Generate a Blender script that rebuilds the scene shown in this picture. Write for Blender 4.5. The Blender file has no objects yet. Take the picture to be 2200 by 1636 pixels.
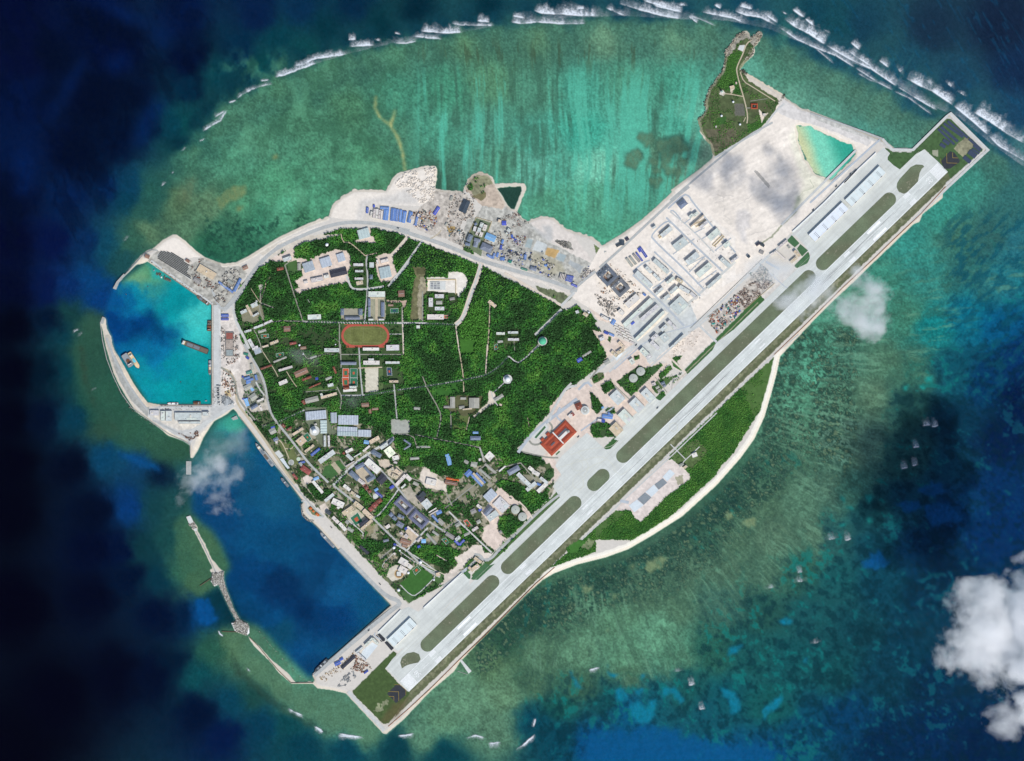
import bpy, math, random
import numpy as np
from mathutils import Vector
# ---------------------------------------------------------------- scene, camera, light
C = bpy.context.scene.collection
SC = bpy.context.scene
U = 1.7                                   # metres per map unit
def W(x, y): return ((x - 1100.0) * U, (818.0 - y) * U)
GZ = 3.0                                  # level of the island above the water
cam = bpy.data.cameras.new('camera'); camo = bpy.data.objects.new('camera', cam); C.objects.link(camo)
camo.location = (0, 0, 14000); camo.rotation_euler = (0, 0, 0)
cam.sensor_width = 36; cam.lens = 36 * 14000 / (2200 * U); cam.clip_start = 100; cam.clip_end = 60000
SC.camera = camo
ELEV = math.radians(51)
sdir = Vector((-0.5 * math.cos(ELEV), 0.866 * math.cos(ELEV), -math.sin(ELEV)))
wd = bpy.data.worlds.new('World'); SC.world = wd; wd.use_nodes = True
nt = wd.node_tree; bg = nt.nodes['Background']
sky = nt.nodes.new('ShaderNodeTexSky'); sky.sky_type = 'NISHITA'; sky.sun_disc = False
sky.sun_elevation = ELEV; sky.sun_rotation = math.radians(150)
nt.links.new(sky.outputs[0], bg.inputs[0]); bg.inputs[1].default_value = 0.13
sl = bpy.data.lights.new('sun', 'SUN'); sl.energy = 3.2; sl.angle = math.radians(0.5); sl.color = (1, 0.96, 0.9)
so = bpy.data.objects.new('sun', sl); C.objects.link(so)
so.rotation_euler = sdir.to_track_quat('-Z', 'Y').to_euler(); so.location = (0, 0, 3000)
SC.view_settings.view_transform = 'Standard'; SC.view_settings.look = 'None'
SC.view_settings.exposure = 0.0; SC.view_settings.gamma = 1.0; SC.view_settings.use_curve_mapping = False
SC.cycles.max_bounces = 24; SC.cycles.transparent_max_bounces = 32; SC.cycles.volume_bounces = 20
SC.cycles.diffuse_bounces = 3; SC.cycles.caustics_reflective = False; SC.cycles.caustics_refractive = False
SC.cycles.use_denoising = True; SC.cycles.volume_step_rate = .6; SC.cycles.volume_max_steps = 128
# ---------------------------------------------------------------- helpers
KA = 1.0
def lin(c):
    c = np.asarray(c, dtype=np.float32) / 255.0
    return np.where(c <= 0.04045, c / 12.92, ((c + 0.055) / 1.055) ** 2.4) * KA
def L4(c): v = lin(c); return (float(v[0]), float(v[1]), float(v[2]), 1.0)
MATS = {}
def noise_mat(name, rgb, amt=0.18, scale=0.06, rough=0.9, scale2=None, wave=None, metal=0.0):
    """plain surface with two scales of procedural mottling (and optional ribs)"""
    if name in MATS: return MATS[name]
    m = bpy.data.materials.new(name); m.use_nodes = True; n = m.node_tree; b = n.nodes['Principled BSDF']
    b.inputs['Roughness'].default_value = rough; b.inputs['Specular IOR Level'].default_value = 0.12
    b.inputs['Metallic'].default_value = metal
    tc = n.nodes.new('ShaderNodeNewGeometry')
    if rgb is None:
        a = n.nodes.new('ShaderNodeAttribute'); a.attribute_name = 'Col'; col = a.outputs['Color']
    else:
        a = n.nodes.new('ShaderNodeRGB'); a.outputs[0].default_value = L4(rgb); col = a.outputs[0]
    for k, s in enumerate((scale, scale2 or scale * 4.3)):
        t = n.nodes.new('ShaderNodeTexNoise'); t.inputs['Scale'].default_value = s; t.inputs['Detail'].default_value = 4
        n.links.new(tc.outputs['Position'], t.inputs['Vector'])
        r = n.nodes.new('ShaderNodeMapRange'); r.inputs[1].default_value = 0.3; r.inputs[2].default_value = 0.7
        r.inputs[3].default_value = 1 - amt; r.inputs[4].default_value = 1 + amt * 0.8
        n.links.new(t.outputs[0], r.inputs[0])
        x = n.nodes.new('ShaderNodeVectorMath'); x.operation = 'SCALE'
        n.links.new(col, x.inputs[0]); n.links.new(r.outputs[0], x.inputs['Scale']); col = x.outputs[0]
    if wave:
        oc = n.nodes.new('ShaderNodeTexCoord')
        w = n.nodes.new('ShaderNodeTexWave'); w.inputs['Scale'].default_value = wave; w.inputs['Distortion'].default_value = 0
        n.links.new(oc.outputs['Object'], w.inputs['Vector'])
        r = n.nodes.new('ShaderNodeMapRange'); r.inputs[3].default_value = 0.82; r.inputs[4].default_value = 1.08
        n.links.new(w.outputs[0], r.inputs[0])
        x = n.nodes.new('ShaderNodeVectorMath'); x.operation = 'SCALE'
        n.links.new(col, x.inputs[0]); n.links.new(r.outputs[0], x.inputs['Scale']); col = x.outputs[0]
    n.links.new(col, b.inputs['Base Color'])
    MATS[name] = m; return m
def tag(o, label=None, cat=None, group=None, kind=None):
    for k, v in (('label', label), ('category', cat), ('group', group), ('kind', kind)):
        if v: o[k] = v
    return o
def link(name, me, mat=None, parent=None, loc=None):
    o = bpy.data.objects.new(name, me); C.objects.link(o)
    if mat is not None and not me.materials: me.materials.append(mat)
    if parent is not None: o.parent = parent
    if loc is not None: o.location = loc
    return o
def mesh(name, v, f):
    me = bpy.data.meshes.new(name); me.from_pydata([tuple(map(float, p)) for p in v], [], f); me.update(); return me
def empty(name, x, y, z=GZ, rz=0.0):
    o = bpy.data.objects.new(name, None); C.objects.link(o); wx, wy = W(x, y)
    o.location = (wx, wy, z); o.rotation_euler = (0, 0, rz); o.empty_display_size = 4; return o
def npmesh(name, V, F, col=None):
    """big mesh from numpy arrays; F is (n,4) or (n,3)"""
    me = bpy.data.meshes.new(name); k = F.shape[1]
    me.vertices.add(len(V)); me.vertices.foreach_set('co', np.ascontiguousarray(V, dtype=np.float32).ravel())
    me.loops.add(F.size); me.loops.foreach_set('vertex_index', np.ascontiguousarray(F, dtype=np.int32).ravel())
    me.polygons.add(len(F)); me.polygons.foreach_set('loop_start', np.arange(0, F.size, k, dtype=np.int32))
    me.polygons.foreach_set('loop_total', np.full(len(F), k, dtype=np.int32))
    if col is not None:
        a = me.attributes.new('Col', 'FLOAT_COLOR', 'POINT')
        c4 = np.ones((len(V), 4), dtype=np.float32); c4[:, :3] = col[:, :3]
        if col.shape[1] == 4: c4[:, 3] = col[:, 3]
        a.data.foreach_set('color', c4.ravel())
    me.update(); me.validate(); return me
VO = (0, 0, 1.0)
def V(ox, oy, k=5.4525):
    global VO; VO = (ox, oy, k)
def z(s):
    ox, oy, k = VO
    return [(ox + float(a.split(',')[0]) / k, oy + float(a.split(',')[1]) / k) for a in s.split()]
# value noise
_rg = np.random.default_rng(7)
_T = [_rg.random((256, 256)).astype(np.float32) for _ in range(24)]
def vn(x, y, s=0):
    T = _T[s % 24]; xf = np.floor(x); yf = np.floor(y); a = (x - xf).astype(np.float32); b = (y - yf).astype(np.float32)
    i = (xf.astype(np.int64) + 37 * s) & 255; j = (yf.astype(np.int64) + 91 * s) & 255; i1 = (i + 1) & 255; j1 = (j + 1) & 255
    a = a * a * (3 - 2 * a); b = b * b * (3 - 2 * b)
    return (T[j, i] * (1 - a) + T[j, i1] * a) * (1 - b) + (T[j1, i] * (1 - a) + T[j1, i1] * a) * b
def fbm(x, y, s=0, o=4):
    r = 0; amp = 0.5; tot = 0
    for k in range(o):
        r = r + amp * vn(x * 2 ** k, y * 2 ** k, s + k); tot += amp; amp *= 0.55
    return r / tot
def ss(a, b, x):
    t = np.clip((x - a) / (b - a), 0, 1); return t * t * (3 - 2 * t)
def inpoly(P, x, y):
    r = np.zeros(x.shape, dtype=bool); n = len(P)
    for i in range(n):
        x1, y1 = P[i]; x2, y2 = P[(i + 1) % n]
        if y1 == y2: continue
        c = (y1 > y) != (y2 > y)
        r ^= c & (x < (x2 - x1) * (y - y1) / (y2 - y1) + x1)
    return r
def segdist(P, x, y):
    """distance to an open polyline, with signed side and running length"""
    best = np.full(x.shape, 1e9, dtype=np.float32); side = np.zeros(x.shape, np.float32); along = np.zeros(x.shape, np.float32); run = 0
    for (x1, y1), (x2, y2) in zip(P[:-1], P[1:]):
        dx, dy = x2 - x1, y2 - y1; l = math.hypot(dx, dy) or 1e-6
        t = np.clip(((x - x1) * dx + (y - y1) * dy) / (l * l), 0, 1)
        d = np.hypot(x - x1 - t * dx, y - y1 - t * dy); m = d < best
        best[m] = d[m]; side[m] = ((x - x1) * dy - (y - y1) * dx)[m] / l; along[m] = run + (t * l)[m]; run += l
    return best, side, along, run
def blur(a, r):
    for ax in (0, 1):
        for _ in range(2):
            k = 2 * r + 1; p = [(0, 0), (0, 0)]; p[ax] = (r + 1, r)
            c = np.cumsum(np.pad(a, p, mode='edge').astype(np.float64), axis=ax)
            a = ((c[k:] - c[:-k]) if ax == 0 else (c[:, k:] - c[:, :-k])) / k
    return a.astype(np.float32)
def pstr(s): return [tuple(map(float, a.split(','))) for a in s.split()]
# ---------------------------------------------------------------- island outline (map units)
LAND = pstr("243,620 249,622 255,608 265,597 292,569 305,567 317,562 352,586 423,636 455,656 454,870 344,870 330,868 317,865 303,848 286,823 273,799 260,775 246,753 241,738 239,724 234,716 229,705 227,684 220,681 215,694 220,707 227,744 238,781 244,801 255,825 273,856 292,885 319,903 343,920 361,936 393,947 408,957 409,984 415,984 426,966 437,940 451,918 460,905 486,891 501,878 508,885 514,896 539,927 583,986 600,1010 652,1079 647,1087 650,1103 672,1123 685,1134 725,1180 840,1301 671,1451 676,1462 672,1469 682,1479 713,1483 743,1490 823,1576 829,1578 866,1547 926,1484 948,1466 976,1442 987,1424 1040,1367 1086,1322 1130,1278 1166,1246 1190,1232 1240,1213 1300,1198 1350,1180 1400,1151 1466,1109 1539,1043 1591,984 1620,944 1642,896 1657,845 1668,804 1676,766 1700,740 1746,691 1792,645 1847,594 1880,561 1923,520 1962,482 1975,477 1982,460 2026,425 2026,414 2125,323 2040,242 1960,319 1921,318 1899,301 1832,273 1740,238 1724,234 1687,211 1680,201 1606,159 1590,150 1601,135 1616,121 1623,110 1621,100 1632,88 1638,73 1634,66 1625,75 1612,82 1606,68 1599,68 1583,75 1572,90 1568,102 1557,113 1559,121 1555,139 1551,154 1533,178 1522,192 1514,220 1518,238 1498,258 1504,278 1509,295 1526,311 1532,333 1530,341 1504,363 1440,410 1446,411 1409,446 1378,473 1336,503 1294,528 1273,510 1239,499 1220,493 1204,481 1191,468 1176,466 1158,466 1140,472 1134,478 1123,468 1110,454 1125,419 1130,402 1125,394 1088,394 1064,395 1059,382 1046,373 1031,369 1017,375 1004,388 997,402 995,413 982,411 964,409 933,406 940,377 937,357 911,357 869,368 852,373 834,401 828,410 795,407 760,408 737,421 718,437 709,454 707,465 663,480 599,510 535,550 507,564 480,567 464,562 440,553 422,540 398,518 380,505 370,505 350,516 328,535 317,538 303,549 286,568 257,603")
POND1 = pstr("1066,404 1119,400 1121,410 1105,450 1096,448 1086,435 1077,417")
POND2 = pstr("1711,269 1741,271 1763,284 1807,304 1832,310 1839,333 1785,388 1752,374 1728,337 1717,309")
V(340, 1000)
BRK = [z("328,605 375,590 400,640 450,710 465,755 425,775"), z("425,770 450,760 545,920 620,1090 740,1230 775,1240 690,1290 650,1285 600,1225 640,1210 600,1130")]
V(380, 1230)
BRK += [z("830,735 860,765 960,860 1100,1020 1180,1080 1310,1190 1390,1290 1600,1280 1600,1305 1340,1303 1190,1170 1080,1030 930,890 860,800")]
BASIN_N = pstr("243,620 317,562 455,656 455,871 320,868 246,755 225,690 222,680")
BASIN_S = pstr("508,885 660,1090 840,1301 666,1458 620,1412 556,1344 541,1338 517,1325 483,1257 483,1238 496,1220 492,1207 472,1165 454,1139 435,1126 412,1100 412,1000 416,985 440,940 470,902")
RUB = pstr("456,1232 481,1228 480,1245 486,1266 501,1307 516,1333 532,1340 535,1347 530,1366 506,1357 499,1340 508,1333 493,1307 477,1272 469,1256 458,1258 454,1245")
# ---------------------------------------------------------------- sea-floor colours seen through the water, some with cloud shade painted in
SEA = """20,20,3,11,44 200,60,3,15,50 400,40,4,22,60 550,30,6,30,65 650,20,8,45,75 760,20,6,40,65 900,20,4,38,52 1050,15,5,45,58 1200,8,8,50,65 1400,4,15,65,80 1600,3,20,70,90 1750,30,18,70,95 1850,55,20,65,95 2000,60,22,50,80 2150,60,18,38,70 2190,150,18,45,85 2050,180,25,70,105 1950,130,25,75,105 2190,250,25,70,110
50,120,4,12,45 250,120,3,14,48 400,130,3,15,45 520,100,5,40,65 600,90,8,58,70 700,60,6,50,62 820,60,6,48,58 50,220,3,18,55 200,220,3,12,40 300,200,4,18,45 400,190,4,38,60 470,170,8,58,70 560,140,10,65,70 50,320,4,22,60 150,320,3,14,45 250,300,4,25,60 320,270,6,35,65 370,270,8,60,75 400,270,12,72,75 660,110,12,68,72
30,420,3,12,40 150,420,5,28,68 230,400,6,35,75 280,400,12,60,85 270,430,10,60,80 330,410,38,90,82 30,520,3,8,38 120,520,5,18,60 180,520,8,40,80 225,530,16,70,92 262,565,28,75,78 285,520,48,96,82 320,500,80,120,95 310,460,40,88,80
30,620,3,8,35 100,620,6,22,65 150,620,9,42,92 195,610,9,62,112 210,650,8,58,115 30,700,2,5,30 110,690,6,32,68 135,720,12,58,70 180,740,42,82,68 205,770,36,72,62 150,680,22,62,62 200,700,50,85,70
30,800,2,4,28 100,800,5,36,62 140,800,10,55,66 180,800,36,82,70 230,850,42,96,78 200,880,30,75,65 30,900,2,4,28 100,900,5,22,58 155,900,9,56,75 220,920,44,76,62 280,930,50,102,80 330,950,56,106,82 380,970,50,90,66 30,1000,2,3,26 150,1000,4,15,48 225,975,10,64,96 300,990,14,62,102 350,1015,10,45,82 400,1005,36,88,92
30,1100,2,3,26 200,1100,4,18,55 280,1090,8,54,108 330,1090,20,64,70 365,1095,28,74,74 200,1180,3,15,58 255,1180,5,28,78 310,1180,14,54,62 360,1160,24,70,70 400,1170,55,105,86 430,1150,72,116,88 445,1180,76,118,86 470,1210,60,110,85 30,1300,2,2,26 200,1280,3,10,45 280,1240,4,28,70 340,1240,8,50,66 390,1230,46,96,80 430,1255,70,110,80
440,1320,8,70,126 400,1320,6,46,92 340,1320,4,25,70 470,1290,8,52,64 485,1330,8,50,62 500,1380,74,114,84 450,1400,38,88,74 420,1450,14,74,80 380,1430,6,40,75 330,1450,4,20,60 250,1450,3,8,40 120,1500,2,3,28 30,1600,2,3,24 550,1430,76,120,95 600,1470,80,126,102 540,1490,28,72,68 500,1510,10,64,84 430,1530,4,28,72 480,1580,4,24,64 560,1560,8,58,80 620,1560,14,68,74 650,1520,76,126,106 720,1540,82,136,116 780,1575,86,140,116 650,1600,8,60,75 750,1615,8,64,80 850,1612,10,60,70 900,1585,80,130,110 950,1560,86,136,112 1000,1500,90,140,116 1080,1500,90,136,110 1060,1560,80,126,106 950,1625,10,64,74
400,600,10,150,165 430,680,62,196,200 440,720,50,186,192 380,650,10,150,166 340,580,40,150,150 310,590,70,130,100 300,640,10,118,150 270,650,8,88,132 250,700,5,54,104 300,690,5,62,112 340,720,8,84,130 330,760,10,105,150 280,740,8,94,140 300,800,16,140,165 360,830,10,150,164 420,820,10,150,160 440,780,15,155,166 380,780,8,140,160 240,650,8,70,118 300,600,90,140,110 440,850,10,150,160
520,930,18,92,126 560,980,15,82,120 500,1000,28,85,116 460,960,55,115,122 540,1050,18,80,116 600,1060,20,86,122 560,1150,12,74,114 620,1180,12,72,110 540,1240,8,60,104 600,1260,8,48,88 680,1240,12,64,104 740,1270,18,84,130 650,1310,6,48,90 720,1330,8,60,108 790,1310,15,80,120 640,1400,12,70,114 700,1400,14,75,116 680,1440,12,64,104 580,1330,10,70,114 530,1300,8,64,104 600,1372,14,72,100 502,900,60,165,150 480,1100,12,66,108 590,1400,60,130,110 630,1440,86,170,150 560,1380,60,115,100
430,300,50,110,100 500,240,70,126,106 600,180,70,126,100 700,140,76,132,106 850,112,76,136,110 1000,92,84,134,104 1150,80,84,134,108 1300,80,98,148,124 1450,80,94,148,124 1520,62,80,136,116 420,380,62,118,100 500,350,76,146,122 560,300,76,140,116 650,260,70,130,106 750,230,70,126,100 850,200,66,136,116 950,190,70,150,126 1050,170,82,140,112 1150,200,80,150,130 1250,200,70,156,140 1350,180,76,150,130 1450,180,70,152,134
380,440,76,112,86 450,440,84,126,100 520,430,76,146,116 600,400,76,150,120 700,340,76,142,116 780,350,76,146,116 850,300,70,130,110 950,290,76,158,138 1050,280,76,146,130 1150,290,80,176,160 1250,290,62,166,150 1350,300,85,174,158 1450,280,70,156,140 1490,330,80,146,130 400,490,76,120,96 480,500,52,108,88 560,470,58,128,104 620,450,80,160,132 680,430,76,150,122 450,530,42,102,80 520,540,46,106,84 980,370,66,122,106 955,392,56,90,76 1000,360,76,140,124 1080,360,80,150,130 1150,370,100,192,176 1200,350,78,156,140 1280,360,112,198,178 1280,430,86,170,146 1180,430,80,156,132 1350,420,72,146,126 1400,400,68,138,122 1230,480,76,156,132 1290,510,76,160,136 1430,330,84,132,112 1430,390,80,126,106 1480,380,96,142,126 1510,330,96,136,126 1540,200,76,150,134 1500,240,96,180,162 820,390,66,122,94 640,470,66,130,100
1650,130,70,126,110 1620,150,90,166,150 1700,170,76,136,120 1700,205,96,162,146 1800,180,76,130,116 1780,240,86,150,136 1880,230,76,130,116 1860,280,76,146,136 1950,260,66,120,110 1930,305,76,140,126 2010,230,50,96,92 1900,110,30,80,102 1800,50,20,74,96 1680,75,50,110,105
2140,360,50,110,106 2190,320,60,112,122 2080,400,60,140,130 2180,420,50,110,112 2030,460,56,146,136 1960,540,52,140,134 2050,500,58,114,104 2130,500,48,100,100 2190,520,40,110,126 1900,600,60,140,126 2000,600,50,130,126 2080,580,45,106,106 2150,600,34,114,130 1850,660,80,142,126 1950,680,60,126,110 2000,700,22,124,130 2080,680,15,112,140 2150,700,10,88,130 2190,760,8,48,94 1750,720,76,150,130 1700,780,80,150,130 1750,800,88,172,148 1820,780,70,126,110 1900,780,76,126,106 1960,800,54,108,96 2050,800,20,84,100 2120,820,8,54,94 2190,850,6,30,70 1720,850,84,154,130 1800,850,80,130,110 1880,850,84,126,106 1950,870,40,86,82 2050,900,12,56,80 2150,950,7,34,74
1660,920,76,130,110 1720,930,80,140,116 1800,940,80,120,108 1850,960,76,118,106 1950,980,36,84,84 2050,1000,16,66,90 2150,1050,9,50,98 2190,1100,8,50,102 1620,1000,60,106,88 1700,1000,66,106,88 1780,1050,76,120,106 1560,1080,56,96,80 1640,1080,76,116,96 1720,1080,80,126,108 1830,1060,60,114,104 1870,1100,26,78,84 1950,1080,18,70,90 2050,1100,11,62,104 2120,1150,8,50,100 1500,1140,56,96,80 1580,1150,76,116,96 1660,1150,80,120,102 1740,1150,76,116,100 1800,1150,40,90,90 1880,1180,18,70,86 1960,1180,12,60,96 1400,1195,60,100,84 1480,1220,76,116,98 1560,1220,76,116,98 1640,1230,70,112,96 1720,1230,40,90,90 1800,1240,24,84,100 1900,1260,15,70,100 1980,1280,10,54,90 2050,1230,8,46,86
1300,1225,60,100,82 1220,1250,66,110,90 1380,1270,76,116,96 1460,1300,76,120,100 1540,1300,60,106,96 1640,1310,34,84,88 1740,1320,24,80,96 1850,1350,18,70,92 1960,1380,12,60,92 1180,1280,60,100,80 1120,1320,46,82,66 1080,1380,46,86,68 1060,1420,80,120,92 1150,1400,76,120,98 1250,1330,80,130,108 1330,1330,84,136,112 1420,1370,90,150,126 1250,1400,88,140,116 1350,1420,84,140,116 1450,1410,74,130,110 1530,1400,34,90,90 1620,1400,24,84,96 1700,1420,20,80,96 1800,1440,18,74,90 1900,1460,14,64,94 2000,1480,10,50,90 1150,1470,66,106,86 1250,1470,60,100,82 1350,1450,70,112,92 1200,1520,24,84,90 1300,1510,18,74,90 1400,1500,18,84,110 1480,1480,24,84,96 1560,1500,18,84,106 1650,1520,20,84,96 1150,1550,12,70,86 1200,1590,10,64,90 1270,1600,10,76,124 1350,1530,14,84,120 1520,1540,18,80,106 1350,1640,10,86,146 1450,1640,10,90,150 1560,1640,10,86,142 1660,1625,12,72,112 1720,1580,12,70,108 1820,1540,9,58,104 1900,1600,6,40,80 2000,1580,6,40,86 2100,1620,5,32,72 2190,1600,5,35,76 2120,1400,10,54,94 2190,1300,8,50,94"""
SP = np.array([list(map(float, a.split(','))) for a in SEA.split()], dtype=np.float32)
_w = (SP[:, 0] < 480) & (SP[:, 1] > 640) & (SP[:, 3] < 50) & ~inpoly(BASIN_N, SP[:, 0], SP[:, 1]); SP[_w, 2:] *= .62
_w = (SP[:, 0] > 1840) & (SP[:, 1] > 820) & (SP[:, 1] < 1500) & (SP[:, 3] < 95); SP[_w, 2:] *= .92
_w = (SP[:, 0] > 1700) & (SP[:, 1] < 320) & (SP[:, 3] < 90); SP[_w, 2:] *= (1.15, .97, .86)
_w = (SP[:, 0] > 1150) & (SP[:, 1] > 1200) & (SP[:, 3] < 95) & (SP[:, 4] < 112); SP[_w, 2:] *= (1.15, 1.04, .92)
_w = (SP[:, 0] > 1780) & (SP[:, 0] < 2060) & (SP[:, 1] > 900) & (SP[:, 1] < 1140); SP[_w, 2:] *= 1.1  # points toned by the cloud shadow; part of that shade stays in their colour
_BL = pstr("400,315 433,282 460,258 488,235 520,208 550,189 600,163 660,141 700,128 748,114 800,104 845,95 900,85 951,75 1010,65 1064,57 1130,50 1200,46 1260,44 1330,42 1400,44 1464,48 1530,54 1600,64 1650,80 1700,105 1750,130 1800,152 1850,178 1900,202 1950,230 2000,262 2050,262 2100,300 2150,340 2200,375")
_ex = []
for (xa, ya), (xb, yb) in zip(_BL[:-1], _BL[1:]):
    l_ = math.hypot(xb - xa, yb - ya); nx_, ny_ = -(yb - ya) / l_, (xb - xa) / l_; t_ = (xa - 400) / 1800
    _ex.append((xa + nx_ * 16, ya + ny_ * 16, 66 + 8 * t_, 122, 102 + 8 * t_)); _ex.append((xa - nx_ * 20, ya - ny_ * 20, 8 + 22 * t_, 50 + 30 * t_, 62 + 38 * t_))
SP = np.concatenate([SP, np.array(_ex, dtype=np.float32)])
xs = np.concatenate([[-3200., -1200., -420.], np.arange(-180, 2381, 2.0), [2620., 3400., 5400.]]).astype(np.float32)
ys = np.concatenate([[-3000., -1100., -420.], np.arange(-180, 1817, 2.0), [2060., 2740., 4640.]]).astype(np.float32)
def idw(P, gx, gy):
    out = np.zeros(gx.shape + (3,), np.float32); wt = np.zeros(gx.shape, np.float32)
    for p in P:
        w = 1.0 / ((gx - p[0]) ** 2 + (gy - p[1]) ** 2 + 160.0) ** 2
        out += w[..., None] * p[2:5]; wt += w
    return out / wt[..., None]
def bil(A, x0, y0, st, x, y):
    fx = np.clip((x - x0) / st, 0, A.shape[1] - 1.001); fy = np.clip((y - y0) / st, 0, A.shape[0] - 1.001)
    i = fx.astype(int); j = fy.astype(int); a = (fx - i)[..., None]; b = (fy - j)[..., None]
    return (A[j, i] * (1 - a) + A[j, i + 1] * a) * (1 - b) + (A[j + 1, i] * (1 - a) + A[j + 1, i + 1] * a) * b
cgx, cgy = np.meshgrid(np.arange(-200, 2401, 10.0, dtype=np.float32), np.arange(-200, 1841, 10.0, dtype=np.float32))
inN = inpoly(BASIN_N, SP[:, 0], SP[:, 1]); inS = inpoly(BASIN_S, SP[:, 0], SP[:, 1])
CO = idw(SP[~inN & ~inS], cgx, cgy); CN = idw(SP[inN], cgx, cgy); CS = idw(SP[inS], cgx, cgy)
def mixc(c, rgb, m): return c * (1 - m[..., None]) + np.asarray(rgb, np.float32) * m[..., None]
# paint on the sea floor: polygon, colour, opacity, edge wobble
SEAPOLY = []
def sp(poly, rgb, op=1.0, wob=5.0, soft=3.0): SEAPOLY.append((poly, rgb, op, wob, soft))
sp(pstr("1245,1650 1258,1600 1290,1572 1340,1566 1375,1575 1400,1563 1450,1570 1500,1585 1550,1600 1660,1608 1665,1650"), (12, 84, 134), .9, 17, 4)
V(1000, 1036, 2.72625)
for s in ("960,1310 1010,1280 1050,1330 1080,1290 1110,1280 1110,1360 1060,1420 1000,1400 960,1360", "1160,1200 1240,1200 1280,1290 1260,1300 1210,1240 1150,1270", "970,1220 1040,1210 1010,1260", "880,1200 940,1220 950,1270 890,1290", "1480,1190 1600,1250 1620,1340 1560,1380 1540,1290", "1740,1400 1740,1330 1850,1240 1860,1290 1800,1340", "1540,980 1620,950 1590,1010 1540,1020", "1840,820 1900,790 1920,830 1860,840", "1970,1040 2010,1030 2000,1070", "600,1100 700,1220 640,1200", "830,1070 850,1120 900,1130 870,1150 840,1130", "1020,1140 1060,1130 1040,1160"):
    sp(z(s), (18, 122, 158), .8, 5, 2)
V(1400, 720, 2.72625)
for s in ("1560,890 1700,860 1720,920 1640,960 1590,930", "1420,990 1560,960 1580,1010 1500,1040", "1590,1000 1740,980 1820,1090 1640,1120", "1220,1340 1320,1260 1400,1330 1340,1370 1240,1370"):
    sp(z(s), (14, 84, 140), .8, 6, 3)
for s in ("1600,250 1650,240 1650,280 1610,285", "1465,300 1510,290 1480,330", "1555,300 1600,300 1590,320", "1100,950 1130,950 1130,985", "1130,1010 1190,1010 1180,1030", "1255,940 1295,935 1285,980 1260,990", "1080,1110 1140,1100 1130,1125", "1250,1070 1290,1070 1270,1100"):
    sp(z(s), (30, 150, 150), .9, 3, 1.5)
sp(pstr("420,1290 450,1286 460,1322 474,1330 450,1346 428,1340"), (9, 76, 134), .9, 4, 3)
sp(pstr("250,968 300,980 340,1000 350,1018 300,1000 255,985"), (12, 74, 128), .8, 3, 4)
V(0, 0, 2.72625)
for s in ("380,480 470,330 500,330 470,450 400,560 330,660 290,650", "620,340 760,320 700,430 640,460", "100,900 160,860 200,1060 130,1200 90,1080", "740,830 800,700 850,600 960,590 1000,560 880,760 830,880", "860,150 960,180 1000,230 930,300 900,230", "520,0 640,0 880,150 860,170 700,120"):
    sp(z(s), (5, 34, 88), .6, 12, 12)
for s in ("460,450 600,400 700,470 880,560 800,720 740,860 600,1060 440,1080 330,900 430,680", "350,30 480,20 880,220 860,260 700,250 540,240 450,150", "160,230 280,160 430,320 440,400 230,660 200,600 300,450"):
    sp(z(s), (2, 11, 34), .65, 14, 10)
for s in ("1040,1150 1080,1060 1140,1020 1155,1090 1130,1170 1080,1190",): sp(z(s), (100, 122, 96), .5, 6, 8)
for s in ("1270,1170 1360,1090 1440,1090 1440,1140 1340,1190 1290,1240", "1390,1210 1425,1205 1425,1235 1395,1240", "1600,915 1625,910 1630,940 1602,945"): sp(z(s), (108, 138, 100), .75, 4, 2)
V(700, 0, 2.75)
for s in ("1770,900 1850,870 1880,900 1840,1000 1770,1000 1760,960", "1850,790 1930,790 1950,840 1900,870 1850,830", "1950,830 2080,780 2160,880 2060,920 2010,980 2080,1010 2040,1060 1990,1000 1960,900", "1910,1060 1960,1040 2000,1070 1960,1110 1920,1100", "2090,940 2130,930 2140,980 2100,1000", "2060,1010 2130,985 2120,1040 2070,1050", "1915,945 1955,940 1960,975 1920,975", "1930,1000 1975,995 1980,1025 1940,1025"):
    sp(z(s), (52, 92, 82), .62, 6.5, 1.2)
    pc = z(s); mx = sum(p[0] for p in pc) / len(pc); my = sum(p[1] for p in pc) / len(pc)
    sp([(mx + (a - mx) * .86, my + (b - my) * .86) for a, b in pc], (96, 138, 114), .6, 6.5, 1.5)
sp(z("285,570 300,572 298,640 330,700 375,725 395,690 410,645 415,660 400,710 390,745 430,800 460,900 475,1010 462,1010 445,900 410,800 370,740 310,690 285,640"), (152, 174, 124), 1.0, 1.0, 1)
V(1000, 1036, 2.72625)
for s in ("1045,480 1180,430 1170,480 1100,530 1050,520", "1515,190 1560,180 1570,210 1530,230", "1640,210 1710,215 1700,265 1620,250", "1300,370 1335,360 1325,400", "860,660 885,670 870,700", "680,600 760,620 700,660", "1350,190 1370,190 1370,215", "820,870 850,860 830,885", "960,480 1000,480 980,510"):
    sp(z(s), (122, 152, 118), .75, 4, 2)
sp(pstr("214,690 226,745 244,815 290,890 345,925 405,960 410,992 380,1002 330,988 270,962 222,926 188,880 166,820 156,760 158,700 185,672 208,676"), (44, 86, 70), .7, 4, 8)
sp(pstr("168,740 178,820 205,880 250,925 262,930 215,890 190,830 178,745"), (52, 66, 50), .5, 4, 4)
sp(pstr("405,1112 440,1130 455,1140 475,1170 495,1215 483,1237 465,1262 430,1277 400,1265 386,1230 376,1180 372,1130 386,1105"), (58, 102, 80), .6, 4, 4)
sp(pstr("480,1345 520,1352 556,1346 600,1390 660,1455 740,1490 830,1580 800,1598 700,1562 620,1522 560,1478 512,1430 482,1382"), (76, 122, 100), .6, 5, 8)
sp(pstr("495,1395 520,1440 580,1500 660,1550 720,1585 660,1560 570,1506 505,1448"), (44, 66, 54), .5, 6, 5)
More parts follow.
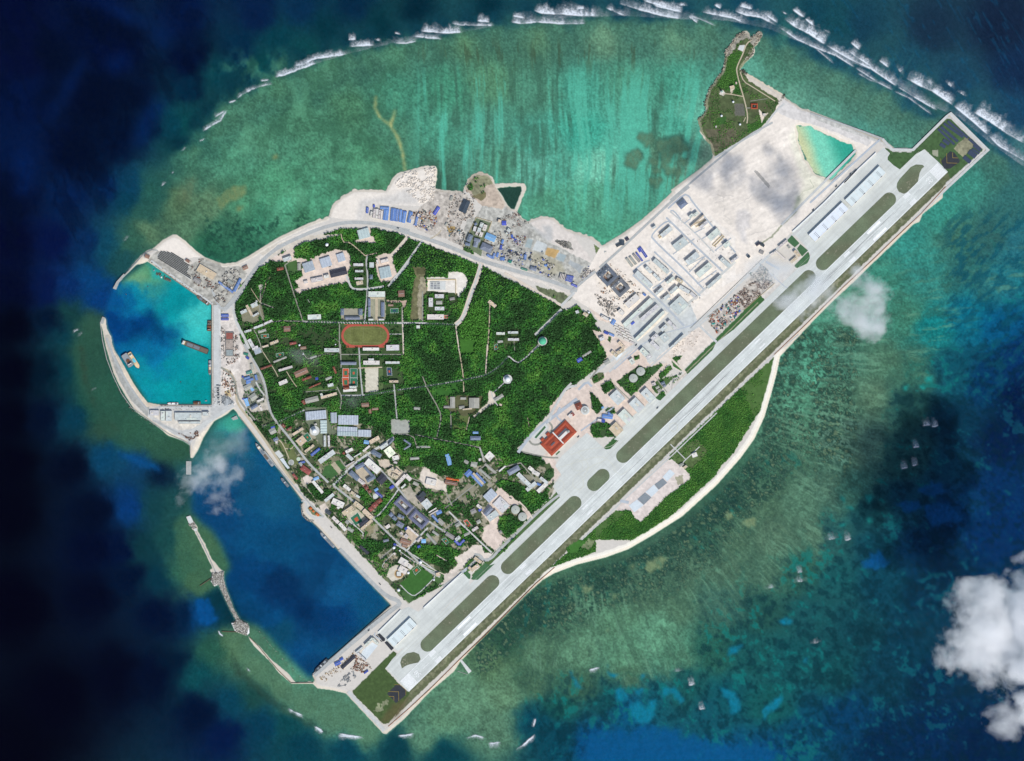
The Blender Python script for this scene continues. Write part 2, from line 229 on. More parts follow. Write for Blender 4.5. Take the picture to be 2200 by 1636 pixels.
SP[inpoly(BASIN_N, SP[:, 0], SP[:, 1]) & (SP[:, 4] < 160), 2:] *= 1.15
_m = inpoly(BASIN_N, SP[:, 0], SP[:, 1]); CN = idw(SP[_m], cgx, cgy)
def sea_color(X, Y):
    wx = (fbm(X / 34, Y / 34, 3, 4) - .5) * 60; wy = (fbm(X / 34, Y / 34, 9, 4) - .5) * 60
    c = bil(CO, -200, -200, 10, X + wx * .55, Y + wy * .55)
    n1 = fbm(X / 16, Y / 16, 1, 5); n2 = vn(X / 3.1, Y / 3.1, 5)
    g = c[..., 1]; flat = ss(80, 125, g)
    c = c * (1 + ((.34 - .2 * ss(900, 1000, X) * ss(540, 480, Y)) * (n1 - .5) + .30 * (n2 - .5))[..., None] * (0.35 + .65 * flat)[..., None])
    # wind-swept streaks across the northern lagoon
    xx = X + 26 * (fbm(X / 210, Y / 210, 2, 2) - .5) + (Y - 260) * (.10 * ss(1250, 1500, X) * 1.6 - .06 * ss(1050, 800, X))
    st = .5 * fbm(xx / 15, Y / 170, 4, 5) + .5 * fbm(xx / 5.5, Y / 90, 9, 4); sb = fbm(xx / 40, Y / 260, 6, 3)
    m = ss(850, 960, X) * ss(1560, 1500, X) * ss(70, 120, Y) * ss(520, 400, Y)
    c = mixc(c, (84, 186, 168), m * ss(.50, .62, st * .6 + sb * .4) * .85 * ss(110, 200, Y))
    c = mixc(c, (58, 104, 90), m * ss(.50, .37, st * .65 + sb * .35) * .66 * (0.45 + .55 * ss(.4, .6, fbm(X / 20, Y / 50, 8, 3))))
    c = mixc(c, (62, 82, 62), m * ss(.56, .7, fbm(xx / 9, Y / 60, 10, 4)) * .7 * ss(190, 90, Y))
    mw = ss(430, 520, X) * ss(900, 800, X) * ss(90, 140, Y) * ss(520, 400, Y)
    c = mixc(c, (54, 104, 84), mw * ss(.5, .7, fbm(X / 30, Y / 46, 12, 5)) * .5)
    c = mixc(c, (96, 172, 142), mw * ss(.55, .75, fbm(X / 46, Y / 60, 13, 5)) * .45)
    ms = ss(1560, 1640, X) * ss(100, 130, Y) * ss(330, 290, Y) * ss(2010, 1950, X)
    a = X * .6 + Y * .8
    c = mixc(c, (84, 170, 156), ms * ss(.5, .75, fbm((X * .87 + Y * .5) / 5, a / 60, 14, 4)) * .12)
    # dark coral speckle west beach
    ma = ss(425, 450, X) * ss(700, 640, X) * ss(440, 475, Y) * ss(620, 580, Y)
    c = mixc(c, (34, 76, 62), ma * ss(.48, .60, fbm(X / 5, Y / 5, 15, 4)) * .8 * ss(.30, .5, fbm(X / 44, Y / 26, 16, 2)))
    # round coral heads off the east and south beaches
    def heads(cell, sd, lo, hi):
        px = X / cell + 1.2 * (fbm(X / (cell * 2.4), Y / (cell * 2.4), sd, 3) - .5); py = Y / cell + 1.2 * (fbm(X / (cell * 2.4), Y / (cell * 2.4), sd + 2, 3) - .5)
        jx = np.floor(px); jy = np.floor(py); best = np.full(X.shape, 9., np.float32); rid = np.zeros(X.shape, np.float32)
        for dx in (-1, 0, 1):
            for dy in (-1, 0, 1):
                cx, cy = jx + dx, jy + dy; d = np.hypot(px - cx - vn(cx + .001, cy + .001, sd + 4), py - cy - vn(cx + .001, cy + .001, sd + 5)); rr = vn(cx + .001, cy + .001, sd + 6)
                d = d / (lo + hi * rr ** 1.5); k = d < best; best[k] = d[k]; rid[k] = rr[k]
        return best + .9 * (fbm(X / 4.2, Y / 4.2, sd + 1, 4) - .5), rid
    d2 = np.abs(X - 1735) / 125; me = ss(1, .72, d2 + .35 * (fbm(X / 40, Y / 40, 3, 3) - .5)) * ss(690, 720, Y) * ss(1080, 960, Y)
    db = DB(X, Y)
    mh = np.maximum(me, ss(12, 22, db) * ss(150, 80, db + 50 * (fbm(X / 36, Y / 36, 5, 3) - .5)) * ss(1060, 1120, X) * ss(700, 790, Y) * ss(1720, 1660, X))
    mh = np.maximum(mh, ss(1010, 1030, X) * ss(1150, 1080, X) * ss(1480, 1430, Y) * ss(70, 40, np.abs((X - 1040) * .7 + (Y - 1380) * .72)))
    for cell, sd, lo, hi, th_, op in ((17., 16, .12, .62, .40, .85), (9., 11, .16, .55, .36, .8), (5., 7, .2, .5, .40, .6)):
        best, rid = heads(cell, sd, lo, hi); dens = ss(th_, th_ + .1, fbm(X / 48, Y / 48, sd + 3, 3)) * mh
        c = mixc(c, (40, 72, 62), ss(1.05, .82, best) * dens * op)
        c = mixc(c, (110, 138, 112), ss(.5, .38, best) * dens * ss(.6, .7, rid) * .7)
    c = mixc(c, (40, 72, 60), mh * ss(.5, .62, fbm(X / 8, Y / 8, 22, 4)) * .6 * ss(120, 30, db))
    # ragged sand channels and ridges on the outer south-east slope, running away from the shore
    th = np.arctan2(Y - 760, X - 1180); r = np.hypot(X - 1180, Y - 760)
    wv = fbm(X / 22, Y / 22, 13, 4) - .5
    sr = fbm(th * 74 + wv * 2.5, r / 20 + wv * 2, 11, 5); so_ = fbm(X / 12 + wv * 2, Y / 12, 23, 5); bg_ = fbm(X / 80, Y / 80, 14, 3)
    mo = ss(440, 540, r) * ss(-.35, -.1, th) * ss(1.75, 1.55, th)
    dk = ss(122, 90, g) * mo
    mxn = .5 * sr + .5 * so_
    c = mixc(c, (8, 40, 50), dk * ss(.52, .38, mxn) * .42)
    tq = np.stack([18 + 0 * X, 58 + .70 * g, 82 + .46 * g], -1)
    k = dk * np.maximum(ss(.60, .65, mxn + .30 * (bg_ - .5)) * .62, ss(.53, .60, mxn) * .10); c = c * (1 - k[..., None]) + tq * k[..., None]
    lg = mo * ss(96, 116, g) * ss(330, 430, r)
    c = mixc(c, (104, 160, 138), lg * ss(.54, .70, fbm(th * 120 + wv * 1.5, r / 60, 5, 4)) * .5 * ss(.36, .56, bg_))
    c = mixc(c, (56, 92, 80), lg * ss(.46, .34, fbm(th * 90 + wv * 2, r / 36, 2, 4)) * .34)
    c = mixc(c, (60, 104, 92), ss(1480, 1560, X) * ss(2010, 1950, X) * ss(60, 90, Y) * ss(300, 240, Y) * 0 * g)
    # far east: short ridges
    me2 = ss(2000, 2060, X) * ss(420, 500, Y) * ss(900, 800, Y)
    c = mixc(c, (16, 80, 98), me2 * ss(.5, .62, fbm((X + Y) / 11, (X - Y) / 36, 7, 4)) * .6)
    mn = ss(1700, 1800, X + Y * 0) * ss(260, 190, Y - (X - 1850) * .45) * ss(96, 80, g)
    c = mixc(c, (16, 84, 122), mn * ss(.6, .72, fbm((X * .5 + Y * .87) / 34 + wv * 2, (X * .87 - Y * .5) / 6, 9, 4)) * .3)
    mn = ss(60, 40, g) * ss(520, 430, X) * ss(620, 520, Y)
    c = mixc(c, (2, 10, 30), mn * ss(.5, .6, fbm((X * .5 + Y * .87) / 80 , (X * .87 - Y * .5) / 22 + wv * 1.5, 6, 4)) * .3)
    # dark reef rim just outside the western flats
    for poly, rgb, op, wob, soft in SEAPOLY:
        P = np.array(poly); x0, y0 = P.min(0) - 14; x1, y1 = P.max(0) + 14
        if X.ndim == 2:
            ix = np.where((X[0] >= x0) & (X[0] <= x1))[0]; iy = np.where((Y[:, 0] >= y0) & (Y[:, 0] <= y1))[0]
            if len(ix) < 2 or len(iy) < 2: continue
            sl_ = (slice(iy[0], iy[-1] + 1), slice(ix[0], ix[-1] + 1))
        xs_, ys_ = X[sl_], Y[sl_]
        w1 = (fbm(xs_ / 11, ys_ / 11, 3, 4) - .5) * wob * 3; w2 = (fbm(xs_ / 11, ys_ / 11, 8, 4) - .5) * wob * 3
        mk = inpoly(poly, xs_ + w1, ys_ + w2).astype(np.float32)
        mk = blur(mk, max(1, int(soft / 2)))
        c[sl_] = mixc(c[sl_], np.array(rgb), np.clip(mk * op * (.72 + 1.1 * (fbm(xs_ / 5, ys_ / 9, 4, 4) - .22)), 0, 1))
    bn = inpoly(BASIN_N, X, Y); bs = inpoly(BASIN_S, X, Y)
    f1 = fbm(X / 60, Y / 40, 4, 4)
    cn = bil(CN, -200, -200, 10, X + wx, Y + wy) * (1 + .16 * (f1 - .5))[..., None]
    cs = bil(CS, -200, -200, 10, X + wx, Y + wy) * (1 + .22 * (f1 - .5))[..., None]
    bn = blur(bn.astype(np.float32), 2)[..., None]; bs = blur(bs.astype(np.float32), 3)[..., None]; c = c * (1 - bn) + cn * bn; c = c * (1 - bs) + cs * bs
    V0 = inpoly(POND1, X, Y); c[V0] = (40, 72, 62)
    p2 = inpoly([(a_ , b_) for a_, b_ in POND2], X + (fbm(X / 9, Y / 9, 2, 3) - .5) * 9, Y + (fbm(X / 9, Y / 9, 6, 3) - .5) * 9)
    q = ss(1715, 1835, X + (330 - Y) * .35 + 12 * (f1 - .5)); pc = mixc(mixc(np.broadcast_to(np.float32((196, 214, 176)), c.shape), (118, 216, 198), ss(0, .35, q)), (52, 168, 152), ss(.5, 1, q))
    c[p2] = pc[p2]
    k = ss(70, 120, c[..., 1]); c = c * np.stack([1 + .07 * k, 1 + 0 * k, 1 - .05 * k], -1)
    return np.clip(c, 1, 255)
_SB = pstr("1166,1246 1190,1232 1240,1213 1300,1198 1350,1180 1400,1151 1466,1109 1539,1043 1591,984 1620,944 1642,896 1657,845 1668,804 1676,766 1700,740 1746,691 1792,645")
def DB(X, Y):
    return segdist(_SB, X, Y)[0]
GX, GY = np.meshgrid(xs, ys)
scol = sea_color(np.clip(GX, -190, 2390), np.clip(GY, -190, 1826))
dep = -(1.3 + 3 * ss(120, 25, blur(scol[..., 1], 5)))
dep += (fbm(GX / 14, GY / 14, 11, 3) - .5) * np.minimum(.8, -dep * .2)
wx, wy = (GX - 1100) * U, (818 - GY) * U
def gridfaces(ny, nx, keep=None):
    idx = np.arange(ny * nx).reshape(ny, nx)
    F = np.stack([idx[:-1, :-1], idx[1:, :-1], idx[1:, 1:], idx[:-1, 1:]], -1).reshape(-1, 4)
    return F if keep is None else F[keep.reshape(-1)]
sm = npmesh('seabed', np.stack([wx, wy, dep], -1).reshape(-1, 3), gridfaces(len(ys), len(xs)), lin(scol.reshape(-1, 3)))
m_sea = bpy.data.materials.new('sea_floor'); m_sea.use_nodes = True
n = m_sea.node_tree; n.nodes.clear(); ou = n.nodes.new('ShaderNodeOutputMaterial'); df = n.nodes.new('ShaderNodeBsdfDiffuse'); at = n.nodes.new('ShaderNodeAttribute'); at.attribute_name = 'Col'
ge = n.nodes.new('ShaderNodeNewGeometry'); col = at.outputs['Color']
for s_, a_ in ((.16, .13), (.05, .08)):
    t = n.nodes.new('ShaderNodeTexNoise'); t.inputs['Scale'].default_value = s_; t.inputs['Detail'].default_value = 3; n.links.new(ge.outputs['Position'], t.inputs['Vector'])
    r = n.nodes.new('ShaderNodeMapRange'); r.inputs[1].default_value = .3; r.inputs[2].default_value = .7; r.inputs[3].default_value = 1 - a_; r.inputs[4].default_value = 1 + a_; n.links.new(t.outputs[0], r.inputs[0])
    x = n.nodes.new('ShaderNodeVectorMath'); x.operation = 'SCALE'; n.links.new(col, x.inputs[0]); n.links.new(r.outputs[0], x.inputs['Scale']); col = x.outputs[0]
n.links.new(col, df.inputs[0]); n.links.new(df.outputs[0], ou.inputs[0])
tag(link('seabed', sm, m_sea), kind='structure')
# water surface
wm = mesh('water', [(-9000, -9000, 0), (9000, -9000, 0), (9000, 9000, 0), (-9000, 9000, 0)], [(0, 1, 2, 3)])
m_w = bpy.data.materials.new('water_surface'); m_w.use_nodes = True; n = m_w.node_tree; n.nodes.clear()
ou = n.nodes.new('ShaderNodeOutputMaterial'); tr = n.nodes.new('ShaderNodeBsdfTransparent'); gl = n.nodes.new('ShaderNodeBsdfGlossy'); mx = n.nodes.new('ShaderNodeMixShader')
fr = n.nodes.new('ShaderNodeFresnel'); fr.inputs[0].default_value = 1.2; gl.inputs['Roughness'].default_value = .12
ge = n.nodes.new('ShaderNodeNewGeometry'); no = n.nodes.new('ShaderNodeTexNoise'); no.inputs['Scale'].default_value = .05; no.inputs['Detail'].default_value = 5
bp = n.nodes.new('ShaderNodeBump'); bp.inputs['Strength'].default_value = .5; bp.inputs['Distance'].default_value = 1.2
n.links.new(ge.outputs['Position'], no.inputs['Vector']); n.links.new(no.outputs[0], bp.inputs['Height']); n.links.new(bp.outputs[0], gl.inputs['Normal'])
n.links.new(fr.outputs[0], mx.inputs[0]); n.links.new(tr.outputs[0], mx.inputs[1]); n.links.new(gl.outputs[0], mx.inputs[2]); n.links.new(mx.outputs[0], ou.inputs[0])
tag(link('water', wm, m_w), kind='structure')
# ---------------------------------------------------------------- the island's ground
lx = np.arange(196, 2150, 1.25, dtype=np.float32); ly = np.arange(50, 1600, 1.25, dtype=np.float32)
LX, LY = np.meshgrid(lx, ly)
w1 = (fbm(LX / 7, LY / 7, 1, 3) - .5); w2 = (fbm(LX / 7, LY / 7, 5, 3) - .5)
rough_m = ss(960, 900, LY) * 0 + 1
land = inpoly(LAND, LX, LY)
nat = inpoly(pstr("650,340 1190,340 1310,540 1100,620 700,560"), LX, LY) | inpoly(pstr("1490,40 1660,40 1740,240 1500,345"), LX, LY)
land = np.where(nat, inpoly(LAND, LX + w1 * 7, LY + w2 * 7), land)
land &= ~inpoly(POND1, LX + w1 * 4, LY + w2 * 4) & ~inpoly(POND2, LX + w1 * 7, LY + w2 * 7)
land |= inpoly(RUB, LX + w1 * 2, LY + w2 * 2)
for b in BRK: land |= inpoly(b, LX + w1 * 2, LY + w2 * 2)
lm = blur(land.astype(np.float32), 1)
soft = blur(land.astype(np.float32), 5)
LC = np.empty(LX.shape + (3,), np.float32); LC[:] = (206, 200, 189)
FOREST = np.zeros(LX.shape, np.float32)      # planting density
def region(P, pad):
    P = np.array(P); a = P.min(0) - pad; b = P.max(0) + pad
    i0, i1 = max(0, int((a[0] - 196) / 1.25)), min(len(lx), int((b[0] - 196) / 1.25) + 2)
    j0, j1 = max(0, int((a[1] - 50) / 1.25)), min(len(ly), int((b[1] - 50) / 1.25) + 2)
    return slice(j0, j1), slice(i0, i1)
def paint(P, rgb, wob=4.0, op=1.0, mott=.1, forest=None, soften=0):
    s = region(P, 8 + soften * 2); x, y = LX[s] + w1[s] * wob, LY[s] + w2[s] * wob
    m = inpoly(P, x, y).astype(np.float32)
    if soften: m = blur(m, soften)
    if rgb is not None:
        t = 1 + mott * 2 * (fbm(x / 5, y / 5, 9, 4) - .5)
        LC[s] = LC[s] * (1 - (m * op)[..., None]) + np.float32(rgb) * t[..., None] * (m * op)[..., None]
    if forest is not None: FOREST[s] = np.where(m > .5, forest, FOREST[s])
def pline(P, w, rgb, wob=2.0, op=1.0, mott=.08, forest=0.0):
    s = region(P, w + 8); x, y = LX[s] + w1[s] * wob, LY[s] + w2[s] * wob
    m = ss(w / 2 + .7, w / 2 - .7, segdist(P, x, y)[0])
    t = 1 + mott * 2 * (fbm(x / 5, y / 5, 9, 4) - .5)
    if rgb is not None: LC[s] = LC[s] * (1 - (m * op)[..., None]) + np.float32(rgb) * t[..., None] * (m * op)[..., None]
    if forest is not None: FOREST[s] = np.where(m > .4, forest, FOREST[s])
SAND = (226, 217, 206); PALE = (214, 209, 200); PINK = (216, 199, 184); GREYD = (176, 174, 167); CON = (200, 203, 199); OLIVE = (98, 104, 78); GRASS = (62, 92, 56); FLOOR = (44, 66, 38)
# interior woodland floor, then everything cut out of it
paint(pstr("505,665 512,620 540,585 570,570 600,545 640,528 690,505 735,492 770,492 810,492 850,500 880,512 930,530 1020,566 1036,572 1200,655 1215,668 1240,655 1300,720 1304,775 1230,830 1150,920 1110,965 1195,1000 1185,1060 1150,1095 1085,1185 1000,1232 890,1290 868,1280 840,1240 760,1150 690,1090 655,1062 610,995 560,930 528,885 545,830 530,770 512,705"), FLOOR, 5, forest=1.0)
paint(pstr("1215,668 1240,655 1262,690 1300,720 1290,760 1200,700"), FLOOR, 5, forest=.9)
V(480, 460)
paint(z("540,530 620,490 700,460 780,400 830,390 830,500 920,520 1000,540 1200,450 1300,420 1420,420 1480,470 1490,620 1470,700 1480,800 1290,830 1150,860 1000,890 850,930 830,890 900,860 820,790 930,740 920,580 840,560 700,560 600,560"), PINK, 7, forest=0)
paint(z("380,420 900,260 1380,230 1330,260 900,350 600,480 560,540 520,520"), (205, 196, 180), 8, forest=0)
paint(z("840,390 1180,290 1370,255 1390,300 1480,330 1480,440 1300,415 1180,435 960,515 850,510"), FLOOR, 5, forest=1)
paint(z("700,580 860,540 890,680 760,720"), (74, 104, 60), 2, forest=.12)
paint(z("1560,190 1720,160 1740,260 1800,330 1760,350 1600,330 1530,330 1580,290"), PINK, 6, forest=0)
paint(z("1780,510 1880,460 1980,470 1990,580 2040,700 1980,760 1920,800 1820,790 1790,640"), PINK, 6, forest=0)
paint(z("1500,560 1680,480 1690,880 1560,860 1490,800"), (70, 88, 56), 3, forest=.45)
paint(z("200,1110 450,1060 490,1230 230,1310"), (132, 130, 108), 2, forest=.05)
paint(z("410,830 470,830 450,900 420,900"), (190, 186, 172), 1, forest=0)
paint(z("260,1370 900,1280 780,1600 480,1636 330,1560"), (72, 84, 56), 3, forest=.5)
paint(z("1370,1280 1960,1280 1960,1580 1370,1580"), (70, 96, 54), 1, forest=0)
paint(z("1950,1290 2100,1290 2100,1520 1950,1500"), (66, 94, 56), 1, forest=.1)
paint(z("1690,960 1900,900 1900,1250 1690,1250"), (150, 150, 128), 1, forest=0)
paint(z("1380,1110 1640,1110 1640,1250 1380,1250"), (158, 154, 136), 1, forest=0)
paint(z("1900,1010 2150,1010 2140,1080 2110,1110 2090,1040 1920,1040"), (186, 164, 146), 1, forest=0)
paint(z("1900,1050 2090,1050 2090,1250 1900,1250"), (60, 84, 48), 1, forest=.45)
V(840, 460)
paint(z("420,740 560,735 660,750 670,680 760,675 830,690 870,720 905,780 860,890 810,930 800,990 830,1010 760,950 420,950"), (228, 221, 208), 5, forest=0)
paint(z("240,620 410,630 400,740 420,900 370,1000 400,1240 225,1250 250,900 290,720"), (112, 110, 80), 5, forest=.0, mott=.25)
paint(z("300,640 390,630 400,700 300,710"), (88, 88, 62), 2, forest=0)
paint(z("340,740 420,740 420,900 370,940 380,1240 330,1250 310,1000"), (176, 166, 144), 9, op=.7, mott=.3)
paint(z("800,1470 1000,1480 970,1636 820,1636"), (66, 112, 46), 4, forest=.0)
paint(z("410,900 780,930 780,1180 700,1260 410,1250"), (64, 80, 52), 3, forest=.55)
paint(z("1680,840 2160,960 2010,1060 1720,900"), (104, 112, 84), 6, forest=.12, mott=.3)
paint(z("1230,1360 1510,1350 1520,1500 1240,1636 1190,1600"), (74, 90, 56), 3, forest=.5)
V(840, 740)
paint(z("0,880 120,880 215,890 220,1040 100,1050 0,1040"), (164, 166, 156), 2, forest=0)
paint(z("720,830 910,830 900,1000 720,1000"), (92, 108, 62), 3, forest=.25)
paint(z("560,470 860,440 850,560 480,640"), (58, 104, 46), 5, forest=.35)
paint(z("640,600 1070,600 1070,790 860,850 640,760"), (92, 94, 66), 3, forest=.25)
paint(z("1150,540 1210,560 1230,700 1160,720 960,870 960,840 1130,690"), (214, 204, 186), 4, forest=0)
paint(z("1095,1315 1160,1250 1370,1420 1280,1500"), (96, 108, 62), 1, forest=0)
# the harbour-side town
paint(pstr("600,905 700,898 800,915 850,955 870,1000 960,1008 1060,975 1120,1000 1195,1002 1188,1060 1130,1120 1085,1182 1000,1230 860,1282 690,1098 652,1062 590,965"), (84, 92, 66), 5, op=.85, forest=.48)
_tp = pstr("600,905 700,898 800,915 850,955 870,1000 960,1008 1060,975 1120,1000 1195,1002 1188,1060 1130,1120 1085,1182 1000,1230 860,1282 690,1098 652,1062 590,965"); s = region(_tp, 2); x, y = LX[s], LY[s]
m = inpoly(_tp, x, y) * ss(.53, .60, .6 * fbm(x / 13, y / 13, 8, 3) + .4 * fbm((x + y) / 5, (x - y) / 5, 3, 2)); LC[s] = LC[s] * (1 - .8 * m[..., None]) + np.float32((178, 168, 148)) * .8 * m[..., None]; FOREST[s] = np.where(m > .4, .06, FOREST[s])
paint(pstr("515,690 600,700 735,700 735,890 640,905 560,850 540,800"), (64, 80, 52), 5, op=.7, forest=.62)
paint(pstr("735,700 860,700 870,850 735,850"), (70, 88, 56), 3, op=.8, forest=.3)
V(480, 740)
paint(z("520,580 900,520 960,600 880,760 560,780 540,680"), FLOOR, 4, forest=1.2)
paint(z("1000,520 1340,470 1350,530 1100,560 960,560"), (80, 106, 58), 2, forest=.05)
paint(z("1655,275 1815,275 1815,560 1665,565"), (204, 198, 178), 1, forest=0)
paint(z("1600,300 1650,300 1650,560 1620,560"), (92, 112, 70), 1, forest=.1); paint(z("1820,290 1870,290 1870,550 1820,550"), (92, 112, 70), 1, forest=.1)
paint(z("640,1130 800,1180 900,1400 760,1420"), (104, 112, 72), 3, forest=.05)
paint(z("1010,990 1060,940 1130,1000 1120,1080 1060,1110 1010,1070"), (170, 164, 140), 2, forest=0)
paint(z("960,740 1210,740 1270,1000 1740,1020 1740,1100 1330,1060 1240,1060 1240,1210 1160,1210 960,900"), (110, 118, 96), 2, forest=.0)
V(560, 940)
paint(z("640,290 900,220 1000,330 900,440 760,470 730,400"), (124, 122, 98), 3, forest=.12)
paint(z("750,340 820,320 915,430 820,490 720,440"), (68, 104, 60), 1, forest=0); paint(z("865,285 915,265 1000,360 950,390"), (68, 108, 60), 1, forest=0); paint(z("820,320 865,285 950,390 915,430"), (176, 166, 140), 1, forest=0)
paint(z("470,470 560,440 640,500 560,550 480,540"), (220, 208, 194), 5, forest=0)
paint(z("1370,250 1500,260 1550,330 1440,370 1380,320"), (204, 190, 170), 6, forest=0)
paint(z("1110,380 1240,330 1350,470 1240,560 1130,470"), (186, 174, 152), 3, forest=0)
paint(z("1480,380 1600,330 1720,440 1600,500 1490,440"), (196, 184, 164), 4, forest=0)
paint(z("1880,400 1930,330 2010,330 2070,420 2060,470 2180,560 2181,640 1930,590 1860,500"), (216, 204, 188), 5, forest=0)
paint(z("1660,620 1760,580 1900,760 1960,860 1900,880 1700,700"), (190, 180, 164), 6, op=.8, forest=.05)
paint(z("1580,760 1660,690 1980,960 1880,1080"), (150, 150, 146), 2, forest=0)
paint(z("1000,900 1130,840 1260,960 1180,1060 1040,980"), (190, 182, 160), 1, forest=0)
paint(z("1650,1180 1720,1060 1860,1150 1740,1290 1640,1260"), (196, 180, 158), 4, forest=.03)
paint(z("690,800 760,760 800,860 760,900 700,860"), (212, 200, 184), 4, forest=0)
paint(z("1230,1010 1330,990 1330,1120 1240,1160"), (150, 140, 112), 5, op=.8, forest=.2)
V(560, 940)
for s_ in ("500,560 620,560 700,640 650,740 560,640", "1380,760 1500,640 1560,800 1490,900 1360,980 1330,940", "1060,1190 1300,1190 1480,1260 1420,1330 1300,1420 1150,1280", "640,700 760,590 830,640 720,760", "1180,560 1300,680 1250,780 1150,700"): paint(z(s_), FLOOR, 6, forest=.82)
V(880, 960)
for s_ in ("20,1140 330,1160 480,1190 600,1220 560,1290 440,1450 380,1420 130,1300 20,1240", "1000,430 1100,390 1260,420 1380,520 1600,540 1640,620 1420,800 1280,650 1100,520", "150,180 400,60 820,100 860,200 640,280 600,380 340,330 150,220", "1060,110 1340,80 1560,120 1500,240 1290,190 1120,240", "600,930 720,960 850,1080 760,1130 620,1080"): paint(z(s_), FLOOR, 6, forest=.9)
paint(z("840,770 960,640 1040,480 1110,520 1220,600 1370,750 1440,830 1380,860 1300,680 1190,690 1080,800 1050,900 1020,960 1060,1030 1140,1080 1100,1120 1000,1230 960,1190 850,1090 870,960 930,900"), PINK, 5, forest=0)
paint(z("1060,830 1190,790 1270,860 1390,850 1160,1070 1070,1000 1030,920"), (60, 92, 48), 4, forest=.8)
paint(z("530,1300 700,1200 760,1150 840,1150 880,1240 1000,1260 1060,1260 930,1380 860,1340 770,1260 620,1420 480,1530 400,1600 330,1636 430,1500 560,1380"), (218, 206, 192), 6, forest=0)
paint(z("530,590 690,430 800,480 640,660"), (140, 136, 116), 2, forest=.04); paint(z("600,560 690,490 690,540 620,600"), (96, 104, 72), 2, forest=0)
paint(z("1560,120 1640,40 1780,320 1640,450 1600,430 1700,310 1690,260 1590,190"), PINK, 4, forest=0)
paint(z("1570,210 1640,190 1670,250 1620,270"), (84, 100, 66), 1, forest=0); paint(z("1600,270 1690,260 1690,350 1640,400 1570,340"), (64, 92, 56), 2, forest=.4)
paint(z("1280,330 1440,340 1560,450 1420,520 1260,400"), (150, 146, 128), 4, op=.8, forest=.1)
paint(z("1480,330 1640,400 1560,560 1440,470"), (160, 156, 136), 4, op=.8, forest=.1)
V(660, 1180)
paint(z("900,130 1040,40 1080,110 930,260 890,220"), (160, 152, 128), 5, forest=.2, mott=.25)
paint(z("780,200 880,200 940,330 960,420 1090,470 1180,530 1190,650 1060,520 960,420"), (120, 126, 90), 4, op=.7, forest=.15)
paint(z("1085,400 1180,330 1200,240 1290,190 1470,300 1470,350 1270,540 1210,540"), (62, 104, 50), 1, forest=0)
paint(z("1300,130 1600,280 1600,380 1280,560 1200,640 1060,500 1100,440 1230,550 1480,400 1500,330"), (74, 104, 62), 3, forest=.06)
paint(z("960,230 1050,180 1160,260 1110,340 1000,380 930,320"), (206, 198, 180), 2, forest=0)
paint(z("1360,690 1600,440 1600,290 1810,260 1380,700"), (206, 196, 182), 5, forest=0)
# waterfront strip
V(480, 740)
paint(z("0,0 250,0 320,120 420,300 480,460 500,600 540,800 640,930 560,960 470,980 300,760 180,640 150,420 20,300"), (206, 196, 184), 4, op=.9, forest=.0, mott=.15)
paint(z("200,380 420,330 500,560 480,680 280,760 230,640 250,560"), (112, 116, 104), 4, op=.8, forest=.2, mott=.25)
paint(z("330,800 520,770 620,920 460,960"), (80, 92, 64), 4, op=.9, forest=.45)
paint(z("460,1010 560,1100 900,1500 960,1636 840,1636 640,1350 470,1100"), (118, 120, 92), 3, op=.8, forest=.25)
V(560, 940)
paint(z("340,380 480,480 600,650 740,900 620,700 500,560"), (196, 186, 168), 4, op=.8, forest=.1)
paint(z("545,830 600,790 730,930 610,910"), (120, 126, 92), 1, forest=.3)
# north shore works, sand spits
V(700, 320)
paint(z("40,800 100,640 330,480 520,475 700,490 730,440 830,290 920,260 1150,205 1300,195 1310,310 1270,470 1220,600 1110,670 640,660 560,660 470,720 420,830 200,830"), (228, 219, 205), 2, mott=.05)
paint(z("400,600 760,550 1000,460 1080,560 1070,650 640,660 560,640 470,720 410,850 350,820 380,700"), (202, 198, 190), 6, op=.8, soften=3)
V(700, 320)
paint(z("1110,690 1220,600 1270,490 1440,500 1620,500 1700,640 1740,800 1600,840 1540,1010 1650,1180 1430,1060 1230,1010 1030,930 1020,740"), (184, 176, 164), 6, mott=.3)
paint(z("1620,450 1700,310 1800,270 1900,290 1980,420 2000,470 2100,640 2110,700 1980,760 1800,640 1700,560"), (186, 170, 152), 5, mott=.2)
paint(z("1640,430 1740,310 1900,310 1960,400 1840,470 1860,560 1800,600 1680,480"), (128, 130, 100), 9, op=.85, mott=.3, forest=.1)
paint(z("1700,560 1860,500 1880,560 1820,610"), (118, 112, 82), 5, mott=.2)
V(960, 340)
paint(z("340,690 420,560 640,600 700,560 800,650 960,750 1180,980 1740,1260 1600,1480 1540,1560 1300,1440 900,1310 570,1190 420,1150 200,1000 180,900 240,720"), (176, 174, 164), 4, mott=.28)
paint(z("1000,720 1080,695 1190,695 1300,750 1380,830 1500,920 1740,1260 1500,1140 1250,990 1080,860 960,740"), (214, 205, 194), 5, mott=.08)
paint(z("940,770 1180,980 1240,960 1230,800 1100,780 1180,900"), (182, 182, 178), 5, op=.8, soften=2)
paint(z("1290,960 1440,980 1480,1080 1380,1050 1270,980"), (140, 138, 128), 8, mott=.4)
paint(z("1180,1050 1320,1080 1260,1180 1150,1130"), (190, 158, 106), 3, mott=.12); paint(z("1310,1110 1400,1140 1370,1220 1280,1190"), (160, 172, 172), 2, mott=.05); paint(z("950,940 1010,960 980,1060 910,1040"), (158, 170, 168), 2)
paint(z("1060,960 1180,1020 1140,1110 1000,1080"), (196, 200, 196), 3); paint(z("1440,1200 1600,1270 1560,1350 1420,1230"), (166, 170, 168), 4); paint(z("0,800 100,800 100,860 20,880"), (160, 136, 90), 4, mott=.15)
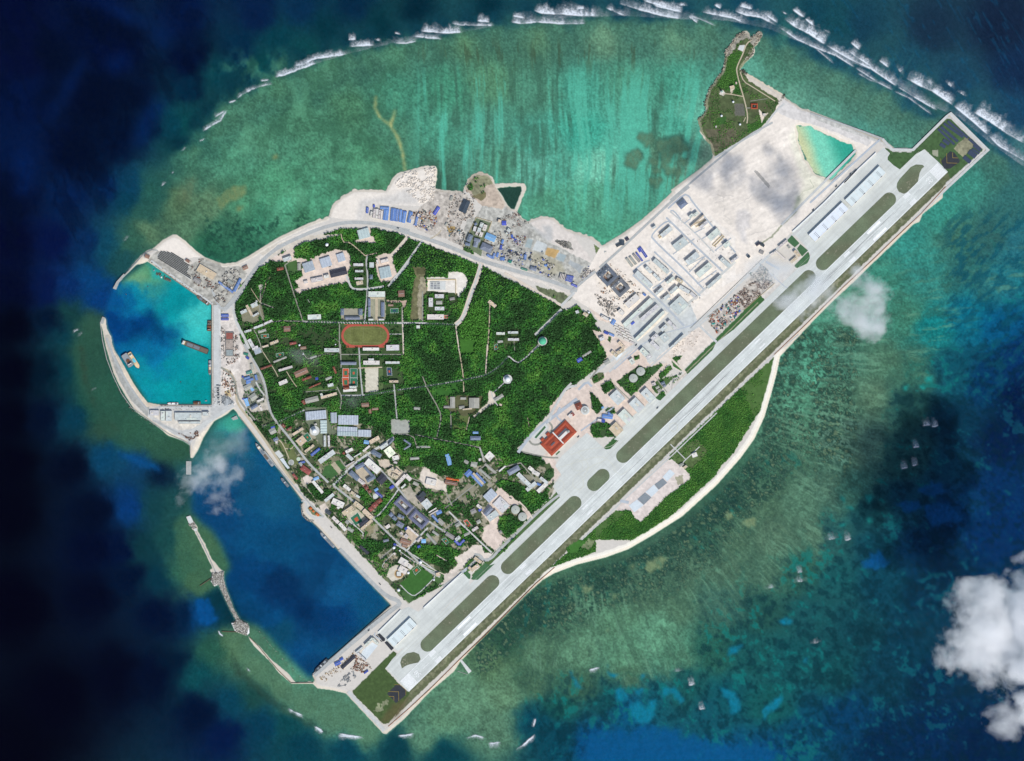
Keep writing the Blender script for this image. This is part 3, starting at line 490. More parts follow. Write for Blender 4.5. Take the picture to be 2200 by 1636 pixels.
paint(z("1000,1090 1300,1200 1400,1320 1200,1380 1000,1230"), (170, 164, 138), 8, op=.7, soften=2)
paint(z("1720,1010 1820,1080 1750,1130"), (104, 120, 78), 2)
paint(z("200,1040 330,1080 310,1130 190,1080"), (66, 92, 56), 2, forest=.5)
paint(z("340,700 520,760 450,940 400,1150 200,1030 250,880"), (110, 122, 96), 1, mott=.1)
V(1180, 400)
paint(z("270,1290 420,1200 500,1220 640,1330 860,1470 900,1560 800,1636 560,1560 440,1400"), PINK, 5, forest=0, mott=.15)
paint(z("540,960 690,900 1000,1080 1200,1300 1100,1500 900,1480 700,1330 540,1180"), (190, 178, 164), 5, forest=0, mott=.2)
paint(z("700,880 1180,640 1220,760 980,1000 860,980"), (186, 187, 183), 4)
paint(z("560,910 860,720 1100,480 1440,120 1560,20 1600,60 1200,480 900,780 620,960"), (176, 175, 170), 4)
# barracks plain and reclaimed land
paint(pstr("1290,530 1340,505 1450,408 1530,345 1670,225 1880,305 1700,500 1560,640 1480,700 1420,760 1310,690 1230,640"), (230, 220, 206), 2, mott=.06)
paint(z("980,1040 1180,640 1400,440 1590,90 2181,600 2181,1100 1800,1300 1560,1620 1380,1440"), (230, 222, 210), 3, mott=.09)
V(1180, 640)
paint(z("860,320 1200,0 1650,60 1760,330 1560,450 1180,790 1010,560 900,420"), (196, 199, 195), 3, mott=.08)
paint(z("1010,470 1340,150 1410,180 1050,540"), (228, 220, 204), 2)
paint(z("500,370 700,420 1000,560 640,900 480,1000 300,1030 120,1150 0,1280 0,1636 700,1636 900,1480 1180,1200 1400,760 1180,780 1000,540 800,640 640,720 680,680"), PINK, 5, mott=.1, forest=0)
paint(z("1180,780 1570,440 1800,330 1960,520 1570,890 1330,740"), (222, 210, 196), 6, mott=.1)
paint(z("1430,700 1560,680 1500,760 1570,880 1440,790"), (70, 108, 58), 8, forest=.1)
paint(z("1150,820 1300,770 1330,800 1210,920 1130,850"), GRASS, 5, forest=.5); paint(z("1270,900 1420,790 1450,840 1320,950"), (66, 92, 52), 5, forest=.4)
paint(z("900,890 1050,800 1160,830 1200,930 1100,1020 960,1160 830,1030 780,990"), (60, 88, 52), 4, forest=.55)
paint(z("600,1030 720,960 770,1060 650,1130"), (54, 84, 48), 4, forest=.9); paint(z("470,1090 560,1170 640,1290 560,1360 510,1300"), (58, 86, 50), 4, forest=.8); paint(z("640,1290 760,1280 780,1360 680,1340"), (60, 86, 52), 4, forest=.7)
paint(z("500,1470 680,1450 800,1636 520,1636 480,1560"), (64, 86, 54), 5, forest=.65)
paint(z("1210,990 1350,940 1570,880 1400,1130 1300,1160 1200,1060"), (80, 104, 64), 4, forest=.15)
paint(z("470,900 640,870 640,940 520,1020"), (96, 106, 74), 4, forest=.3); paint(z("990,680 1060,670 1060,720 1000,730"), (70, 96, 56), 4, forest=.4)
paint(z("690,450 730,460 720,530 680,500"), (66, 96, 56), 4, forest=.5); paint(z("200,150 480,170 560,290 420,310 150,220"), (70, 92, 56), 6, forest=.6)
V(1480, 480)
paint(z("200,1100 540,850 860,470 1000,640 1000,700 640,1020 340,1310"), (186, 178, 166), 5, mott=.35)
# reclaimed sand plain
V(1440, 260)
paint(z("1460,50 1520,300 1600,560 1880,700 1500,1000 1480,900 1560,760 1480,500 1400,200"), (226, 222, 200), 12, op=.9, soften=4)
paint(z("780,1060 880,1040 960,1100 920,1180 940,1250 880,1260 900,1440 840,1400 760,1200"), (208, 202, 196), 6, soften=2, op=.8)
paint(z("1480,880 1520,900 1490,1060 1440,1090"), (150, 160, 130), 10, op=.6, soften=2); pline(z("1060,1440 1200,1350 1300,1230 1480,1060"), 3, (132, 138, 110), 4, op=.8); pline(z("1500,900 1560,830 1680,780 1640,690"), 1.6, (178, 180, 156), 3, op=.7)
paint(z("975,590 1000,575 1030,600 1170,760 1150,790"), (160, 156, 148), 1.5, op=.8)
for s_ in ("480,880 560,860 640,900", "520,960 620,940 640,880 740,880", "640,1000 620,1100 700,1150", "780,1000 960,870", "940,1330 1100,1290 1250,1230"): pline(z(s_), 1.6, (198, 190, 180), 5, op=.6, forest=None)
V(1480, 40)
paint(z("1130,930 1330,1060 1900,1280 2181,1400 2100,1500 1950,1440 1800,1370 1600,1290 1400,1230 1180,1170 1010,1090"), (210, 205, 198), 4, mott=.1)
# peninsula
paint(z("560,190 650,140 690,150 850,140 860,190 830,260 770,340 740,440 660,520 600,600 690,690 1080,920 1020,1060 930,1190 840,1290 600,1440 300,1620 200,1420 130,1300 90,1190 210,1080 185,980 240,820 410,600 430,440 410,400 500,300"), (84, 96, 64), 6, mott=.25, forest=.38)
paint(z("560,190 650,140 690,150 860,140 860,190 830,260 770,340 740,440 700,480 760,330 700,230 600,250 500,420 430,440 410,400 500,300"), (150, 146, 132), 8, mott=.35, forest=0)
paint(z("470,420 600,380 640,400 560,560 600,900 330,800 440,560"), (62, 100, 48), 5, forest=.62); paint(z("330,1170 440,1150 430,1240 300,1250"), (62, 98, 50), 4, forest=.6); paint(z("680,1240 940,1180 840,1290 700,1340"), (62, 98, 50), 4, forest=.6)
paint(z("640,680 1000,880 1010,960 900,960 740,800 640,720"), (86, 100, 64), 4, forest=.15); paint(z("660,940 960,1010 960,1100 700,1100"), (86, 92, 64), 4, forest=.2)
paint(z("200,1300 560,1290 560,1450 320,1560 220,1420"), (98, 96, 76), 6, mott=.3, forest=.25)
paint(z("590,320 660,310 640,400 570,360"), (190, 182, 166), 2); paint(z("620,590 690,640 700,680 1100,930 1060,960 850,830 700,730"), (208, 198, 182), 4, forest=0)
paint(z("820,1060 860,1110 935,1110 880,1150 850,1230 830,1130"), (220, 206, 190), 3, forest=0); paint(z("480,810 540,800 510,880 490,870"), (196, 188, 172), 1, forest=0); paint(z("360,850 400,840 430,880 400,910 360,890"), (206, 200, 188), 1, forest=0)
paint(z("530,1000 640,1000 660,1140 540,1140"), (110, 110, 98), 2, forest=.1)
# harbour north quay, breakwater and yards
V(200, 500)
paint(z("640,335 760,210 1130,380 1320,290 1530,370 1760,400 1800,480 1660,740 1490,960 1390,850 1215,740 830,470"), (172, 169, 158), 4, mott=.28)
paint(z("720,180 820,90 980,30 1090,100 1210,220 1310,275 1140,300 1080,310 860,215 760,215"), (232, 222, 208), 3, mott=.03)
paint(z("1480,370 1680,350 1760,400 1640,380 1530,390"), (222, 212, 196), 4); paint(z("500,370 560,280 640,330 610,365"), (224, 212, 192), 3)
paint(z("1390,850 1495,900 1495,1636 1388,1636"), (206, 207, 202), 1, mott=.06); paint(z("1495,960 1660,960 1740,1260 1760,1450 1700,1636 1495,1636"), (212, 203, 192), 5, mott=.2)
V(200, 720)
paint(z("1388,0 1495,0 1500,380 1490,800 1640,840 1250,1130 1130,1290 760,1070 640,960 640,890 780,822 1388,822"), (192, 192, 187), 2, mott=.12)
paint(z("1495,380 1700,400 1660,600 1680,800 1640,850 1500,800"), (216, 207, 195), 5, mott=.2); paint(z("1500,720 1560,700 1660,800 1560,830 1510,800"), (160, 164, 164), 4, mott=.2)
paint(z("1540,660 1600,640 1620,720 1560,720"), (196, 178, 136), 4)
paint(z("670,930 790,930 790,1010 930,1010 940,890 960,1010 1270,1020 1240,1090 1000,1120 820,1040"), (206, 200, 188), 3, mott=.15)
paint(z("130,0 190,0 300,280 420,560 520,720 660,830 640,960 440,760 300,520 200,260"), (164, 164, 157), 2, mott=.15)
paint(z("205,120 230,170 330,330 430,480 520,640 640,790 780,800 770,830 620,850 500,700 400,540 300,330"), (218, 204, 182), 3)
paint(z("760,1070 860,1110 1050,1230 870,1190 800,1120"), (226, 216, 198), 2); paint(z("1240,1160 1400,1060 1290,1220 1160,1440 1140,1440 1180,1300"), (222, 212, 194), 3)
# runway surroundings
RA = (868.0, 1476.0); RD = (0.7197, -0.6942); RN = (0.6942, 0.7197)
def RF(s, t): return (RA[0] + RD[0] * s + RN[0] * t, RA[1] + RD[1] * s + RN[1] * t)
paint([RF(-20, 12), RF(1640, 12), RF(1640, 31), RF(900, 33), RF(-60, 33)], (98, 104, 76), 3, mott=.2, forest=0)
for a_, b_ in ((0, 640), (640, 1280), (1200, 1560)): paint([RF(a_, 17), RF(b_, 17), RF(b_, 24), RF(a_, 24)], (164, 158, 132), 14, op=.36, mott=.4)
paint([RF(-2, -75), RF(1500, -75), RF(1500, -58), RF(-2, -58)], (206, 200, 190), 3)
paint([RF(640, -72), RF(840, -72), RF(840, -60), RF(640, -60)], (62, 98, 56), 3)
paint([RF(905, -72), RF(1135, -76), RF(1135, -60), RF(905, -60)], (64, 100, 58), 3); pline([RF(880, -65), RF(1120, -66)], 1.4, (186, 170, 146))
paint([RF(270, -72), RF(560, -74), RF(560, -60), RF(270, -60)], (78, 104, 62), 3)
V(640, 1290)
paint(z("640,1060 1120,590 1160,620 1140,680 1020,800 1170,960 1310,1090 1070,1440 1000,1450 650,1100"), (72, 92, 54), 3, mott=.16)
paint(z("1100,1230 1320,1110 1180,1350 1050,1440 960,1420"), (104, 84, 60), 10, op=.5, soften=3); paint(z("870,1290 1050,1160 1080,1190 930,1320"), (176, 170, 146), 14, op=.55, mott=.4)
paint(z("560,1090 620,1090 1000,1480 1060,1480 1500,1060 1900,690 2181,400 2181,430 1900,740 1560,1070 1060,1530 1020,1560 980,1530"), (196, 192, 182), 2)
V(1740, 220)
paint(z("880,530 960,560 1210,570 1590,190 1660,190 2030,540 2010,600 1640,900 1610,815 1340,550 1115,775 1060,790 1000,775 900,680 905,620"), (72, 98, 62), 3, mott=.18)
paint(z("1680,540 1830,400 1930,500 1790,650"), (140, 138, 112), 4, mott=.3); paint(z("1430,560 1500,560 1500,640 1440,620"), (190, 182, 166), 2, op=.7)
paint(z("1200,545 1590,170 1640,140 2080,560 1600,980 1590,950 2030,560 1640,190 1590,195 1215,570"), (196, 194, 188), 2)
paint(z("0,120 500,310 850,440 960,560 1200,560 1190,590 970,580 800,470 400,330 0,180"), (190, 188, 180), 3, mott=.2)
# south-east wood and pads
V(1400, 720, 2.72625)
paint(z("720,130 745,200 690,290 640,440 560,560 480,690 380,800 230,920 60,1060 0,1110 0,1040 30,1040 100,930 240,860 160,790 90,740 150,660 300,520 520,310"), (64, 104, 48), 4, forest=.9)
paint(z("520,310 715,130 715,230 640,440 600,480 560,380"), (82, 110, 60), 6, op=.8, forest=.25); paint(z("170,660 270,610 330,680 240,780 150,760 100,700"), (88, 106, 66), 5, forest=.1, mott=.3)
V(1140, 860)
paint(z("1010,1290 1060,1200 1560,740 1640,690 1760,760 1860,860 1890,980 1720,1020 1600,1120 1470,1290 1360,1360 1280,1430 1220,1380 1160,1290"), (216, 204, 194), 6, mott=.12, forest=0)
paint(z("1700,900 1790,880 1790,990 1720,1000"), (140, 140, 110), 8, op=.7); paint(z("600,1636 1000,1290 1170,1290 1220,1380 1290,1430 1600,1120 2181,700 2181,870 1680,1330 1300,1636"), (64, 104, 48), 4, forest=.9)
paint(z("680,1600 880,1400 1010,1290 1100,1330 1000,1420 860,1500 800,1636"), (78, 108, 58), 7, forest=.3)
V(880, 960)
paint(z("1640,1420 2181,950 2181,1230 1900,1330 1700,1400"), (64, 104, 48), 4, forest=.9)
paint(z("1830,1180 2000,1080 2060,1120 1960,1240 1860,1260"), (66, 112, 50), 5, forest=.15); paint(z("2000,1180 2100,1080 2181,1100 2100,1200"), (156, 148, 128), 8, op=.6, mott=.3, forest=.1)
# beach along the south-east shore
bd = segdist(_SB, LX + w1 * 3, LY + w2 * 3)[0]
bm = ss(13.5, 11.5, bd) * ss(1158, 1172, LX) * ss(1690, 1672, LX); LC[:] = LC * (1 - bm[..., None]) + np.float32((236, 230, 214)) * bm[..., None]
FOREST[bm > .3] = 0
paint(RUB, (150, 147, 138), 2, mott=.3)
# wind and tyre patterns on the reclaimed sand
V(1440, 260); _p = z("1130,120 1460,50 1840,710 1000,1480 220,830 700,360"); s = region(_p, 2); x, y = LX[s], LY[s]; m = inpoly(_p, x, y) * 1.0
t = 1 + m * (.10 * (fbm((x + y) / 9, (x - y) / 70, 3, 4) - .5) + .14 * (fbm(x / 60, y / 60, 6, 4) - .5) + .12 * (fbm((x - y * .4) / 26, (y + x * .4) / 5, 8, 3) - .5)); LC[s] = LC[s] * t[..., None]
pline(pstr("703,470 663,484 599,514 538,553 507,567 480,571"), 9, (234, 224, 206), 3, op=.95); pline(pstr("690,487 640,504 600,523 560,556"), 3, (228, 220, 206), 5, op=.8)
pline(pstr("1304,531 1340,507 1380,477 1412,450 1448,415"), 6, (222, 214, 200), 3, op=.8); pline(pstr("880,506 930,525 1020,563 1070,580 1170,610 1235,640"), 5, (226, 216, 202), 8, op=.8, forest=None)
pline(pstr("1606,160 1640,178 1680,202"), 7, (222, 208, 186), 2); pline(pstr("1687,214 1740,241 1832,276 1896,304"), 3, (150, 148, 140), 3, op=.7)
# thin seawall shore
for P_ in (pstr("829,1578 866,1547 926,1484 976,1442 1040,1367 1130,1278 1166,1246"), pstr("1690,748 1746,691 1847,594 1923,520 1982,460 2125,323"), pstr("2125,323 2040,242 1960,319 1921,318")):
    pline(P_, 9, (196, 190, 178), 3, op=.8)
shore = (lm > .5) & (soft < .82)
LC[shore] = LC[shore] * .55 + np.float32((214, 200, 176)) * .45
FOREST[(soft < .75)] = 0
# colours settle to sea colour below the waterline
sc2 = sea_color(LX, LY)
k = ss(.30, .62, lm)[..., None]
sc2 = sc2 * .62 + np.float32((120, 168, 146)) * .38 * ss(.02, .4, soft)[..., None] + sc2 * .38 * (1 - ss(.02, .4, soft)[..., None])
LCF = sc2 * (1 - k) + LC * k
zz = np.where(lm > .5, .15 + (GZ - .15) * ss(.5, .97, np.maximum(soft, lm * 0)), 0.15 - 2.4 * ss(.5, 0, lm))
zz = np.where((lm > .95) & (soft > .9), GZ, zz)
keep2 = (lm > .02); kf = keep2[:-1, :-1] | keep2[1:, :-1] | keep2[:-1, 1:] | keep2[1:, 1:]
F = gridfaces(len(ly), len(lx), kf)
use = np.unique(F); remap = np.zeros(LX.size, dtype=np.int32); remap[use] = np.arange(len(use))
gv = np.stack([(LX - 1100) * U, (818 - LY) * U, zz], -1).reshape(-1, 3)[use]
gm = npmesh('ground', gv, remap[F], lin(np.clip(LCF, 2, 255).reshape(-1, 3)[use]))
tag(link('ground', gm, noise_mat('ground_surface', None, .055, .09, .95)), kind='structure')
# ---------------------------------------------------------------- pavements, markings, roads
def streak_mat(name, rgb, ang, amt=.12):
    m = bpy.data.materials.new(name); m.use_nodes = True; n = m.node_tree; b = n.nodes['Principled BSDF']; b.inputs['Roughness'].default_value = .9; b.inputs['Specular IOR Level'].default_value = .1
    g = n.nodes.new('ShaderNodeNewGeometry'); mp = n.nodes.new('ShaderNodeMapping'); mp.vector_type = 'TEXTURE'; mp.inputs['Rotation'].default_value = (0, 0, ang); mp.inputs['Scale'].default_value = (260, 9, 1)
    n.links.new(g.outputs['Position'], mp.inputs[0]); a = n.nodes.new('ShaderNodeRGB'); a.outputs[0].default_value = L4(rgb); col = a.outputs[0]
    br = n.nodes.new('ShaderNodeMapping'); br.vector_type = 'TEXTURE'; br.inputs['Rotation'].default_value = (0, 0, ang); br.inputs['Scale'].default_value = (34, 34, 1)
    n.links.new(g.outputs['Position'], br.inputs[0]); bt = n.nodes.new('ShaderNodeTexBrick'); bt.offset = 0; bt.inputs['Scale'].default_value = 1; bt.inputs['Mortar Size'].default_value = .012
    bt.inputs['Brick Width'].default_value = 1; bt.inputs['Row Height'].default_value = 1; bt.inputs['Color1'].default_value = (1, 1, 1, 1); bt.inputs['Color2'].default_value = (.955, .955, .955, 1); bt.inputs['Mortar'].default_value = (.86, .86, .85, 1)
    n.links.new(br.outputs[0], bt.inputs[0])
    for vec, s, am in ((mp.outputs[0], 1.0, amt), (g.outputs['Position'], .02, amt), (g.outputs['Position'], .2, amt * .6)):
        t = n.nodes.new('ShaderNodeTexNoise'); t.inputs['Scale'].default_value = s; t.inputs['Detail'].default_value = 4; n.links.new(vec, t.inputs['Vector'])
        r = n.nodes.new('ShaderNodeMapRange'); r.inputs[1].default_value = .3; r.inputs[2].default_value = .7; r.inputs[3].default_value = 1 - am; r.inputs[4].default_value = 1 + am * .6
        n.links.new(t.outputs[0], r.inputs[0]); x = n.nodes.new('ShaderNodeVectorMath'); x.operation = 'SCALE'; n.links.new(col, x.inputs[0]); n.links.new(r.outputs[0], x.inputs['Scale']); col = x.outputs[0]
    x = n.nodes.new('ShaderNodeVectorMath'); x.operation = 'MULTIPLY'; n.links.new(col, x.inputs[0]); n.links.new(bt.outputs[0], x.inputs[1]); n.links.new(x.outputs[0], b.inputs['Base Color'])
    return m
RANG = math.radians(43.97)
M_RUN = streak_mat('runway_concrete', (212, 216, 210), RANG); M_APR = streak_mat('apron_concrete', (208, 211, 204), RANG, .09)
M_WHT = noise_mat('white_paint', (243, 243, 240), .06, .1); M_YEL = noise_mat('yellow_paint', (150, 128, 66), .1, .1); M_LINE = noise_mat('faint_line', (204, 204, 186), .06, .1)
M_ASPH = noise_mat('black_asphalt', (58, 61, 66), .12, .08)
M_GRS = noise_mat('airfield_grass', (100, 108, 84), .2, .05, scale2=.35)
def sheet(name, P, zt, mat, kind='structure', thick=0.0):
    a = 0
    for (x1, y1), (x2, y2) in zip(P, P[1:] + P[:1]): a += x1 * y2 - x2 * y1
    if a > 0: P = P[::-1]
    n = len(P); v = [(*W(*p), zt) for p in P]; f = [tuple(range(n))]
    if thick:
        v += [(*W(*p), zt - thick) for p in P]; f += [(i, i + n, (i + 1) % n + n, (i + 1) % n) for i in range(n)]
    return tag(link(name, mesh(name, v, f), mat), kind=kind)
def rect(s0, s1, t0, t1): return [RF(s0, t0), RF(s1, t0), RF(s1, t1), RF(s0, t1)]
sheet('taxiway', [RF(0, -56), RF(24, -60.5), RF(1585, -60.5), RF(1606, -55), RF(1609, -15), RF(0, -15)], GZ + .20, M_APR)
sheet('runway', rect(0, 1609, -15, 15), GZ + .26, M_RUN)
def fillet(P, r=3):
    out = []
    n = len(P)
    for i in range(n):
        a, b, c = np.array(P[i - 1]), np.array(P[i]), np.array(P[(i + 1) % n])
        d1 = (a - b); d2 = (c - b); l1 = np.linalg.norm(d1); l2 = np.linalg.norm(d2); q = min(r, l1 * .45, l2 * .45)
        p1 = b + d1 / l1 * q; p2 = b + d2 / l2 * q
        for k in range(5):
            t = k / 4; out.append(tuple((1 - t) ** 2 * p1 + 2 * t * (1 - t) * b + t * t * p2))
    return out
V(660, 1180); sheet('apron', z("822,990 1095,712 1190,675 1300,735 1365,690 1815,275 1905,355 1900,420 1700,600 1200,1110 1060,1200 910,1070"), GZ + .14, M_APR)
V(1140, 860); sheet('apron', fillet(z("360,660 660,380 790,500 880,580 1000,560 1100,640 700,1100 360,1230 340,1130 255,1010 365,880 285,770"), 3), GZ + .15, M_APR)
sheet('apron', pstr("1701,499 1730,529 1741,548 1742,562 1728,575 1750,605 1962,385 1944,368 1935,366 1920,356 1907,344 1907,338 1912,330 1898,317"), GZ + .14, M_APR)
V(1180, 640); sheet('apron', z("800,1600 900,1480 985,1380 1120,1275 1230,1165 1280,1200 1330,1210 1370,1200 1400,1145 1450,1200 900,1700 760,1660"), GZ + .13, M_APR)
V(1480, 480); sheet('apron', z("320,1400 520,1250 420,1390 330,1490 240,1560 300,1440"), GZ + .16, M_APR)
# grass islands between runway and taxiway
def stadium(s0, s1, t0=-45, t1=-15.2, n=12):
    r = (t1 - t0) / 2; c = (t0 + t1) / 2; P = []
    for k in range(n + 1): a = math.pi / 2 + math.pi * k / n; P.append(RF(s0 + r + r * math.cos(a), c + r * math.sin(a)))
    for k in range(n + 1): a = -math.pi / 2 + math.pi * k / n; P.append(RF(s1 - r + r * math.cos(a), c + r * math.sin(a)))
    return P
def grass_mat():
    m = noise_mat('airfield_grass_strip', (108, 120, 94), .16, .03, scale2=.25); n = m.node_tree; b = n.nodes['Principled BSDF']; src = b.inputs['Base Color'].links[0].from_socket
    g = n.nodes.new('ShaderNodeNewGeometry'); t = n.nodes.new('ShaderNodeTexNoise'); t.inputs['Scale'].default_value = .12; t.inputs['Detail'].default_value = 5; n.links.new(g.outputs['Position'], t.inputs['Vector'])
    t2 = n.nodes.new('ShaderNodeTexNoise'); t2.inputs['Scale'].default_value = .012; n.links.new(g.outputs['Position'], t2.inputs['Vector'])
    r = n.nodes.new('ShaderNodeMapRange'); r.inputs[1].default_value = .60; r.inputs[2].default_value = .72; n.links.new(t.outputs[0], r.inputs[0])
    r2 = n.nodes.new('ShaderNodeMapRange'); r2.inputs[1].default_value = .45; r2.inputs[2].default_value = .62; n.links.new(t2.outputs[0], r2.inputs[0])
    mu = n.nodes.new('ShaderNodeMath'); mu.operation = 'MULTIPLY'; n.links.new(r.outputs[0], mu.inputs[0]); n.links.new(r2.outputs[0], mu.inputs[1])
    mx = n.nodes.new('ShaderNodeMix'); mx.data_type = 'RGBA'; n.links.new(mu.outputs[0], mx.inputs[0]); n.links.new(src, mx.inputs[6]); mx.inputs[7].default_value = L4((190, 182, 160))
    rd = n.nodes.new('ShaderNodeMapRange'); rd.inputs[1].default_value = .35; rd.inputs[2].default_value = .6; rd.inputs[3].default_value = 0; rd.inputs[4].default_value = .55; n.links.new(t2.outputs[0], rd.inputs[0])
    m2 = n.nodes.new('ShaderNodeMix'); m2.data_type = 'RGBA'; n.links.new(rd.outputs[0], m2.inputs[0]); n.links.new(mx.outputs[2], m2.inputs[6]); m2.inputs[7].default_value = L4((98, 98, 78))
    n.links.new(m2.outputs[2], b.inputs['Base Color']); return m
M_GI = grass_mat()
for s0, s1 in ((84, 308), (324, 553), (581, 637), (668, 1252), (1264, 1492)):
    P = stadium(s0, s1)
    sheet('airfield_verge', [((x - sum(p[0] for p in P) / len(P)) * 1.0 + sum(p[0] for p in P) / len(P), y) for x, y in P], GZ + .34, M_GI)
V(660, 1180); sheet('airfield_verge', fillet(z("1110,1400 1090,1330 1110,1270 1170,1220 1250,1205 1310,1230 1330,1290 1300,1330 1200,1350 1150,1370"), 1.5), GZ + .34, M_GI)
V(1740, 220); sheet('airfield_verge', fillet(z("1020,950 1050,900 1180,760 1240,730 1320,735 1340,755 1310,780 1285,830 1265,930 1150,1050 1100,1075 1040,1050 1015,1000"), 1.5), GZ + .34, M_GI)
V(1480, 480)
M_LAWN = noise_mat('lawn', (72, 108, 74), .12, .05, scale2=.4)
sheet('lawn', z("1145,205 1205,140 1295,235 1240,285"), GZ + .3, M_LAWN); sheet('lawn', fillet(z("1265,300 1305,245 1395,320 1325,390"), .6), GZ + .3, M_LAWN)
sheet('lawn', fillet(z("1330,400 1400,330 1420,400 1390,470 1260,530 1230,500"), 4), GZ + .3, M_LAWN)
V(660, 1180); sheet('lawn', fillet(z("1815,270 1850,235 1915,300 1910,350 1890,350"), .8), GZ + .3, M_LAWN)
V(880, 960); sheet('lawn', fillet(z("690,1420 760,1480 720,1550 740,1560 800,1560 1000,1370 940,1390 880,1360 860,1390 760,1480 700,1430"), .5), GZ + .3, M_LAWN)
# runway markings
def mark(P, nm='runway_marking', mat=None, dz=.40): return sheet(nm, P, GZ + dz, mat or M_WHT)
def marks(nm, rects, mat=None, dz=.40):
    v = []; f = []
    for P in rects:
        k = len(v); v += [(*W(*p), GZ + dz) for p in P]; f.append((k + 3, k + 2, k + 1, k))
    return tag(link(nm, mesh(nm, v, f), mat or M_WHT), kind='structure')
for s0, s1 in ((3, 28), (1581, 1606)): marks('threshold_bars', [rect(s0, s1, t - .62, t + .62) for t in np.linspace(-12.4, 12.4, 12)])
marks('runway_edge_line', [rect(2, 1607, -14.2, -13.4), rect(2, 1607, 13.4, 14.2)])
marks('runway_centre_line', [rect(s, s + 17, -.3, .3) for s in np.arange(56, 1545, 29.5)])
bl = [rect(169, 207, -12, -7), rect(169, 207, 7, 12), rect(1392, 1430, -12, -7), rect(1392, 1430, 7, 12)]
for s, n_ in ((86, 4), (356, 3), (540, 2), (1054, 2), (1322, 3), (1502, 4)):
    for sg in (-1, 1):
        for k in range(n_): bl.append(rect(s, s + 16, sg * (6.6 + 1.9 * k) - .55, sg * (6.6 + 1.9 * k) + .55))
marks('touchdown_marking', bl)
SEG = {'0': "ABCDEF", '5': "AFGCD", '2': "ABGED", '3': "ABGCD"}
def digit(ch, s, t, sg, h=11.0, w=5.0, q=1.05):
    bars = {'A': (-w / 2, w / 2, h / 2 - q, h / 2), 'D': (-w / 2, w / 2, -h / 2, -h / 2 + q), 'G': (-w / 2, w / 2, -q / 2, q / 2), 'F': (-w / 2, -w / 2 + q, 0, h / 2), 'B': (w / 2 - q, w / 2, 0, h / 2), 'E': (-w / 2, -w / 2 + q, -h / 2, 0), 'C': (w / 2 - q, w / 2, -h / 2, 0)}
    return [[RF(s + sg * y0, t + sg * x0), RF(s + sg * y0, t + sg * x1), RF(s + sg * y1, t + sg * x1), RF(s + sg * y1, t + sg * x0)] for x0, x1, y0, y1 in (bars[k] for k in SEG[ch])]
for nm, chs, s, sg in (('runway_number', '05', 40, 1), ('runway_number', '23', 1568, -1)):
    R_ = []
    for k, ch in enumerate(chs): R_ += digit(ch, s, sg * (-4.2 + 8.4 * k), sg)
    o = marks(nm, R_, dz=.43)
    for p in o.data.polygons: pass
    if sg: o.data.flip_normals() if o.data.polygons[0].normal.z < 0 else None
def ringmark(cx, cy, r, w, mat, nm='ground_marking', a0=0, a1=2 * math.pi, n=40):
    P = [(cx + r * math.cos(a0 + (a1 - a0) * k / n), cy + r * math.sin(a0 + (a1 - a0) * k / n)) for k in range(n + 1)]; return road(P, w, mat, nm, dz=.44)
RZ = [0]
def ribbon(P, w):
    L, R = [], []
    for i, p in enumerate(P):
        a = np.array(P[max(i - 1, 0)]); b = np.array(P[min(i + 1, len(P) - 1)]); d = b - a; l = np.linalg.norm(d) or 1; nx, ny = -d[1] / l, d[0] / l
        k = 1.0
        if 0 < i < len(P) - 1:
            u = np.array(p) - a; v = b - np.array(p); u = u / (np.linalg.norm(u) or 1); v = v / (np.linalg.norm(v) or 1); k = min(1.5, 1 / max(.5, math.sqrt((1 + u.dot(v)) / 2)))
        L.append((p[0] + nx * w / 2 * k, p[1] + ny * w / 2 * k)); R.append((p[0] - nx * w / 2 * k, p[1] - ny * w / 2 * k))
    return L, R
def smooth(P, n=2):
    for _ in range(n):
        Q = [P[0]]
        for a, b in zip(P[:-1], P[1:]): Q += [(a[0] * .75 + b[0] * .25, a[1] * .75 + b[1] * .25), (a[0] * .25 + b[0] * .75, a[1] * .25 + b[1] * .75)]
        P = Q + [P[-1]]
    return P
def road(P, w, mat, nm='road', dz=None, forest=True):
    if dz is None: RZ[0] += 1; dz = .05 + .012 * RZ[0] % .85
    L, R = ribbon(P, w); n = len(P); v = [(*W(*p), GZ + dz) for p in L] + [(*W(*p), GZ + dz) for p in R]
    return tag(link(nm, mesh(nm, v, [(i, i + 1, i + 1 + n, i + n) for i in range(n - 1)]), mat), kind='structure')
ringmark(1447, 918, 9, .9, M_LINE); ringmark(1201, 1043, 11, .6, M_LINE); ringmark(1240, 1000, 12, .5, M_LINE)
V(1140, 860)
for s_ in ("470,640 700,560 940,560 1050,440", "300,800 560,720 860,640 1000,800", "620,900 700,760 560,620", "560,1090 640,960 560,860", "960,800 1060,900 1200,760", "640,1000 560,1060 480,1000 520,880 700,780 880,700"): road(smooth(z(s_), 3), .7, M_LINE, 'ground_marking', dz=.42)
marks('taxiway_line', [rect(40, 1590, -53.2, -52.8), rect(20, 1595, -60.2, -59.9), rect(60, 570, -45.6, -45.3)], M_LINE)
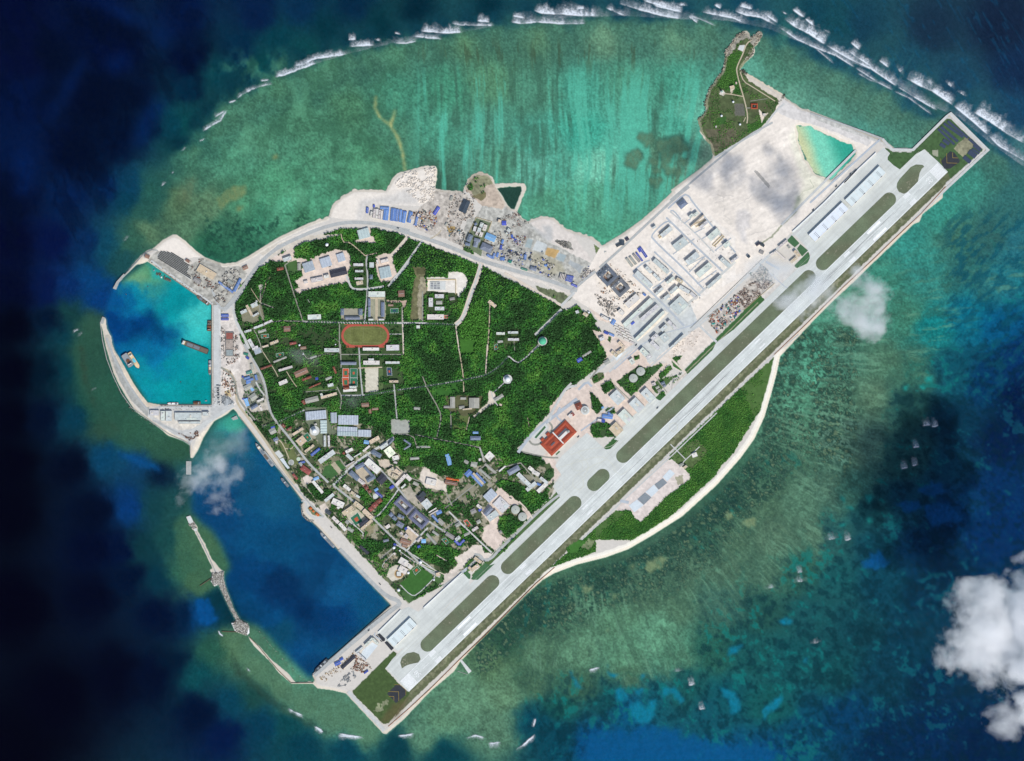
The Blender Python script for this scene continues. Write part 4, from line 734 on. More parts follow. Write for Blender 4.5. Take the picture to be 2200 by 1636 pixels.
# rubber streaks
m_r = bpy.data.materials.new('tyre_rubber'); m_r.use_nodes = True; n = m_r.node_tree; b = n.nodes['Principled BSDF']; b.inputs['Base Color'].default_value = (.10, .10, .10, 1); b.inputs['Roughness'].default_value = .9
g = n.nodes.new('ShaderNodeNewGeometry'); mp = n.nodes.new('ShaderNodeMapping'); mp.vector_type = 'TEXTURE'; mp.inputs['Rotation'].default_value = (0, 0, RANG); mp.inputs['Scale'].default_value = (150, 2.6, 1); t = n.nodes.new('ShaderNodeTexNoise'); t.inputs['Scale'].default_value = 1; t.inputs['Detail'].default_value = 3
n.links.new(g.outputs['Position'], mp.inputs[0]); n.links.new(mp.outputs[0], t.inputs['Vector']); r = n.nodes.new('ShaderNodeMapRange'); r.inputs[1].default_value = .5; r.inputs[2].default_value = .78; r.inputs[4].default_value = .62; n.links.new(t.outputs[0], r.inputs[0]); n.links.new(r.outputs[0], b.inputs['Alpha'])
for s0, s1 in ((90, 420), (1230, 1540), (520, 1000)): sheet('tyre_marks', [RF(s0, -.6), RF(s0 + 40, -4), RF(s1 - 40, -4), RF(s1, -.6), RF(s1, .6), RF(s1 - 40, 4), RF(s0 + 40, 4), RF(s0, .6)], GZ + .47, m_r, 'stuff')
# blast pads with yellow chevrons
V(640, 1290)
sheet('blast_pad', z("1045,1095 1150,990 1195,990 1265,1050 1265,1110 1150,1205"), GZ + .3, M_ASPH)
for s_, w_ in (("1060,1068 1180,1072 1182,1178", .9), ("1064,1125 1125,1128 1125,1175", .9), ("1130,988 1195,990 1265,1050 1265,1110", .7)): road(z(s_), w_, M_YEL, 'chevron_marking', dz=.45)
V(1740, 220)
sheet('blast_pad', z("1535,690 1640,575 1690,590 1755,680 1750,705 1640,780 1570,780"), GZ + .3, M_ASPH)
for s_, w_ in (("1600,600 1604,712 1725,716", .9), ("1670,590 1672,652 1735,654", .9), ("1530,660 1535,720", .7)): road(z(s_), w_, M_YEL, 'chevron_marking', dz=.45)
V(660, 1180)
for s_ in ("820,1000 850,985 915,1050 910,1075 885,1085", "805,1010 815,1003 880,1085 870,1090", "905,1095 935,1075 1018,1160 985,1190"): sheet('asphalt_pad', fillet(z(s_), .8), GZ + .3, M_ASPH)
# roads
M_R1 = noise_mat('road_grey', (176, 178, 174), .1, .05); M_R2 = noise_mat('road_pale', (196, 197, 192), .08, .05); M_R3 = noise_mat('road_sand', (216, 203, 186), .1, .06); M_R4 = noise_mat('lane_grey', (150, 150, 138), .1, .07); M_R5 = noise_mat('road_bluegrey', (178, 185, 190), .07, .03)
M_R6 = noise_mat('footpath_tan', (188, 176, 150), .1, .07)
ROADS = []
def rd(s, w, m, sm=1):
    P = z(s); P = smooth(P, sm) if sm and len(P) > 2 else P; ROADS.append((P, w)); return road(P, w, m)
V(480, 460)
rd("0,1130 150,1000 300,740 420,580 560,450 700,360 900,270 1100,180 1350,110 1550,95 1800,115 2000,160 2181,200", 7.5, M_R1, 2)
rd("20,1150 170,1010 320,745 430,600", 2, M_R2)
rd("110,1070 130,1180 160,1290 240,1440 300,1580", 6, M_R2, 2)
rd("930,1260 1340,1276 1700,1276 2181,1280", 3.6, M_R2); rd("240,1380 420,1320 600,1250 930,1260", 2.2, M_R4)
rd("720,600 800,860 930,1250", 2.6, M_R4); rd("800,540 720,600", 2, M_R4); rd("1690,480 1670,560 1690,700 1690,880 1655,1270", 3.4, M_R1)
rd("1440,720 1470,800 1500,870 1560,885 1690,880 1880,850", 4.4, M_R2, 2); rd("1380,240 1390,300 1420,340 1480,330 1660,490", 2.2, M_R6); rd("1660,490 1800,460", 2.2, M_R6)
rd("1930,850 2050,720 2181,560", 4.4, M_R2); rd("1360,1290 1360,1636", 2.4, M_R4); rd("2095,1130 2100,1300 2110,1636", 3, M_R3); rd("1945,1408 2090,1408", 1.6, M_R2, 0)
rd("430,1040 440,880", 2.4, M_R4); rd("430,1040 490,870 500,790 550,740", 1.6, M_R6); rd("430,1040 320,870", 1.4, M_R6); rd("430,1040 590,1100", 2.6, M_R4); rd("420,1060 430,1160 490,1270 480,1320", 1.8, M_R4); rd("360,1360 420,1480 460,1620", 2, M_R4); rd("930,1260 1100,1250 1340,1262", 1.5, M_R4); rd("1300,1460 1360,1500", 1, M_R4)
rd("1795,990 1795,1270", 6, M_R6, 0); rd("1700,990 1880,990", 3, M_R6, 0)
V(840, 460)
rd("0,150 240,240 480,310 800,430 1000,530 1230,600 1500,680 1800,760 2181,900", 8, M_R1, 2)
rd("0,1276 400,1280 740,1292", 3.6, M_R2); rd("0,800 120,660 370,310", 4.2, M_R2); rd("210,250 130,350 60,430 0,490", 7, M_R3, 2); rd("1060,570 1030,690 1000,780 930,950 870,1150 820,1250 755,1300", 10, M_R3, 2); rd("1050,580 1010,740 940,950 870,1150 820,1250 755,1300", 4, M_R2, 2)
rd("1330,690 1990,1070", 5, M_R3); rd("1990,1080 2150,920", 5.5, M_R2); rd("2000,1120 1720,1390 1690,1420", 6.5, M_R2); rd("1160,1040 1150,1350 1130,1636", 2.5, M_R6); rd("760,1310 780,1480 805,1636", 2.6, M_R3); rd("1620,1636 1740,1520", 2.5, M_R4); rd("460,290 490,280 560,230 590,190", 2, M_R6); rd("370,910 370,1260", 3, M_R4); rd("130,1090 130,1280", 2, M_R4); rd("1440,1480 1450,1600", 1.4, M_R4)
V(840, 740)
rd("805,100 850,380 852,560", 2.4, M_R6); rd("1130,0 1110,340", 2.6, M_R3); rd("80,535 420,490 840,420 1130,360 1280,250 1380,140", 3.2, M_R1, 1); rd("1380,140 1470,215 1520,210 1740,10", 2.6, M_R2, 1); rd("370,380 430,530 570,770 590,880 540,1080", 2.4, M_R4, 1); rd("35,470 50,620 70,870", 3, M_R1); rd("1170,550 1200,640 1250,720", 2, M_R2); rd("1340,440 1210,560", 2.2, M_R2); rd("700,790 705,990", 2.2, M_R4); rd("920,850 885,1000", 2, M_R6); rd("1650,20 1650,-10", 1, M_R4)
rd("1490,1270 1520,1220 1650,1050 1900,850 2181,640", 7, M_R5, 2); rd("1850,910 1890,780 2000,610 2030,540 2100,495 2181,485", 5, M_R2, 2); rd("1530,1260 1700,1300 1850,1330 1960,1330", 3, M_R4); rd("0,1050 260,1060 300,1190", 2, M_R4); rd("280,1060 540,1110 850,1170 1040,1210", 2, M_R4, 1); rd("1620,970 1600,860", 1.2, M_R6); rd("1040,1210 1090,1370", 3, M_R1); rd("1980,740 1930,840 1990,900 2010,900", 4, M_R5, 2)
V(480, 740)
rd("240,0 400,270 480,430 510,600 540,760 580,850 640,930 840,1180 1000,1400 1230,1620", 4.6, M_R1, 2); rd("1590,40 1600,280 1630,590", 3.2, M_R1); rd("1370,0 1380,280", 2.4, M_R4); rd("1380,120 2110,120", 2, M_R4); rd("1580,280 1860,270", 2.4, M_R6); rd("1370,600 1660,600 2000,545", 3, M_R1); rd("630,915 950,770", 3, M_R1); rd("460,980 630,915", 3, M_R4); rd("1330,500 1390,620 1370,760", 2.4, M_R4); rd("950,560 1330,530", 1.5, M_R4); rd("930,90 990,190 1180,110 1300,120", 1.4, M_R4, 1); rd("430,40 600,300 640,380", 1.6, M_R6); rd("740,320 820,450 860,500", 1.6, M_R6)
rd("0,290 60,310 110,370 150,480 150,640 180,720 250,810 400,1000 560,1230 730,1500 840,1636", 5, M_R6, 2)
rd("650,1120 690,1160 720,1220 770,1340", 2, M_R6, 1); rd("720,1220 790,1230 830,1190", 2, M_R6, 1); rd("770,1060 780,1120 940,1290 970,1290", 1.8, M_R6, 1)
rd("380,440 420,520 480,600", 3, M_R2)
V(560, 940)
rd("850,560 1000,400 1200,230 1410,100 1560,0", 5, M_R2); rd("850,560 950,640 1080,740 1330,960 1500,1130 1720,1340 1960,1560 2100,1636", 4.2, M_R1, 1); rd("1240,190 1400,380 1620,600 1760,800 1960,980 2181,1120", 3.6, M_R1, 1); rd("1620,600 1540,720 1400,900 1330,940", 3, M_R2, 1); rd("1960,1060 1880,1140 1700,1340", 3.4, M_R2); rd("930,250 1050,420", 2, M_R4); rd("1660,390 1750,470 1900,530", 2, M_R4); rd("1140,480 1300,700", 2, M_R4); rd("1020,970 1200,1110 1200,1160", 2.2, M_R2); rd("1590,1260 1800,1380 2060,1570", 2.4, M_R2); rd("1560,1290 1400,1420", 3, M_R4); rd("2060,1380 2181,1450", 2, M_R3)
rd("480,740 540,760 540,860 580,920 640,950 740,930", 3.6, M_R2, 2); rd("40,160 220,380 500,690 620,830 740,930", 3, M_R1, 1)
V(880, 960)
rd("460,760 560,860 760,1050 960,1240", 3.4, M_R2); rd("420,720 640,540 720,480 900,340 1100,240 1300,190", 2.6, M_R4); rd("820,0 870,120 900,210 800,280 960,440", 2.4, M_R4, 1); rd("430,540 500,700", 2.6, M_R4); rd("380,1000 470,920 560,870", 2.6, M_R4)
rd("390,1636 620,1480 800,1310 830,1310 890,1330 960,1310 1040,1220 1440,830 1640,650 1760,560", 5.4, M_R1, 1); rd("1440,840 1380,740 1280,640", 3, M_R3); rd("760,1260 830,1270 870,1330 930,1330", 5, M_R1, 1); rd("1300,190 1420,330 1560,470", 2.4, M_R4); rd("700,1400 620,1470", 5, M_R5)
V(660, 1180)
rd("1090,420 1210,540 1280,545 1470,360 1500,310", 1.8, M_R2, 1); rd("1090,30 1300,180 1560,300", 1.8, M_R2); rd("890,220 880,180 1020,40", 1.4, M_R2, 1); rd("1290,150 1610,300", 1.6, M_R3)
rd("380,0 560,190 800,440 940,560 1060,600 1090,650 1010,700 640,1000 80,1480", 9, M_R1, 1)
rd("860,1060 780,1010 800,980", 2.6, M_R5, 1); rd("1350,700 1820,250", 2.6, M_R1)
V(640, 1290)
rd("590,1070 780,1280 960,1460 1010,1530", 8, M_R2, 1)
V(200, 500)
rd("1390,660 1500,940 1640,780 1850,500 2040,280 2181,150", 5, M_R1, 2); rd("1440,850 1450,1636", 11, M_R2, 0); rd("680,330 1000,560 1240,720 1400,840", 4, M_R2)
V(200, 720)
rd("1440,-20 1445,830", 11, M_R2, 0); rd("1500,380 1620,470 1670,570 1690,720 1760,830 1900,1000", 4, M_R4, 1); rd("160,40 260,300 400,560 540,760 640,880", 5, M_R1, 1); rd("700,1000 900,1100 1100,1200 1140,1290", 3.4, M_R1); rd("1130,1150 1480,930 1650,820", 8, M_R2, 1); rd("780,850 1390,850", 5, M_R2, 0)
V(1180, 400)
rd("1390,265 1580,95 1640,120 1670,180 1900,460 2181,780", 3.6, M_R5, 1); rd("1370,370 1440,440 1740,730 2030,1000", 4, M_R5); rd("1415,300 1660,500 1930,780", 3, M_R2); rd("1200,600 1290,700 1560,950 1810,1210", 3.6, M_R5, 1); rd("1230,770 1480,1010 1770,1290", 3.4, M_R5); rd("980,1040 1180,1230 1390,1440 1580,1640", 4.4, M_R5); rd("980,1000 1100,900 1180,870", 3, M_R5); rd("1200,610 1210,560 1330,440 1400,410 1420,440", 3, M_R5, 1); rd("1450,1010 1300,1150 1210,1200", 3, M_R5); rd("1390,1440 1500,1350", 3, M_R5); rd("1420,290 1460,290 1540,390", 3, M_R5)
for s_ in ("1520,740 1620,660", "1600,940 1810,830", "1450,800 1700,620", "1730,1150 1960,990", "1640,1010 1830,820", "1580,440 1660,380", "1700,550 1820,490", "1790,620 1930,530", "1940,760 2130,610"): rd(s_, 2.2, M_R5, 0)
rd("590,960 860,720 1100,490 1500,120 1640,10", 5, M_R1, 1); rd("540,1000 400,1110 250,1250", 6, M_R1)
V(1180, 640)
rd("470,930 560,860 640,800 800,680 1000,560 1200,400 1400,200 1420,170", 6, M_R2, 1); rd("700,870 1000,580 1560,130 2181,-420", 5, M_R2); rd("760,840 1200,450 1640,340 1720,280", 2.6, M_R5); rd("1190,800 1560,470 1760,320 2181,-20", 4, M_R2, 1); rd("500,1040 440,980 340,1080", 5, M_R5); rd("480,930 510,1010 560,1080 800,1290", 3, M_R3); rd("760,1020 940,1190", 2.4, M_R4); rd("600,1340 680,1280", 4, M_R2); rd("370,1560 760,1280", 3.4, M_R5); rd("1240,930 1380,1110", 2, M_R4); rd("1400,950 1450,870 1430,1130", 1, M_R4); rd("1600,880 1400,690", 4, M_R3); rd("260,1000 160,1100 60,1290 0,1380", 4, M_R2, 1); rd("1760,330 1960,520", 5, M_R2); rd("580,820 480,950", 3, M_R4)
V(1480, 480)
rd("20,1240 300,1000 860,440 1260,110 1700,-320", 5, M_R2); rd("820,470 1220,830 1320,760", 2, M_R5)
rd("900,450 1060,540", 5, M_R5)
V(1480, 40)
rd("750,240 670,300 640,400 560,570 560,630 600,790 640,920 670,1040 690,1150 680,1230", 2.6, M_R6, 2); rd("630,915 440,880 400,890", 2, M_R6); rd("490,890 510,840", 2, M_R6); rd("640,1210 665,1160", 1.6, M_R6); rd("670,1050 760,1050", 2, M_R4); rd("1120,1000 1010,1090 860,1310 640,1420 300,1636", 4, M_R2, 1); rd("600,630 640,740 740,800 1010,970", 2, M_R6, 1); rd("720,970 920,940", 1, M_R4)
V(1440, 260)
rd("1200,20 900,180 600,420 340,640 0,930", 4, M_R1, 1); rd("2181,340 1800,720 1300,1220", 5, M_R2)
V(1740, 220)
rd("820,440 700,540 0,1180", 4, M_R5); rd("850,430 960,555 1205,560 1600,170 1640,130 2085,560 1600,1010 1200,1400", 5.5, M_R2, 0); rd("0,130 500,300 850,430", 4, M_R1)
V(1400, 720, 2.72625)
rd("860,0 700,130 430,385 140,665 0,800", 2, M_R2); rd("110,640 200,730", 2, M_R2, 0); rd("190,740 280,655", 2, M_R2, 0); rd("190,740 160,780", 2, M_R2, 0)
V(1140, 860)
rd("600,1636 1060,1200 1560,740 2181,150", 2.4, M_R2); rd("1150,1200 1050,1180", 6, M_R5, 0)
# ---------------------------------------------------------------- buildings
random.seed(5)
RC = {'g': (194, 199, 194), 'm': (184, 193, 194), 'b': (104, 138, 192), 'c': (78, 96, 176), 'bl': (128, 180, 220), 'r': (140, 86, 72), 'w': (208, 206, 198), 'd': (66, 72, 80), 's': (124, 132, 146), 't': (204, 187, 158), 'br': (146, 116, 98), 'y': (222, 230, 202), 'gr': (70, 138, 122), 'o': (208, 112, 64), 'h': (222, 227, 229), 'uc': (104, 110, 116), 'us': (116, 122, 140), 'k': (158, 156, 146)}
RD_ = {'g': 'grey flat-roofed', 'm': 'pale ribbed-roof', 'b': 'blue-roofed', 'c': 'deep blue-roofed', 'bl': 'light blue-roofed', 'r': 'red-tiled', 'w': 'white-roofed', 'd': 'dark-roofed', 's': 'slate-roofed', 't': 'tan-roofed', 'br': 'brown-roofed', 'y': 'pale green-roofed', 'gr': 'green-roofed', 'o': 'orange-roofed', 'h': 'white open-fronted', 'uc': 'dark unfinished courtyard', 'us': 'slate-roofed courtyard', 'k': 'weathered grey-brown'}
FORM = {'g': 'flat', 'w': 'flat', 't': 'flat', 'y': 'flat', 'h': 'hangar', 'k': 'gable', 'm': 'ribs', 'd': 'gable', 'b': 'gable', 'c': 'gable', 'bl': 'gable', 's': 'hip', 'r': 'hip', 'br': 'gable', 'o': 'hip', 'gr': 'gable', 'uc': 'ring', 'us': 'ring'}
HT = {'g': 11, 'w': 9, 't': 10, 'y': 12, 'h': 12, 'm': 7, 'd': 7, 'b': 5, 'c': 5, 'bl': 5, 's': 10, 'r': 8, 'br': 6, 'o': 4, 'gr': 4, 'uc': 18, 'us': 11, 'k': 5}
def vary(c, a): k = 1 + random.uniform(-a, a); return tuple(max(4, min(250, v * k + random.uniform(-4, 4))) for v in c)
RM = {k: [noise_mat(f'roof_{k}_{i}', vary(c, .07), .13 if k not in 'whc' else .05, .09, .8, scale2=.5, wave=(.9 if k in ('b', 'c', 'bl', 'm', 'gr') else None)) for i in range(4)] for k, c in RC.items()}
M_WALL = [noise_mat('render_wall_%d' % i, c, .1, .3) for i, c in enumerate(((216, 208, 192), (200, 198, 190), (224, 220, 212)))]
M_UNIT = [noise_mat('roof_plant_%d' % i, c, .1, .6) for i, c in enumerate(((206, 206, 200), (140, 142, 144), (92, 98, 106)))]
def box_vf(x0, x1, y0, y1, z0, z1, v, f, cap=True):
    k = len(v); v += [(x0, y0, z0), (x1, y0, z0), (x1, y1, z0), (x0, y1, z0), (x0, y0, z1), (x1, y0, z1), (x1, y1, z1), (x0, y1, z1)]
    f += [(k, k + 1, k + 5, k + 4), (k + 1, k + 2, k + 6, k + 5), (k + 2, k + 3, k + 7, k + 6), (k + 3, k, k + 4, k + 7)]
    if cap: f += [(k + 4, k + 5, k + 6, k + 7)]
def boxobj(name, x0, x1, y0, y1, z0, z1, mat, par):
    v, f = [], []; box_vf(x0, x1, y0, y1, z0, z1, v, f); return link(name, mesh(name, v, f), mat, par)
def gable_vf(x0, x1, y0, y1, zb, rise, hip, v, f, t=.3):
    k = len(v); ym = (y0 + y1) / 2; i = min(hip, (x1 - x0) * .45)
    v += [(x0, y0, zb), (x1, y0, zb), (x1, y1, zb), (x0, y1, zb), (x0 + i, ym, zb + rise), (x1 - i, ym, zb + rise), (x0, y0, zb - t), (x1, y0, zb - t), (x1, y1, zb - t), (x0, y1, zb - t)]
    f += [(k, k + 1, k + 5, k + 4), (k + 2, k + 3, k + 4, k + 5), (k + 1, k + 2, k + 5), (k + 3, k, k + 4), (k, k + 6, k + 7, k + 1), (k + 1, k + 7, k + 8, k + 2), (k + 2, k + 8, k + 9, k + 3), (k + 3, k + 9, k + 6, k)]
FOOT = []; BLD = []
NOUN = {'m': 'hall', 'h': 'hangar', 'b': 'shed', 'c': 'shed', 'bl': 'shed', 'o': 'pavilion', 'gr': 'shed', 'k': 'hut', 'uc': 'block', 'us': 'compound', 'r': 'house', 'br': 'house', 'd': 'shed'}
def build(px1, py1, px2, py2, w, ty, h, site, noun=None, name=None, label=None):
    dx, dy = px2 - px1, py2 - py1; l = math.hypot(dx, dy); nx, ny = -dy / l, dx / l
    FOOT.append([(px1 + nx * w / 2, py1 + ny * w / 2), (px2 + nx * w / 2, py2 + ny * w / 2), (px2 - nx * w / 2, py2 - ny * w / 2), (px1 - nx * w / 2, py1 - ny * w / 2)])
    L, B = l * U / 2, w * U / 2
    nm = name or {'flat': 'building', 'gable': 'shed', 'hip': 'house', 'ribs': 'hall', 'hangar': 'hangar', 'ring': 'courtyard_building'}[FORM[ty]]
    if 'barracks' in site or 'warehouse' in site: h = (h or HT[ty]) * 1.25
    r = empty(nm, (px1 + px2) / 2, (py1 + py2) / 2, GZ - .05, math.atan2(-dy, dx)); h = h or HT[ty] * random.uniform(.85, 1.15); rm = random.choice(RM[ty]); fm = FORM[ty]
    wv, wf = [], []
    if fm == 'ring':
        q = min(L, B) * (.52 if ty == 'us' else .46); R3 = []
        for sx, zz_ in ((0, h - .4), (q / 2, h + (2.2 if ty == 'us' else .6)), (q, h - .4)): R3.append([(-L + sx, -B + sx, zz_), (L - sx, -B + sx, zz_), (L - sx, B - sx, zz_), (-L + sx, B - sx, zz_)])
        v = R3[0] + R3[1] + R3[2]; f = [(a * 4 + i, a * 4 + (i + 1) % 4, a * 4 + 4 + (i + 1) % 4, a * 4 + 4 + i) for a in (0, 1) for i in range(4)]
        ro = link('roof', mesh('roof', v, f), rm, r)
        for s in (0, q):
            k = len(wv); P = [(-L + s, -B + s), (L - s, -B + s), (L - s, B - s), (-L + s, B - s)]; wv += [(*p, 0) for p in P] + [(*p, h - .5) for p in P]; wf += [(k + i, k + (i + 1) % 4, k + 4 + (i + 1) % 4, k + 4 + i) for i in range(4)]
        link('wall', mesh('wall', wv, wf), M_WALL[1], r)
        boxobj('courtyard_block', -L * .18, L * .3, -B * .22, B * .16, 0, h * .55, M_UNIT[0 if ty == 'us' else 1], r); boxobj('courtyard_block', -L * .42, -L * .26, -B * .1, B * .3, 0, h * .4, RM['br'][0], r)
        if ty == 'uc':
            for k in range(5): boxobj('roof_opening_cover', -L * .9 + k * L * .4, -L * .75 + k * L * .4, B - q * .7, B - q * .3, h + .7, h + 1.3, M_UNIT[k % 3], ro)
    else:
        box_vf(-L, L, -B, B, 0, h, wv, wf, fm in ('flat', 'hangar')); link('wall', mesh('wall', wv, wf), random.choice(M_WALL), r)
        if fm == 'flat' or fm == 'hangar':
            ro = boxobj('roof', -L + .35, L - .35, -B + .35, B - .35, h, h + .12, rm, r)
            v, f = [], []
            for a in ((-L, L, -B, -B + .34), (-L, L, B - .34, B), (-L, -L + .34, -B + .34, B - .34), (L - .34, L, -B + .34, B - .34)): box_vf(a[0], a[1], a[2], a[3], h + .003, h + .9, v, f)
            link('parapet', mesh('parapet', v, f), M_WALL[2] if ty != 'k' else M_WALL[1], ro)
            if fm == 'flat' and min(L, B) > 3.2:
                if L > 9: x = random.uniform(-.7, .5) * L; boxobj('stair_hut', x, x + 4.5, -B * .2, B * .35, h + .13, h + 3.2, M_WALL[random.randrange(3)], ro)
                if L > 14 and B > 6: x = random.uniform(-.8, .1) * L; boxobj('raised_slab', x, x + L * .7, -B * .88, -B * .35, h + .13, h + .9, random.choice(RM[ty]), ro)
                for k in range(random.randint(1, 3) + int(L * B / 260)):
                    x, y = random.uniform(-.85, .8) * L, random.uniform(-.8, .7) * B; s = random.uniform(1.2, 2.6); boxobj('roof_unit', x, x + s, y, y + s * .8, h + .14, h + .14 + s * .7, random.choice(M_UNIT), ro)
            if fm == 'hangar':
                boxobj('door_track', -L, L, -B - 2.2, -B - .4, 0, .9, M_WALL[2], r); nb = max(2, int(round(L * 2 / 42.)))
                for k in range(nb):
                    xc = -L + (k + .5) * 2 * L / nb; v, f = [], []
                    for j in range(4):
                        for i in (-1, 1): box_vf(xc + i * 2.6 - .9, xc + i * 2.6 + .9, -B * .55 + j * B * .3 - .9, -B * .55 + j * B * .3 + .9, h + .13, h + 1.6, v, f)
                    link('roof_vents', mesh('roof_vents', v, f), M_UNIT[2], ro)
                    boxobj('front_recess', xc - 4, xc + 4, -B + .4, -B + 3, h + .14, h + .5, M_UNIT[2], ro)
                    if k: boxobj('roof_seam', -L + k * 2 * L / nb - .5, -L + k * 2 * L / nb + .5, -B + .5, B - .5, h + .13, h + .7, M_WALL[2], ro)
        elif fm == 'ribs':
            n_ = max(2, int(L * 2 / 9)); v, f = [], []; st = 2 * L / n_
            for k in range(n_):
                j = len(v); x0 = -L + k * st; v += [(x0, -B - .2, h), (x0 + st / 2, -B - .2, h + 1.7), (x0 + st, -B - .2, h), (x0, B + .2, h), (x0 + st / 2, B + .2, h + 1.7), (x0 + st, B + .2, h)]; f += [(j, j + 1, j + 4, j + 3), (j + 1, j + 2, j + 5, j + 4), (j, j + 2, j + 1), (j + 3, j + 4, j + 5)]
            ro = link('roof', mesh('roof', v, f), rm, r); boxobj('gutter', -L, L, -B - .7, -B - .25, h - .5, h + .1, M_WALL[2], ro)
        else:
            v, f = [], []; hip = B * .9 if fm == 'hip' else 0; gable_vf(-L - .5, L + .5, -B - .5, B + .5, h + .3, B * (.55 if fm == 'hip' else .3), hip, v, f); ro = link('roof', mesh('roof', v, f), rm, r)
            if fm == 'hip' and L > 5: boxobj('ridge_vent', -L * .25, -L * .25 + 1.6, -.7, .7, h + B * .4, h + B * .55 + 1.3, M_UNIT[0], ro)
            if fm == 'gable' and L > 9: boxobj('ridge_vent', -L * .8, L * .8, -.35, .35, h + .2 + B * .3, h + .75 + B * .33, M_UNIT[0] if ty != 'd' else M_UNIT[2], ro)
    asp = l / w; m = l * U
    size = 'long narrow' if max(asp, 1 / asp) > 3.4 else 'large' if max(m, w * U) > 44 else 'small' if max(m, w * U) < 17 else 'squarish' if .75 < asp < 1.35 else 'oblong'
    BLD.append((r, label or f"{size} {RD_[ty]} {noun or NOUN.get(ty, 'building')} {site}", (px1 + px2) / 2, (py1 + py2) / 2, label is not None, noun or NOUN.get(ty, 'building'), site)); return r
def site(text, data, noun=None, name=None):
    ox, oy, k = VO
    for e in data.split():
        a = e.split(','); x1, y1, x2, y2, w = map(float, a[:5]); build(ox + x1 / k, oy + y1 / k, ox + x2 / k, oy + y2 / k, w / k, a[5], float(a[6]) if len(a) > 6 else None, text, noun, name)
V(480, 460)
site('on the pink building site', '940,640,1060,600,110,m 1140,585,1260,548,110,m 1335,525,1420,498,95,m 1255,710,1445,665,80,d,6 1030,785,1170,757,48,w 1180,742,1240,727,38,w 945,805,990,795,30,w')
site('in the coastal clearing by a grove', '1580,250,1710,215,110,m')
site('on the small sandy site', '1845,563,1935,540,36,w 1800,542,1815,592,22,w 1832,700,1962,672,128,m')
site('in palms east of the building site', '1525,597,1640,597,32,g 1545,672,1640,672,26,g 1540,760,1640,760,26,g 1560,818,1635,802,44,t 1712,600,1765,600,60,g 1715,740,1750,740,50,s')
site('beside the green garden square', '705,545,800,512,46,g 630,652,705,638,32,r 890,580,890,660,40,k')
site('in the walled western compound', '205,1162,275,1130,38,g 275,1070,340,1192,28,t 330,1085,400,1052,50,g 345,1200,415,1162,22,g 380,1030,400,1020,20,g')
site('along the western palm lane', '360,1340,470,1298,26,g 480,1292,575,1250,26,g 250,1385,330,1360,26,g 410,1385,500,1360,30,k')
site('in the western palm grove', '710,1350,785,1345,60,br 780,1522,855,1510,26,r 460,1560,530,1542,22,t 550,1525,645,1487,32,t 300,1470,350,1560,42,g 340,1582,410,1560,36,g 365,1620,440,1592,62,m 1010,1040,990,1000,3,g')
site('north of the palm-lined main street', '990,1212,1145,1206,58,g')
site('around the grey forecourt above the track', '1395,1112,1395,1188,38,s 1608,1112,1608,1188,42,s 1425,1222,1600,1222,32,s')
site('around the paved parade court', '1700,942,1895,942,66,g 1710,992,1710,1075,28,s 1710,1085,1710,1205,28,s 1868,1035,1868,1205,38,s 1700,1240,1760,1240,20,g 1820,1240,1885,1240,20,g')
site('at the red running track', '1185,1597,1360,1597,46,g 1635,1585,1825,1585,36,w 1910,1570,2060,1567,66,g')
site('among palms right of the court', '2050,937,2120,933,72,br 1930,1070,1990,1070,24,br')
V(840, 460)
site('in the palm compound below the water basin', '515,965,620,965,46,g 468,985,468,1090,50,g 515,1110,625,1110,42,g 425,1208,620,1208,60,w 690,1000,745,990,30,k 530,1040,600,1040,40,k')
site('in the clearing with palm rows', '1235,1402,1335,1402,30,g 1370,1390,1490,1390,28,g 1370,1472,1500,1472,30,g 1250,1500,1310,1492,26,k')
site('at the end of the forest path', '1145,1022,1228,1088,40,t')
site('below the main street bend', '300,1325,340,1325,36,g')
site('inside the hedged plant compound', '1072,105,1052,160,40,g 1112,130,1090,198,42,w 990,150,975,205,34,g 1040,165,1028,218,42,g 1068,215,1048,270,38,w 1018,205,1000,250,30,w 985,110,1000,130,30,s 940,245,905,325,52,s 870,350,925,365,34,s 1012,295,985,390,48,s 975,300,1045,318,36,s')
site('right of the hedged plant', '1110,252,1222,300,72,bl 1058,372,1180,428,84,s 1125,480,1185,512,26,b 1190,525,1215,462,22,b 1215,215,1235,225,20,k')
site('in the scrapyard by the lagoon', '1255,80,1290,95,36,t 1300,110,1350,110,50,c')
V(700, 320)
site('in the workers camp by the white spit', '540,738,530,795,24,w 577,708,563,812,28,w 607,708,595,820,28,w 637,720,625,826,26,w 662,728,653,832,20,w', 'hut', 'cabin')
site('in the workers camp by the white spit', '640,692,742,698,30,b 712,715,698,838,58,b 795,702,785,846,58,b 842,710,826,852,32,b 882,716,868,858,30,b 928,738,908,868,40,b 1000,740,972,866,42,b 905,735,948,740,12,c')
site('on the pale sand beside the camp', '490,690,485,757,26,c 565,658,565,686,22,c')
site('in the northern shore works yard', '1325,685,1268,772,36,c 1072,800,1050,898,24,b 1655,612,1600,745,82,d 1020,790,1000,830,30,w 1095,765,1085,800,30,w 1480,560,1465,610,30,k 1400,900,1420,870,14,k 1235,900,1250,940,20,k')
V(960, 340)
site('in the gravel yard by the north road', '920,1132,915,1190,28,b 870,1292,942,1315,22,gr 722,1205,758,1220,32,gr 710,838,748,860,36,g 690,880,712,892,20,g 1145,1255,1170,1265,20,b 650,1165,650,1200,50,b 600,1110,585,1160,24,b 660,960,645,1000,24,b 640,1020,630,1075,22,c 760,900,770,940,22,c 790,940,800,965,16,c 870,1190,925,1210,20,k 980,1290,1050,1310,40,s 970,1200,985,1180,26,s 1120,1100,1130,1130,20,k 730,1090,745,1110,30,d 810,1110,830,1140,24,d')
